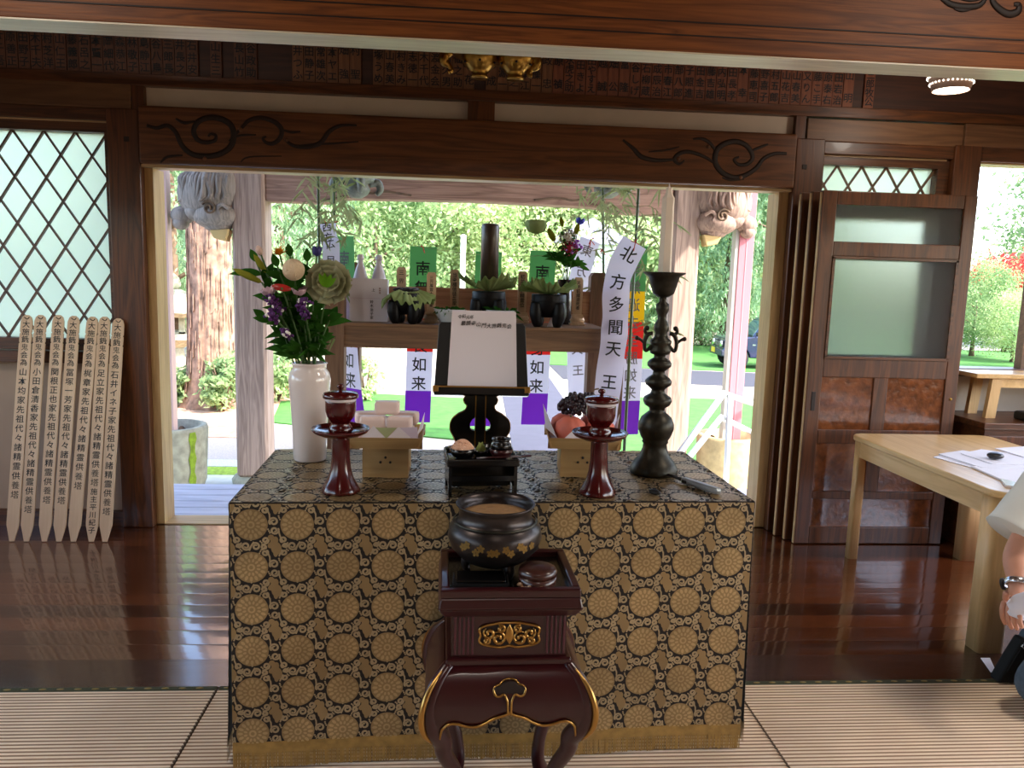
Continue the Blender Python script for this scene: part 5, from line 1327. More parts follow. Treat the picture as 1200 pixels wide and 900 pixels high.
# straight concrete path away from the entrance
pth = gp((598, 530), (692, 530)); x0, x1 = pth[0][0], pth[1][0]+.1
poly_ground('ground_path', [(x0, 9), (x1, 9), (x1+.9, 40), (x0+.9, 40)], GZ+.004, 'path', 'lilac grey concrete path leading straight away from the entrance', 'path')
def lawn(name, pts, label):
    o = mk(name, G().prism(pts, GZ-.02, GZ+.016, 'xy'), 'lawn'); return tag(o, label, 'grass', None, 'stuff')
la = at(430, 516, Z=GZ).y
lawn('lawn_grass', [(-2.9, la+1.2), (-1.0, la+.5), (x0-.25, la-.1), (x0-.1, la+3.9), (-1.9, la+4.4), (-3.2, la+3.2)], 'bright green lawn patch seen beneath the offering shelf')
lawn('lawn_grass', [(x1+.05, 9.2), (4, 9.0), (12, 9.0), (14, 15.2), (x1+.5, 15.6)], 'bright green lawn patch beyond the white handrail')
yr0, yr1 = at(800, 447, Z=GZ).y, at(800, 431, Z=GZ).y
poly_ground('ground_road', [(2.6, yr0), (40, yr0-6), (40, yr0-3.5), (2.6, yr1)], GZ+.006, 'asphalt', 'grey asphalt lane crossing behind the lawn', 'road')
lawn('lawn_grass', [(2.6, yr1+.05), (22, yr1-2.6), (30, 30), (2.6, 29)], 'green grass verge under the blue car')
# porch posts, beam
def post(x0p, x1p, yb_, label, sx):
    y = 8.42; a = at(x0p, 400, Y=y).x; b = at(x1p, 400, Y=y).x
    t = thing('porch_post', label, 'post', ((a+b)/2, y+.17, GZ+.012), kind='structure'); w = (b-a)/2
    mk('shaft', bx(-w, w, -w, w, .12, 5.1), 'weathered_z', t, bevel=.03, seg=1)
    mk('base_stone', G().lathe([(0, 0), (w*1.55, 0), (w*1.6, .06), (w*1.35, .12), (0, .12)], seg=8), 'stone', t)
    return t, (a+b)/2, w
pL, xL, wL = post(274, 312, 575, 'weathered porch post on the left with wavy grain', -1)
pR, xR, wR = post(783, 814, 575, 'weathered porch post on the right behind the candle', 1)
zb_ = at(320, 236, Y=8.5).z; zt_ = zb_+.5
bt = thing('porch_beam', 'weathered rainbow beam joining the two porch posts', 'beam', ((xL+xR)/2, 8.59, zb_), kind='structure')
hl = (xR-xL)/2-wL; 
arch = [(-hl, 0), (-hl*.72, 0), (-hl*.68, .03), (-hl*.6, .055), (0, .075), (hl*.6, .055), (hl*.68, .03), (hl*.72, 0), (hl, 0), (hl, .5), (-hl, .5)]
mk('beam', G().prism(arch, -.13, .13, 'xz'), 'weathered_x', bt, bevel=.015)
g = G()
for s in (-1, 1):
    c = cr([(s*hl*.3, -.133, .11), (s*hl*.42, -.133, .14), (s*hl*.5, -.133, .12), (s*hl*.56, -.133, .16)], 6); g.tube(c, .012, 6)
    c = cr([(s*hl*.72, -.133, .02), (s*hl*.66, -.133, .06), (s*hl*.58, -.133, .1)], 6); g.tube(c, .01, 6)
mk('carving', g, 'bark_dark', bt)
# carved lion heads on the outer sides
def lion(s, label, base, wood_m):
    t = thing('carved_lion_head', label, 'carving', base, group='carved lion heads on the porch posts')
    # s = outward direction along x
    g = G(); g.sphere((s*.3, 0, .36), (.3, .26, .3), 24, 16); g.sphere((s*.12, .02, .45), (.2, .24, .3), 20, 12); mk('skull', g, wood_m, t)
    g = G(); rs = random.Random(4)
    for i in range(22):
        y = -.26+.02*math.sin(i*3)+.008*i % .04; x0_ = s*(.04+.46*(i/21))
        c = cr([(x0_*.8+s*.02, -.1, .68-.1*abs(i-9)/12), (x0_+s*.02*math.sin(i), -.245+.07*abs(i-10)/11, .5), (x0_+s*.03*math.cos(i*2), -.265+.1*abs(i-10)/11, .34+.02*math.sin(i*1.7)), (x0_+s*.05, -.24+.1*abs(i-10)/11, .27)], 5)
        g.tube(c, lerpl([.022, .026, .022, .01], len(c)), 6)
    mk('mane', g, wood_m, t)
    g = G(); g.sphere((s*.2, -.06, .14), (.24, .2, .15), 20, 14); g.sphere((s*.38, -.05, .17), (.14, .15, .1), 18, 12); g.sphere((s*.18, -.05, .03), (.15, .14, .07), 16, 10); mk('muzzle', g, wood_m, t)
    g = G(); g.sphere((s*.55, -.04, .13), (.12, .11, .1), 18, 12); g.sphere((s*.56, -.06, .05), (.085, .08, .075), 14, 10); mk('nose', g, wood_m, t)
    g = G(); pts = [(s*(.21+.075*(1-.85*i/20)*math.cos(.5+i*.5)), -.253, .2+.075*(1-.85*i/20)*math.sin(.5+i*.5)) for i in range(21)]; g.tube(pts, .013, 6); mk('eye_curl', g, 'bark_dark', t)
    g = G(); c = cr([(s*.02, -.22, .2), (s*.08, -.24, .24), (s*.13, -.23, .2), (s*.1, -.23, .14)], 5); g.tube(c, .02, 6); mk('ear_curl', g, wood_m, t)
    g = G(); g.prism([(s*.04, 0), (s*.24, -.02), (s*.2, -.1), (s*.08, -.13)], -.16, .02, 'xz'); mk('jaw', g, mat('pale jaw wood', (206, 176, 118), .8), t, bevel=.01)
    return t
grw = wood('grey carved wood', (120, 112, 106), (164, 152, 142), 'Z', 1.6, .8, rings=12, bump=.5)
lion(-1, 'grey carved lion head on the left porch post facing out', Vector((xL-wL+.02, 8.55, at(245, 268, Y=8.5).z)), grw)
lion(1, 'brown carved lion head on the right porch post facing out', Vector((xR+wR-.02, 8.55, at(840, 276, Y=8.5).z)), wood('brown carved wood', (128, 104, 92), (176, 146, 128), 'Z', 1.6, .8, rings=12, bump=.5))
# porch eaves overhead
struct('ceiling_porch', bx(-3.6, 4.4, 4.66, 9.2, 4.3, 4.4), 'weathered_x', 'boarded eaves over the veranda and porch', 'eaves')
# hanging bronze lanterns (undersides)
def hang(px, label):
    p = at(px, 232, Y=7.6); t = thing('hanging_lantern', label, 'lantern', (p.x, p.y, p.z), group='hanging bronze lanterns')
    mk('bowl', G().lathe([(0, .0), (.05, .0), (.1, .03), (.13, .08), (.1, .13), (.16, .15), (.17, .19), (.12, .2)], seg=28), 'verdigris', t)
    for k_ in range(4):
        a = k_*PI/2+.3; c = cr([(.12*math.cos(a), .12*math.sin(a), .14), (.2*math.cos(a), .2*math.sin(a), .15), (.225*math.cos(a), .225*math.sin(a), .09), (.19*math.cos(a), .19*math.sin(a), .04)], 5); mk('foot', G().tube(c, lerpl([.035, .04, .035, .02], len(c)), 8), 'verdigris', t)
    mk('body', G().lathe([(.1, .2), (.12, .22), (.12, .5), (.24, .56), (.05, .7), (0, .72)], seg=6, smooth=False), 'verdigris', t)
    mk('chain', G().tube([(0, 0, .7), (0, 0, 4.3-p.z)], .01, 6), 'bronze', t)
hang(418, 'verdigris hanging lantern at the upper left of the entrance, only its underside in view'); hang(712, 'verdigris hanging lantern at the upper right of the entrance behind the bamboo')
# downpipes and rain jars
def jar(c, r, h, label, m, mossy):
    t = thing('stone_rain_jar', label, 'planter', c, group='stone rain jars under the downpipes')
    mk('jar', G().lathe([(0, 0), (r*.86, 0), (r*.93, h*.1), (r, h*.95), (r*.97, h), (r*.82, h), (r*.8, h*.85), (0, h*.8)], seg=40), m, t)
    g = G()
    for k_ in range(9): a = k_*.7; leaf_blade(g, (r*.5*math.cos(a), r*.5*math.sin(a), h*.86), (math.cos(a), math.sin(a), .25), r*.5, .03)
    mk('dry_leaf', g, 'bark_dark', t)
    if mossy:
        g = G(); a = -.35
        vs = []; fs = []
        for j in range(9):
            for i in range(4): q = -.62+(i-1.5)*.06*(1+.4*math.sin(j*2)); vs.append(((r*(.945+.055*j/8)+.004)*math.cos(q), (r*(.945+.055*j/8)+.004)*math.sin(q), h*(.1+.85*j/8)))
        for j in range(8):
            for i in range(3): fs.append((j*4+i, j*4+i+1, j*4+i+5, j*4+i+4))
        g.add(vs, fs); mk('moss_streak', g, 'moss', t)
    return t
cL = at(204, 578, Z=GZ); rj = .31
jar((cL.x-.12, cL.y+.25, GZ+.01), .4, at(210, 500, Y=cL.y+.2).z-GZ, 'mossy grey stone rain jar outside left of the entrance', 'stone', True)
cR = at(856, 580, Z=GZ)
jar((cR.x, cR.y+.2, GZ+.01), .36, at(856, 512, Y=cR.y+.1).z-GZ, 'pale stone rain jar at the foot of the pink post', 'stone_pale', False)
p = at(190, 350, Y=cL.y+.25); t = thing('downpipe', 'lilac square downpipe running into the left stone jar', 'pipe', (p.x-.0, cL.y+.25, GZ+.35)); mk('pipe', bx(-.07, .045, -.06, .06, 0, 4.8), 'pipe_grey', t); mk('side_board', bx(.045, .1, -.06, .06, .05, 4.8), mat('pinkish board', (214, 176, 164), .6), t)
g = G(); a = at(856, 505, Y=cR.y+.2); b = at(876, 225, Y=cR.y+.2)
t = thing('pink_post', 'tall pink painted steel post standing in the right stone jar', 'post', (cR.x+.02, cR.y+.2, GZ+.45))
mk('post', bx(-.07, .1, -.07, .07, 0, 4.8), 'pink', t, bevel=.006); mk('rib', bx(.01, .02, -.074, -.069, 0, 4.8), mat('pink groove', (214, 140, 150), .5), t); mk('shaded_side', bx(-.11, -.07, -.06, .06, .02, 4.8), mat('grey shaded side', (176, 170, 162), .5), t)  # shaded left side of the post, put in as a grey piece
g = G(); g.bar((-.3, -.08, -.0), (.3, -.08, .03), .03, .03); g.bar((0, -.28, 0), (0, .2, .03), .03, .03); mk('brace', g, 'pink', t)
# white handrails
hy_ = 5.9*S_
def hp(x, y, dy=0): return at(x, y, Y=hy_+dy)
t0_ = hp(851, 565); hr = thing('handrail', 'white pipe handrail with two rails beside the porch steps', 'handrail', (t0_.x, t0_.y, GZ+.012))
def hl_(p): return p-Vector((t0_.x, t0_.y, GZ+.012))
def hrel(*a): q = hp(*a); return q-Vector((t0_.x, t0_.y, GZ+.012))
mk('post', G().tube([(0, 0, 0), hrel(856, 462)], .03, 12), 'white_steel', hr)
mk('top_rail', G().tube([hrel(795, 533, -.7), hrel(848, 461), hrel(896, 478, 1.1)], .032, 12), 'white_steel', hr)
mk('lower_rail', G().tube([hrel(800, 545, -.7), hrel(845, 489), hrel(896, 514, 1.1)], .03, 12), 'white_steel', hr)
e_ = hrel(795, 533, -.7); mk('end_post', G().tube([e_, (e_.x, e_.y, 0.0)], .03, 12), 'white_steel', hr)
e_ = hrel(896, 478, 1.1); mk('end_post', G().tube([e_, (e_.x, e_.y, 0.0)], .03, 12), 'white_steel', hr)

# ---- offering shelf on the veranda
YF, YB = 4.82, 5.4; XL, XR = -.745, 1.0; pwid = .115; zv = -.03
SHZ = 1.195
t = thing('offering_shelf', 'dark wooden four-post offering shelf standing on the veranda outside', 'shelf', (0, YF, zv))
xb0, xb1 = -.72, .985
for x, y, h in ((XL, 0, 1.58), (XR, 0, 1.5), (xb0, YB-YF, 1.6), (xb1, YB-YF, 1.58)):
    pr = [(-pwid/2, 0), (pwid/2, 0), (pwid/2, h-.03), (pwid/2-.02, h), (-pwid/2+.02, h), (-pwid/2, h-.03)]
    mk('post', G().prism([(x+a, b) for a, b in pr], y-pwid/2, y+pwid/2, 'xz'), 'shelf_z', t)
mk('board', bx(XL+pwid/2, XR-pwid/2, -.055, YB-YF-.06, SHZ-zv-.02, SHZ-zv), 'shelf_x', t, bevel=.002)
mk('front_beam', bx(XL+pwid/2, XR-pwid/2, -.045, .015, SHZ-zv-.15, SHZ-zv-.021), 'shelf_x', t)
mk('back_rail', bx(xb0+pwid/2, xb1-pwid/2, YB-YF-.035, YB-YF, SHZ-zv, SHZ-zv+.22), 'shelf_rail', t)
for x in (xb0-.02, xb1+.02): mk('side_rail', bx(x-.02, x+.02, .058, YB-YF-.058, SHZ-zv-.12, SHZ-zv-.02), 'shelf_x', t)
SB = SHZ
def son(px, Y): q = at(px, 380, Y=Y); return Vector((q.x, Y, SB))
# bamboo poles with leaves
def bpole(p0, p1, label, leaves, rs):
    t = thing('bamboo_pole', label, 'bamboo', p0, group='bamboo poles at the shelf corners')
    d = Vector(p1)-Vector(p0); mk('culm', G().tube([(0, 0, 0), d], [.011, .008], 10), 'bamboo', t)
    g = G()
    for k_ in range(1, 9): q = d*(k_/9); g.lathe([(.0105, -.004), (.0125, 0), (.0105, .004)], q, 10, cap=False)
    mk('node', g, 'bamboo', t)
    rng = random.Random(rs); g = G(); gt = G()
    for k_ in range(leaves):
        s = rng.uniform(.78, 1.02) if rng.random() < .75 else rng.uniform(.5, .8); q = d*s; a = rng.uniform(0, 2*PI); ln = rng.uniform(.12, .3)
        e = q+Vector((math.cos(a)*ln, math.sin(a)*ln*.6, rng.uniform(-.12, .08))); c = cr([q, q.lerp(e, .5)+Vector((0, 0, .04)), e], 3); gt.tube(c, .0016, 4)
        for j in range(5):
            b = rng.uniform(0, 2*PI); leaf_blade(g, c[-1-j % 4], (math.cos(b), math.sin(b)*.6, rng.uniform(-1.4, .1)), rng.uniform(.06, .12), .007, curl=.25, n=3)
    mk('twig', gt, 'sprig', t); mk('leaf', g, 'sprig', t)
    return t
PZ = zv
bpole((at(377, 400, Y=4.93).x, 4.93, PZ), tuple(at(372.5, 180, Y=4.93)), 'bamboo pole at the front left corner of the offering shelf', 26, 1)
bpole((at(395, 400, Y=5.42).x-.0, 5.44, PZ), tuple(at(391, 175, Y=5.46)), 'bamboo pole at the rear left corner of the offering shelf', 22, 2)
bpole((at(707, 430, Y=5.44).x+.06, 5.44, PZ), tuple(at(706, 190, Y=5.46)), 'bamboo pole at the rear right corner of the offering shelf', 26, 3)
bpole((at(731, 530, Y=4.93).x, 4.93, PZ), tuple(at(750, 190, Y=4.93)), 'bamboo pole at the front right corner of the offering shelf', 22, 4)
# rope
ra = at(395, 262, Y=5.45); rb = at(706, 292, Y=5.45); ym = 5.45
def rope_at(x_, sag=.06): 
    s = (x_-ra.x)/(rb.x-ra.x); p = ra.lerp(rb, s); p.z -= sag*4*s*(1-s); return p
t = thing('rope', 'thin rope strung between the rear bamboo poles carrying the five-colour banners', 'rope', ra)
mk('cord', G().tube([rope_at(ra.x+(rb.x-ra.x)*i/20, .12)-ra for i in range(21)], .0018, 6), 'rope', t)
g = G()
for x_ in (393, 481+15, 706):
    p = rope_at(at(x_, 280, Y=5.45).x, .12)-ra
    for k_ in range(5): g.tube([p, p+Vector((random.uniform(-.025, .025), -.01, random.uniform(-.05, .02)))], .003, 5)
mk('red_tie', g, 'cord_red', t)
# five-colour banners
FCOL = ['green_cloth', 'yellow_cloth', 'red_cloth', 'white_cloth', 'purple_cloth']
FB = 'five-colour banners hung around the offering shelf'
def banner(p, width, length, label, text, mirrored=False, rz=0, flow=None, ink='ink', wave=.006):
    t = thing('five_colour_banner', label, 'banner', p, rz, group=FB)
    segs = [.235, .16, .195, .225, .185] ; z = 0; cumul = [0]
    for s in segs: z += s*length; cumul.append(z)
    def pos(u, d):
        dx = flow(d/length) if flow else 0
        return (u+dx, wave*math.sin(d*5+u*4), -d)
    for k_, c in enumerate(FCOL):
        g = G(); n = 6; d0_, d1_ = cumul[k_], cumul[k_+1]
        vs = [pos(-width/2+width*i/4, d0_+(d1_-d0_)*j/n) for j in range(n+1) for i in range(5)]
        g.add(vs, [(5*j+i, 5*j+i+1, 5*j+i+6, 5*j+i+5) for j in range(n) for i in range(4)], 0, True); mk('panel_'+c.split('_')[0], g, c, t)
    g = G(); n = len(text); sz = width*.58
    for i, ch in enumerate(text):
        d = length*(.12+.65*i/(n-1)); o = Vector(pos(0, d)); o.y -= .008
        put(g, ch, o, (-1 if mirrored else 1, 0, 0), (0, 0, 1), sz)
    for v_i, v_ in enumerate(g.v):
        u = v_[0]-(flow(-v_[2]/length) if flow else 0); g.v[v_i] = (v_[0], pos(u, -v_[2])[1]-.005, v_[2])
    mk('lettering', g, ink, t)
    return t
bw_ = at(512, 289, Y=5.5).x-at(481, 289, Y=5.5).x; bl_ = at(496, 289, Y=5.5).z-at(488, 495, Y=5.5).z
for px, py, lab, tx in ((496.5, 289, 'five-colour banner left of the tall dark tablet behind the shelf', '南無離怖畏如来'), (573, 295, 'five-colour banner directly behind the tall dark tablet', '南無広博身如来'), (637, 294, 'five-colour banner right of the tall dark tablet behind the shelf', '南無妙色身如来')):
    p = at(px, py, Y=5.5); banner(p, bw_, bl_, lab, tx, flow=lambda s: -.03*s)
p = at(404, 277, Y=5.2); banner(Vector((p.x, 5.17, p.z)), .19, 1.22, 'five-colour banner twisted at the left side of the shelf', '南無甘露王如来', rz=-.75, flow=lambda s: .13*s**2)
p = at(746, 288, Y=5.2); banner(Vector((p.x, 5.2, p.z)), .165, 1.3, 'five-colour banner at the right side of the shelf showing its reversed writing', '南無過去宝勝如来', True, .15, ink='ink_grey')
# white banners
def wbanner(pts, width, label, text, Y, mirrored=False, ink='ink', size=.085, pos_=None, cat='banner'):
    P_ = [at(px, py, Y=Y) for px, py in pts]; b = P_[0]
    t = thing('white_banner', label, cat, b, group='white guardian-king banners on the bamboo poles')
    c = cr([p-b for p in P_], 8); g = G(); vs = []; n = len(c)
    fr = []
    for i, p in enumerate(c):
        tg = (c[min(i+1, n-1)]-c[max(i-1, 0)]).normalized(); sd = Vector((-tg.z, 0, tg.x)).normalized(); sd = sd if sd.x > 0 else -sd; fr.append((p, tg, sd))
        for k_ in range(-2, 3): vs.append(p+sd*(k_/4*width)+Vector((0, .012*math.sin(i*.55+k_*.6), 0)))
    g.add(vs, [(5*i+k_, 5*i+k_+1, 5*i+k_+6, 5*i+k_+5) for i in range(n-1) for k_ in range(4)], 0, True); mk('cloth', g, 'white_cloth', t)
    g = G()
    for i, ch in enumerate(text):
        s = pos_[i] if pos_ else .08+.86*i/max(1, len(text)-1); f_ = s*(n-1); k_ = min(int(f_), n-2); p = fr[k_][0].lerp(fr[k_+1][0], f_-k_); tg, sd = fr[k_][1], fr[k_][2]
        put(g, ch, p+Vector((0, -.02, 0)), sd*(-1 if mirrored else 1), -tg, size)
    mk('lettering', g, ink, t)
    g = G()
    for k_ in range(5): g.tube([(0, -.012, .0), (random.uniform(-.03, .03), -.02, random.uniform(-.07, .03))], .003, 5)
    mk('red_tie', g, 'cord_red', t)
    return t
wbanner([(744, 284), (727, 316), (722, 344), (721, 376), (719, 400), (714, 440), (708, 490), (706, 515)], .165, 'white banner with large black characters draped at the front right of the shelf', '北方多聞天王', 4.69, size=.1, pos_=[.07, .215, .34, .47, .605, .735])
wbanner([(692, 281), (684, 305), (678, 335), (676, 372), (676, 410), (677, 440), (678, 482)], .15, 'white banner with faint reversed characters behind the rear right shelf post', '東方持国天王', 5.56, True, 'ink_grey', .085, pos_=[.1, .24, .38, .52, .66, .8])
wbanner([(383, 262), (385, 278), (388, 292), (388, 330), (388, 372)], .11, 'white banner at the front left bamboo pole above the bouquet', '西方広目天王', 5.02, size=.06)
# tall dark tablet, ihai tablets, lotus bowls, bottles, glass bowls, flowers on the shelf
p = son(572, 5.05); t = thing('tall_tablet', 'tall dark brown rounded memorial pillar at the middle of the shelf', 'tablet', p)
# it stands on a lacquer vessel
LB = 'lotus leaves on the black lacquer vessels'
def vessel(px, Y, r, h, label, leaf_label, lr, top_y, droop=.35, seed=0, card=False):
    p = son(px, Y); t = thing('lacquer_vessel', label, 'vessel', p, group='black three-legged lacquer vessels on the shelf')
    mk('ring', G().lathe([(0, h*.3), (r*.62, h*.3), (r*.86, h*.5), (r, h*.62), (r, h*.97), (r*.96, h), (0, h)], seg=36), 'black_satin', t)
    mk('hoop', G().lathe([(r*1.005, h*.78), (r*1.03, h*.8), (r*1.005, h*.82)], seg=36, cap=False), 'black_satin', t)
    for k_ in range(4):
        a = k_*PI/2+.6; x, y = math.cos(a), math.sin(a)
        c = [(x*r*.9, y*r*.9, h*.75), (x*r*.93, y*r*.93, h*.4), (x*r*.8, y*r*.8, h*.12), (x*r*.72, y*r*.72, 0)]; mk('leg', G().tube(cr(c, 4), lerpl([.036, .042, .034, .018], 13), 10), 'black_satin', t)
    l_ = thing('lotus_leaf', leaf_label, 'leaf', p+Vector((0, 0, h+.001)), group=LB)
    rng = random.Random(seed); g = G(); nr, na = 6, 144; vs = [(0, 0, 0)]; ph = rng.uniform(0, 6)
    for j in range(1, nr+1):
        for i in range(na):
            a = 2*PI*i/na; s = j/nr; rr = lr*s*(1+.12*math.sin(3*a+ph)*s); z = lr*(top_y*s**1.6)+.012*math.sin(24*a+ph)*s**2+.012*math.sin(9*a+2*ph)*s**2+.026*math.sin(3*a+ph*2)*s**2
            if top_y < 0: z += lr*(top_y*max(0, s-.55)/.45-top_y*s**1.6)+.006
            if j <= 2: z = max(z, .002)
            vs.append((rr*math.cos(a), rr*math.sin(a)*.9, z))
    fs = [(0, 1+i, 1+(i+1) % na) for i in range(na)]+[(1+(j-1)*na+i, 1+j*na+i, 1+j*na+(i+1) % na, 1+(j-1)*na+(i+1) % na) for j in range(1, nr) for i in range(na)]
    g.add(vs, fs, 0, True); mk('leaf', g, 'lotus', l_, solid=.002)
    return p, t
p1_, _ = vessel(476, 4.87, .095, .19, 'black lacquer vessel with the drooping lotus leaf, leftmost on the shelf', 'drooping green lotus leaf laid over the leftmost black vessel', .165, -.4, seed=1)
p2_, _ = vessel(572, 5.02, .108, .21, 'black lacquer vessel under the tall dark pillar at the shelf centre', 'upturned pale lotus leaf around the tall dark pillar', .185, .42, seed=2)
p3_, vt = vessel(642, 4.87, .11, .205, 'black lacquer vessel with a white card, right of the lectern sheet', 'upturned green lotus leaf on the right-hand black vessel', .175, .36, seed=5)
t.location = p2_+Vector((0, 0, .225)); 
ztop = at(572, 262, Y=5.02).z-(SB+.225); rr_ = .058
g = G(); g.lathe([(0, 0), (rr_, 0), (rr_, ztop-.02), (rr_*.92, ztop-.005), (rr_*.6, ztop), (0, ztop)], seg=28); mk('shaft', g, wood('dark tablet wood', (46, 32, 22), (66, 46, 32), 'Z', 2, .4, .2), t)
mk('tip', G().tube([(-.012, 0, ztop), (0, 0, ztop+.02), (.014, 0, ztop+.004)], .006, 6), 'lotus', t)
t_ = thing('white_card', 'white card leaning between the legs of the right-hand black vessel', 'card', p3_+Vector((.045, .0, .001))); mk('card', G().prism([(-.05, 0), (.045, 0), (.04, .15), (-.015, .15), (-.025, .06)], -.001, .001, 'xz'), 'paper', t_)
# something dark in the first leaf: sliced aubergine offerings
for k_, (dx, a) in enumerate(((-.05, .3), (0, -.2), (.05, .6))):
    o = thing('aubergine_piece', 'dark aubergine piece on the drooping lotus leaf, '+['left', 'middle', 'right'][k_]+' one', 'aubergine', p1_+Vector((dx, -.0, .196)), a, group='aubergine pieces on the drooping lotus leaf')
    mk('piece', G().sphere((0, 0, .013), (.036, .016, .014), 14, 8), mat('aubergine', (34, 26, 34), .3), o); mk('calyx', G().lathe([(.012, 0), (.0, .012)], (0, 0, 0), 8, T=Matrix.Translation((.034, 0, .013)) @ Matrix.Rotation(PI/2, 4, 'Y')), 'lotus', o)
def ihai(px, Y, ytop, label, text, base=True):
    p = son(px, Y); h = at(px, ytop, Y=Y).z-SB; t = thing('memorial_tablet', label, 'tablet', p, group='plain wood memorial tablets on the shelf')
    w = .031
    mk('tablet', G().prism([(-w*.92, .07), (w*.92, .07), (w, h-.02), (w*.7, h), (-w*.7, h), (-w, h-.02)], -.007, .007, 'xz'), 'toba', t)
    g = G(); g.box(-.05, .05, -.035, .035, 0, .014); g.box(-.042, .042, -.03, .03, .014, .024); g.lathe([(.0, .024), (.047, .024), (.05, .036), (.042, .05), (0, .05)], seg=24, sy=.65); g.box(-.04, .04, -.024, .024, .05, .058); g.box(-.036, .036, -.02, .02, .058, .071); mk('pedestal', g, 'toba', t, bevel=.002)
    g = G(); n = len(text); vtext(g, text, (0, -.0078, h-.035), min(.036, (h-.12)/n), (h-.12)/n*.98); mk('lettering', g, 'ink', t)
ihai(470, 5.2, 313, 'memorial tablet at the far left of the shelf behind the drooping leaf', '三界萬霊')
ihai(505, 4.98, 319, 'memorial tablet with the boldest writing, right of the drooping leaf', '三界萬霊十方至聖')
ihai(532, 5.2, 316, 'memorial tablet left of the central black vessel', '当寺檀信徒各家')
ihai(611, 5.2, 318, 'memorial tablet between the two upturned lotus leaves', '初盆新亡精霊位')
ihai(676, 5.1, 325, 'memorial tablet at the right end of the shelf', '天明飢饉溺死者')
def gbowl(px, Y, label, sd):
    p = son(px, Y); t = thing('glass_bowl', label, 'bowl', p, group='cut glass bowls of herbs on the shelf')
    g = G(); g.lathe([(0, 0), (.045, 0), (.06, .02), (.085, .06), (.1, .095), (.096, .097), (.078, .06), (.055, .028), (0, .015)], seg=32, rf=lambda a: 1+.03*math.cos(16*a)); mk('bowl', g, 'glass', t)
    rng = random.Random(sd); g = G()
    for k_ in range(60): a = rng.uniform(0, 2*PI); q = rng.uniform(0, .075); leaf_blade(g, (q*math.cos(a), q*math.sin(a), .07+rng.uniform(0, .03)), (math.cos(a), math.sin(a), rng.uniform(-.3, .9)), rng.uniform(.04, .08), .009, curl=.4, n=3)
    h = tag(mk('herb_sprigs', g, 'leaf_dk', loc=p), 'green herbs heaped in the '+('left' if px < 560 else 'right')+' cut glass bowl', 'herbs', None, 'stuff')
gbowl(527, 4.85, 'cut glass bowl of green herbs left of the white sheet', 1); gbowl(588, 4.9, 'cut glass bowl mostly hidden behind the white sheet', 2)
# sake bottles wrapped in white
pb = son(433, 5.0); 
for k_, (dx, lb) in enumerate(((-.058, 'left white-wrapped bottle standing on the shelf'), (.058, 'right white-wrapped bottle standing on the shelf'))):
    t = thing('wrapped_bottle', lb, 'bottle', pb+Vector((dx, 0, .0005)), group='white-wrapped bottles on the shelf')
    mk('bottle', G().lathe([(0, 0), (.05, 0), (.052, .01), (.052, .2), (.047, .26), (.03, .33), (.018, .36), (.016, .385), (.02, .388), (.02, .41), (.012, .418), (0, .419)], seg=28, rf=lambda a: 1+.03*math.cos(9*a)), 'wrap', t)
    mk('cap_wrap', G().lathe([(.021, .386), (.022, .404), (.015, .42), (0, .421)], seg=16), 'wrap', t)
t = thing('gift_sleeve', 'white paper sleeve with vertical writing around the two bottles', 'sleeve', pb+Vector((0, 0, .0005)))
w_, d_ = .117, .057
g = G(); g.box(-w_, w_, -d_, -d_+.002, 0, .27); g.box(-w_, w_, d_-.002, d_, 0, .25); g.box(-w_, -w_+.002, -d_+.002, d_-.002, 0, .265); g.box(w_-.002, w_, -d_+.002, d_-.002, 0, .265); mk('sleeve', g, 'wrap', t)
g = G(); g.box(-w_, w_, -d_-.0012, -d_, .145, .148); mk('fold_line', g, 'lilacpaper', t)
g = G(); put(g, '上', (.03, -d_-.002, .2), (1, 0, 0), (0, 0, 1), .022); vtext(g, '鈴木治子家', (.02, -d_-.002, .125), .022, .025); mk('lettering', g, 'ink', t)
g = G(); vtext(g, '御神酒', (.07, -d_-.002, .21), .013, .014); mk('red_lettering', g, mat('dull red ink', (120, 40, 40), .7), t)
p = son(404, 5.1); t = thing('upright_box', 'narrow white box left of the wrapped bottles on the shelf', 'box', p); mk('box', bx(-.03, .045, -.05, .05, 0, .2), 'wrap', t, bevel=.002); mk('label_strip', bx(.012, .036, -.052, -.05, .0, .18), 'lilacpaper', t)
# bouquet at the right of the shelf
pv = son(660, 5.2); 
vz = thing('flower_holder', 'dark cylindrical flower holder behind the right-hand lotus leaf', 'vase', pv); mk('tube', G().lathe([(0, 0), (.055, 0), (.05, .3), (.046, .3), (.046, .02), (0, .02)], seg=24), 'black', vz)
FS = 'flowers in the holder on the shelf'
def sp(x, y): return at(x, y, Y=5.2)
kw = dict(base=pv, z0=.22, group=FS, spread=.02)
flower('lily_bud', 'yellow-green lily bud at the left of the shelf bouquet', sp(650, 283), bud(.1, .02), 'leaf_yg', 3, **kw)
flower('gentian', 'deep blue flower at the top right of the shelf bouquet', sp(679, 263), cupflower(.026, 6, 1.6), mat('bright blue petals', (60, 66, 190), .6), 3, **kw)
flower('pompon_chrysanthemum', 'white round flower in the middle of the shelf bouquet', sp(665, 278), pom(.035, 80), mat('white petals', (236, 232, 220), .7), 3, **kw)
flower('carnation', 'crimson flower at the lower right of the shelf bouquet', sp(667, 292), pom(.036, 80), mat('crimson petals', (196, 30, 70), .6), 2, **kw)
flower('statice', 'lilac flower cluster at the right edge of the shelf bouquet', sp(671, 288), cluster(.03, 60, .012), mat('lilac petals', (170, 110, 200), .7), 2, **kw)
flower('lily_bud', 'slender green bud at the top of the shelf bouquet', sp(659, 266), bud(.07, .014), 'leaf_yg', 4, **kw)
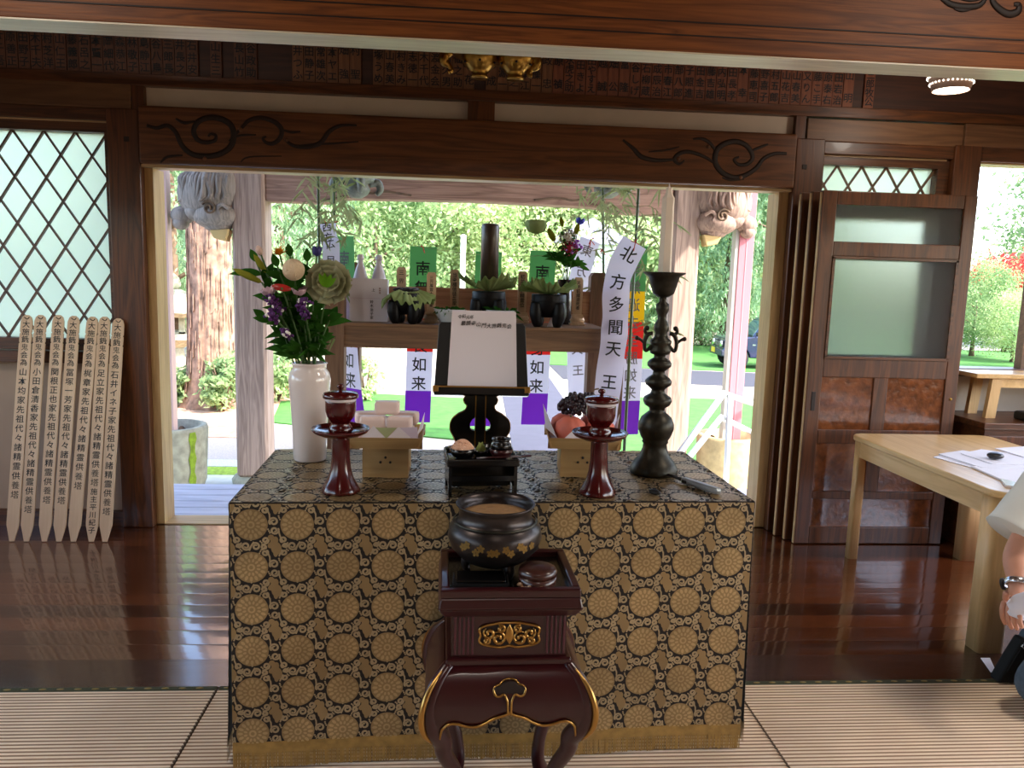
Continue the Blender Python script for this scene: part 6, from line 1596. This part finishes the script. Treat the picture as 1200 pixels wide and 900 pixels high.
flower('lily_bud', 'short green bud right of the white flower in the shelf bouquet', sp(674, 275), bud(.08, .018), 'leaf_yg', 4, **kw)
for x, y, lb in ((650, 300, 'dark leafy sprig at the left of the shelf bouquet'), (664, 305, 'dark leafy sprig low in the shelf bouquet'), (680, 312, 'thin leafy sprig leaning right in the shelf bouquet')):
    flower('leaf_sprig', lb, sp(x, y), (lambda t, tip, d, m: mk('tip_leaf', (lambda gg: (leaf_blade(gg, tip, d, .07, .014, curl=.1), gg)[1])(G()), m, t)), 'leaf_dk', 8, cat='foliage', lw=.016, ll=.12, **kw)
flower('lotus_bud', 'green lotus pod standing alone left of the shelf bouquet', sp(628, 275), lambda t, tip, d, m: mk('bloom', G().lathe([(0, 0), (.05, .02), (.066, .06), (.058, .095), (.0, .1)], seg=16, T=Matrix.Translation(tip), rf=lambda a: 1+.12*math.cos(8*a)), m, t), 'lotus', 0, base=pv, z0=.2, group=FS)

# ---- cedar trunk, stone lantern, shrubs
tx = at(250, 475, Z=GZ)
t = thing('cedar_tree', 'thick cedar trunk with flaky reddish bark left of the porch post', 'tree', (tx.x, tx.y, GZ))
g = G(); g.lathe([(.58, -.05), (.48, .15), (.42, .5), (.375, 1.2), (.35, 2.2), (.34, 4), (.3, 9)], seg=64, rf=lambda a: 1+.035*math.sin(9*a)+.03*math.sin(17*a+1)+.02*math.sin(31*a)); mk('trunk', g, 'bark', t)
g = G(); rng = random.Random(9)
for k_ in range(170):
    a = rng.uniform(-PI, 0); z = rng.uniform(.1, 3.5); h = rng.uniform(.2, .6); w = rng.uniform(.02, .045); r = .385 if z > 1 else .43
    f = lambda aa, zz_, e: ((np.interp(zz_, [0, .5, 1.2, 2.2, 4], [.53, .43, .385, .362, .35])+e)*math.cos(aa), (np.interp(zz_, [0, .5, 1.2, 2.2, 4], [.53, .43, .385, .362, .35])+e)*math.sin(aa), zz_)
    dw = w/r; g.add([f(a, z, .0), f(a+dw, z+h*.1, .012), f(a+dw*.9, z+h, .02), f(a+dw*.2, z+h*.9, .003)], [(0, 1, 2, 3)])
mk('bark_flakes', g, 'bark', t, solid=.008)
# leaf cloud generator
def leaves(n, pos, size, rng, droop=False, aspect=.45, flat=False):
    N = len(pos); pos = np.array(pos)
    nr = rng.normal(size=(N, 3)); 
    if flat: nr[:, 2] = np.abs(nr[:, 2])+1.0
    nr /= np.linalg.norm(nr, axis=1)[:, None]
    up = rng.normal(size=(N, 3))
    if droop: up[:, 2] -= 3.0
    ta = up-(up*nr).sum(1)[:, None]*nr; ta /= np.linalg.norm(ta, axis=1)[:, None]; tb_ = np.cross(nr, ta)
    s = size*rng.uniform(.6, 1.3, size=(N, 1))
    v = np.stack([pos-ta*s, pos+tb_*s*aspect, pos+ta*s, pos-tb_*s*aspect], 1).reshape(-1, 3)
    return v
def leaf_obj(name, v, m, parent):
    me = bpy.data.meshes.new(name); nq = len(v)//4
    me.vertices.add(len(v)); me.vertices.foreach_set('co', v.astype(np.float32).ravel())
    me.loops.add(nq*4); me.loops.foreach_set('vertex_index', np.arange(nq*4, dtype=np.int32))
    me.polygons.add(nq); me.polygons.foreach_set('loop_start', np.arange(0, nq*4, 4, dtype=np.int32))
    me.update(calc_edges=True); me.validate()
    me.materials.append(M[m] if isinstance(m, str) else m)
    o = bpy.data.objects.new(name, me); COL.objects.link(o)
    if parent: o.parent = parent
    return o
def crown_pts(rng, n, rx, rz, zc, clumps=40, cs=.5):
    c = rng.normal(size=(clumps, 3)); c /= np.linalg.norm(c, axis=1)[:, None]; c *= (rng.uniform(.35, 1, size=(clumps, 1)))**.5
    c *= np.array([rx, rx, rz]); 
    k_ = rng.integers(0, clumps, n); p = c[k_]+rng.normal(size=(n, 3))*np.array([cs, cs, cs*.7]); p[:, 2] += zc
    return p[p[:, 2] > .05]
def strand_pts(rng, n, rx, z0, z1, ns=260):
    """hanging sprays: chains of leaves falling from points on a cone"""
    out = []
    for i in range(ns):
        z = rng.uniform(z0, z1); r = rx*(1-(z-z0)/(z1-z0)*.75)*rng.uniform(.35, 1); a = rng.uniform(0, 2*PI)
        L_ = rng.uniform(.4, 1.1); m = n//ns
        s = rng.uniform(0, 1, m); x = r*np.cos(a)*(1+.25*s)+rng.normal(size=m)*.07; y = r*np.sin(a)*(1+.25*s)+rng.normal(size=m)*.07
        out.append(np.stack([x, y, z-L_*s**1.5+.0], 1))
    p = np.concatenate(out); return p[p[:, 2] > .05]
M['fol_lime'] = leafmat('sunny lime foliage', (150, 176, 118), (212, 222, 168), .45, .9)
M['fol_mid'] = leafmat('mid green foliage', (112, 142, 96), (174, 196, 140), .45, .9)
M['fol_cool'] = leafmat('cool green conifer foliage', (112, 144, 112), (172, 198, 150), .4, .9)
M['fol_red'] = leafmat('red maple foliage', (190, 60, 60), (230, 120, 110), .4, 1.5)
def build_tree(kind, label, loc, grp, seed, rz=0, scale=1):
    rng = np.random.default_rng(seed); t = thing(kind, label, 'tree', loc, rz, group=grp)
    if kind == 'broadleaf_tree':
        leaf_obj('crown', leaves(0, crown_pts(rng, 14000, 2.9, 3.2, 3.6, 70, .55), .1, rng), 'fol_lime' if seed % 2 else 'fol_mid', t); h = 4
    elif kind == 'weeping_conifer':
        leaf_obj('crown', leaves(0, strand_pts(rng, 15000, 2.6, .8, 7.5, 420), .085, rng, True, .3), 'fol_cool', t); h = 7
    else:
        leaf_obj('crown', leaves(0, crown_pts(rng, 1500, 1.9, .35, 2.75, 22, .25), .1, rng), 'fol_red', t); h = 2.6
    g = G(); g.lathe([(.2, -.05), (.15, .5), (.1, h*.5), (.03, h)], seg=12)
    for k_ in range(7):
        a = k_*2.4; z = h*(.3+.08*k_); g.tube([(0, 0, z), (math.cos(a)*.6, math.sin(a)*.6, z+.4), (math.cos(a)*1.4, math.sin(a)*1.4, z+.6)], [.06, .04, .015], 6)
    mk('trunk', g, 'bark_dark', t); t.scale = (scale,)*3
    return t
TG = 'trees closing off the temple yard'
b1 = build_tree('broadleaf_tree', 'x', (0, 0, 0), TG, 1); b2 = build_tree('broadleaf_tree', 'x', (0, 0, 0), TG, 2); b3 = build_tree('broadleaf_tree', 'x', (0, 0, 0), TG, 3)
wc = build_tree('weeping_conifer', 'x', (0, 0, 0), TG, 4); wc2 = build_tree('weeping_conifer', 'x', (0, 0, 0), TG, 6)
used = set()
def place(proto, px, Y, sc_, label, rz, grp=TG):
    x = at(px, 400, Y=Y).x
    if proto.name in used: o = dup(proto, label, (x, Y, GZ-.0), (0, 0, rz), grp)
    else: used.add(proto.name); o = proto; o.location = (x, Y, GZ); o.rotation_euler = (0, 0, rz); o['label'] = label
    o.scale = (sc_,)*3; return o
place(wc, 205, 17.5, 1.0, 'weeping conifer behind the stone lantern at the left', .4)
place(wc2, 262, 21, 1.15, 'weeping conifer right behind the cedar trunk', 1.4)
place(wc, 330, 24, 1.2, 'pale weeping conifer between the left porch post and the bouquet', 2.2)
place(wc2, 848, 28.5, 1.25, 'weeping conifer behind the blue car', 3.0)
place(wc, 908, 26.5, 1.2, 'weeping conifer at the right jamb of the entrance', 5.0)
place(wc2, 795, 31, 1.4, 'tall weeping conifer behind the right porch post', .9)
spots = [(395, 33, 1.3), (440, 27, 1.0), (480, 36, 1.5), (515, 31, 1.2), (550, 38, 1.5), (590, 32, 1.2), (622, 29, 1.05), (655, 38, 1.5), (690, 34, 1.35), (725, 30, 1.2), (760, 36, 1.5), (830, 40, 1.7), (890, 40, 1.5), (350, 40, 1.7), (300, 36, 1.6), (230, 34, 1.5), (1140, 27, .52), (1188, 25, .36), (1240, 22, .45), (1290, 32, 1.4)]
wh = ['behind the white-wrapped bottles', 'left behind the shelf near the bottles', 'behind the left five-colour banner', 'just left of the tall dark pillar', 'directly behind the tall dark pillar', 'just right of the tall dark pillar', 'behind the lotus pod', 'behind the shelf bouquet', 'behind the rear right bamboo pole', 'behind the draped white banner', 'left of the right porch post', 'far behind the blue car', 'far behind the pink post', 'beyond the weeping conifer near the bouquet', 'beyond the left porch post', 'beyond the cedar trunk', 'at the left of the bright right window', 'in the middle of the bright right window', 'at the far right beyond the window', 'furthest right beyond the view']
for i, (px, Y, s_) in enumerate(spots):
    place((b1, b2, b3)[i % 3], px, Y, s_, 'sunny broadleaf tree '+wh[i], i*1.3)
# long clipped hedge closing the gaps low down
rng = np.random.default_rng(20)
pts = np.stack([rng.uniform(-30, 34, 16000), rng.normal(43, .9, 16000), rng.uniform(.05, 3.2, 16000)], 1)
t = thing('hedge', 'long tall hedge at the very back of the yard behind the trees', 'hedge', (0, 0, GZ)); leaf_obj('foliage', leaves(0, pts, .28, rng), 'fol_mid', t)
rm = build_tree('red_maple', 'red-leaved maple seen through the bright right window', (at(1190, 330, Y=29).x, 29, GZ), None, 9, 0, (at(1185, 318, Y=29).z-GZ)/2.75)
# shrubs
def shrub(px, py, label, r, h, m, seed, n=1400):
    p = at(px, py, Z=GZ); rng = np.random.default_rng(seed); t = thing('leafy_shrub', label, 'shrub', p, group='low shrubs in the yard')
    q = crown_pts(rng, n, r, h*.45, h*.5, 26, r*.28); leaf_obj('foliage', leaves(0, q, .06, rng), m, t)
    g = G()
    for k_ in range(6): a = k_*1.05; g.tube([(0, 0, 0), (math.cos(a)*r*.4, math.sin(a)*r*.4, h*.5), (math.cos(a)*r*.7, math.sin(a)*r*.7, h*.8)], [.018, .012, .006], 5)
    mk('stem', g, 'bark_dark', t)
shrub(262, 482, 'bright green shrub at the foot of the cedar trunk', .3, 1.05, 'fol_mid', 31)
shrub(203, 476, 'green shrub left of the cedar trunk below the stone lantern', .28, .75, 'fol_mid', 32)
shrub(326, 470, 'small green shrub behind the white vase', .5, 1.0, 'fol_mid', 33)
shrub(428, 470, 'small shrub beside the left shelf post', .28, .9, 'fol_lime', 35, 500)
shrub(822, 405, 'green bush left of the blue car by the porch post', .7, 1.1, 'fol_mid', 36, 2000)
g = None
# stone lantern
lp = at(206, 446, Z=GZ)
t = thing('stone_lantern', 'grey stone garden lantern partly hidden by the cedar trunk', 'stone lantern', (lp.x, lp.y, GZ))
k_ = lp.y*1.0/901
def zz2(y): return at(206, y, Y=lp.y).z-GZ
mk('base', G().lathe([(0, 0), (.5, 0), (.5, .12), (.34, .22), (0, .22)], seg=6, smooth=False), 'stone', t)
mk('shaft', G().lathe([(.34, .2), (.2, .5), (.17, zz2(404)), (0, zz2(404))], seg=16), 'stone', t)
mk('platform', G().lathe([(0, zz2(408)), (.2, zz2(407)), (.62, zz2(396)), (.62, zz2(390)), (0, zz2(390))], seg=6, smooth=False), 'stone', t)
g = G(); za_, zc_ = zz2(390), zz2(370)
for a, b in ((-.3, -.3), (.2, -.3), (-.3, .2), (.2, .2)): g.box(a, a+.1, b, b+.1, za_, zc_)
g.box(-.3, .3, -.3, .3, za_, za_+.04); mk('fire_box', g, 'stone', t)
mk('roof', G().lathe([(0, zc_), (.75, zc_), (.95, zc_+.1), (.9, zc_+.16), (.5, zc_+.42), (.15, zc_+.56), (0, zc_+.58)], seg=6, smooth=False), 'stone', t, bevel=.03)
mk('finial', G().lathe([(.1, zc_+.55), (.17, zc_+.65), (.13, zc_+.8), (0, zc_+.92)], seg=14), 'stone', t)
# boulder behind the vase
p = at(330, 470, Z=GZ); p.y += 1.2; g = G(); g.sphere((0, 0, .3), (.5, .4, .45), 14, 10); rng = random.Random(5); g.v = [(x*(1+rng.uniform(-.06, .06)), y*(1+rng.uniform(-.06, .06)), z*(1+rng.uniform(-.06, .06))) for x, y, z in g.v]
tag(mk('garden_stone', g, 'stone_pale', loc=(p.x, p.y, GZ)), 'rounded garden stone on the grass behind the white vase', 'stone')
# distant white pole, storehouse
p = at(540, 428, Z=GZ); t = thing('white_pole', 'white pole far behind the shelf left of the tall dark pillar', 'pole', (p.x, p.y, GZ)); hh = at(540, 277, Y=p.y).z-GZ
mk('pole', G().tube([(0, 0, 0), (0, 0, hh)], .07, 12), 'white', t); mk('cap', G().sphere((0, 0, hh), (.085, .085, .05), 12, 8), 'white', t)
p = at(690, 372, Z=GZ); Yh = 27.5; x_ = at(690, 300, Y=Yh).x; zr_ = at(690, 276, Y=Yh).z-GZ
t = thing('storehouse', 'white storehouse with a lilac grey roof edge far behind the white banner', 'building', (x_, Yh+1.5, GZ)); mk('wall', bx(-.9, 1.0, -1.5, 1.5, 0, zr_-.3), 'white', t)
mk('roof', G().prism([(-1.3, zr_-.3), (1.4, zr_-.3), (1.3, zr_-.1), (.05, zr_+.6), (-1.2, zr_-.1)], -1.8, 1.8, 'xz'), mat('lilac grey tiles', (170, 160, 190), .6), t); mk('door', bx(-.4, .4, -1.53, -1.5, 0, 1.9), 'concrete', t)

# ---- blue car
cw = at(865, 433, Z=GZ)      # where the near front wheel touches
t = thing('car', 'dark blue off-road car parked on the grass behind the pink post', 'car', (cw.x, cw.y, GZ+.016), -.06)
s = .86; Wd = 1.42*s
side = [(-.52, .42), (-.56, .5), (-.56, .62), (-.5, .66), (-.5, .92), (-.46, 1.0), (.42, 1.06), (.52, 1.08), (2.75, 1.08), (2.8, .9), (2.8, .45), (2.32, .42)]
arch1 = [(.36*math.cos(a*PI/8)+1.95, .3+.36*math.sin(a*PI/8)+.06) for a in range(0, 9)]; arch0 = [(.36*math.cos(a*PI/8), .3+.36*math.sin(a*PI/8)+.06) for a in range(0, 9)]
poly = [(x*s, z*s) for x, z in side[:-1]+arch1+arch0]
mk('body', G().prism(poly, 0, Wd, 'xz'), 'car', t, bevel=.03)
cab = [(.42, 1.05), (.82, 1.6), (.95, 1.66), (2.62, 1.66), (2.74, 1.06)]
mk('cabin', G().prism([(x*s, z*s) for x, z in cab], .06, Wd-.06, 'xz'), 'car', t, bevel=.04)
g = G()
for y in (.05, Wd-.05):
    for q in ([(.78, 1.12), (1.0, 1.56), (1.5, 1.56), (1.5, 1.12)], [(1.58, 1.12), (1.58, 1.56), (2.1, 1.56), (2.1, 1.12)], [(2.18, 1.12), (2.18, 1.56), (2.5, 1.56), (2.58, 1.12)]): g.prism([(x*s, z*s) for x, z in q], y-.005, y+.005, 'xz')
mk('side_window', g, 'car_glass', t)
a0, a1 = Vector((.46*s-.012, 0, 1.1*s)), Vector((.81*s-.014, 0, 1.57*s)); g = G(); g.add([(a0.x, .12, a0.z), (a0.x, Wd-.12, a0.z), (a1.x, Wd-.15, a1.z), (a1.x, .15, a1.z)], [(0, 1, 2, 3)]); mk('windscreen', g, 'car_glass', t, solid=.02)
for x in (0, 1.95):
    for y in (.09, Wd-.09):
        T = Matrix.Translation((x*s, y, .335*s)) @ Matrix.Rotation(PI/2, 4, 'X'); w_ = mk('wheel', G().lathe([(.0, -.08), (.2*s, -.08), (.3*s, -.085), (.335*s, -.06), (.335*s, .06), (.3*s, .085), (.2*s, .08), (0, .08)], seg=32, T=T), 'tyre', t)
        g = G(); sy = -1 if y < .5 else 1
        g.lathe([(0, .09), (.06*s, .092), (.06*s, .082), (0, .08)], seg=16, T=T @ Matrix.Scale(-sy, 4, (0, 0, 1)))
        for k_ in range(6):
            a = k_*PI/3; g.bar((x*s+.05*math.cos(a), y+sy*.087, .335*s+.05*math.sin(a)), (x*s+.19*s*math.cos(a), y+sy*.087, .335*s+.19*s*math.sin(a)), .045, .012)
        rim = [(x*s+.2*s*math.cos(a*PI/12), y+sy*.085, .335*s+.2*s*math.sin(a*PI/12)) for a in range(25)]; g.tube(rim, .014, 6)
        mk('hub', g, 'alloy', w_)
mk('bumper', bx(-.6*s, -.5*s, -.01, Wd+.01, .4*s, .6*s), mat('dark bumper', (44, 50, 62), .5), t, bevel=.03)
g = G(); g.box(-.53*s, -.495*s, .08, Wd-.08, .7*s, .9*s); mk('grille_panel', g, 'black_matt', t, bevel=.01)
g = G()
for k_ in range(6): y = .36+(Wd-.72)*k_/5; g.box(-.545*s, -.525*s, y-.03, y+.03, .72*s, .88*s)
mk('grille_bars', g, 'chrome', t)
for y in (.2, Wd-.2): mk('headlight', G().lathe([(0, -.02), (.1, -.02), (.1, .03), (.07, .045), (0, .05)], seg=20, T=Matrix.Translation((-.53*s, y, .8*s)) @ Matrix.Rotation(-PI/2, 4, 'Y')), 'chrome', t)
mk('number_plate', bx(-.625*s, -.605*s, Wd*.5+.02, Wd*.5+.36, .47*s, .64*s), 'plate_yellow', t)
g = G(); g.box(.52*s, .56*s, -.09, .04, 1.1*s, 1.22*s); mk('mirror', g, 'black_matt', t, bevel=.01)
mk('side_marker', bx(.42*s, .52*s, -.008, .003, .78*s, .82*s), 'chrome', t)

# ================================================================== LIGHT
w = bpy.data.worlds.new('sky'); SC.world = w; w.use_nodes = True; nt = w.node_tree; bg = nt.nodes['Background']
sky = nt.nodes.new('ShaderNodeTexSky'); sky.sky_type = 'NISHITA'; sky.sun_disc = False
sky.sun_elevation = math.radians(50); sky.sun_rotation = math.radians(110); sky.air_density = 1.0; sky.dust_density = 2.5
nt.links.new(sky.outputs[0], bg.inputs['Color']); bg.inputs['Strength'].default_value = 1.3
sun = bpy.data.lights.new('sun', 'SUN'); sun.energy = 13.0; sun.angle = math.radians(.6); sun.color = (1, .96, .88)
so = bpy.data.objects.new('sun', sun); COL.objects.link(so); so.rotation_euler = Vector((.62, -.42, .8)).normalized().to_track_quat('Z', 'Y').to_euler()
def area(x, y, z, e, size, col=(1, .9, .79)):
    l = bpy.data.lights.new('added_fill_light', 'AREA'); l.shape = 'DISK'; l.size = size; l.energy = e; l.color = col
    o = bpy.data.objects.new('added_fill_light', l); COL.objects.link(o); o.location = (x, y, z); return o
for x, y, e in ((-2.3, 1.7, 34), (2.6, 1.7, 34), (.2, -.6, 10)): area(x, y, 3.2, e, .5)  # unseen fill lights added overhead to brighten the hall
pl_ = bpy.data.lights.new('lamp_light', 'POINT'); pl_.energy = 6; pl_.shadow_soft_size = .06; pl_.color = (1, .9, .78)
po = bpy.data.objects.new('lamp_light', pl_); COL.objects.link(po); po.location = lampP+Vector((0, 0, -.06))
SC.view_settings.view_transform = 'Standard'; SC.view_settings.look = 'None'; SC.view_settings.gamma = 1; SC.view_settings.use_curve_mapping = False
SC.view_settings.exposure = 0
SC.cycles.max_bounces = 8; SC.cycles.diffuse_bounces = 4; SC.cycles.glossy_bounces = 4; SC.cycles.transmission_bounces = 6
SC.cycles.sample_clamp_indirect = 6; SC.cycles.use_denoising = True
SC.cycles.caustics_reflective = False; SC.cycles.caustics_refractive = False
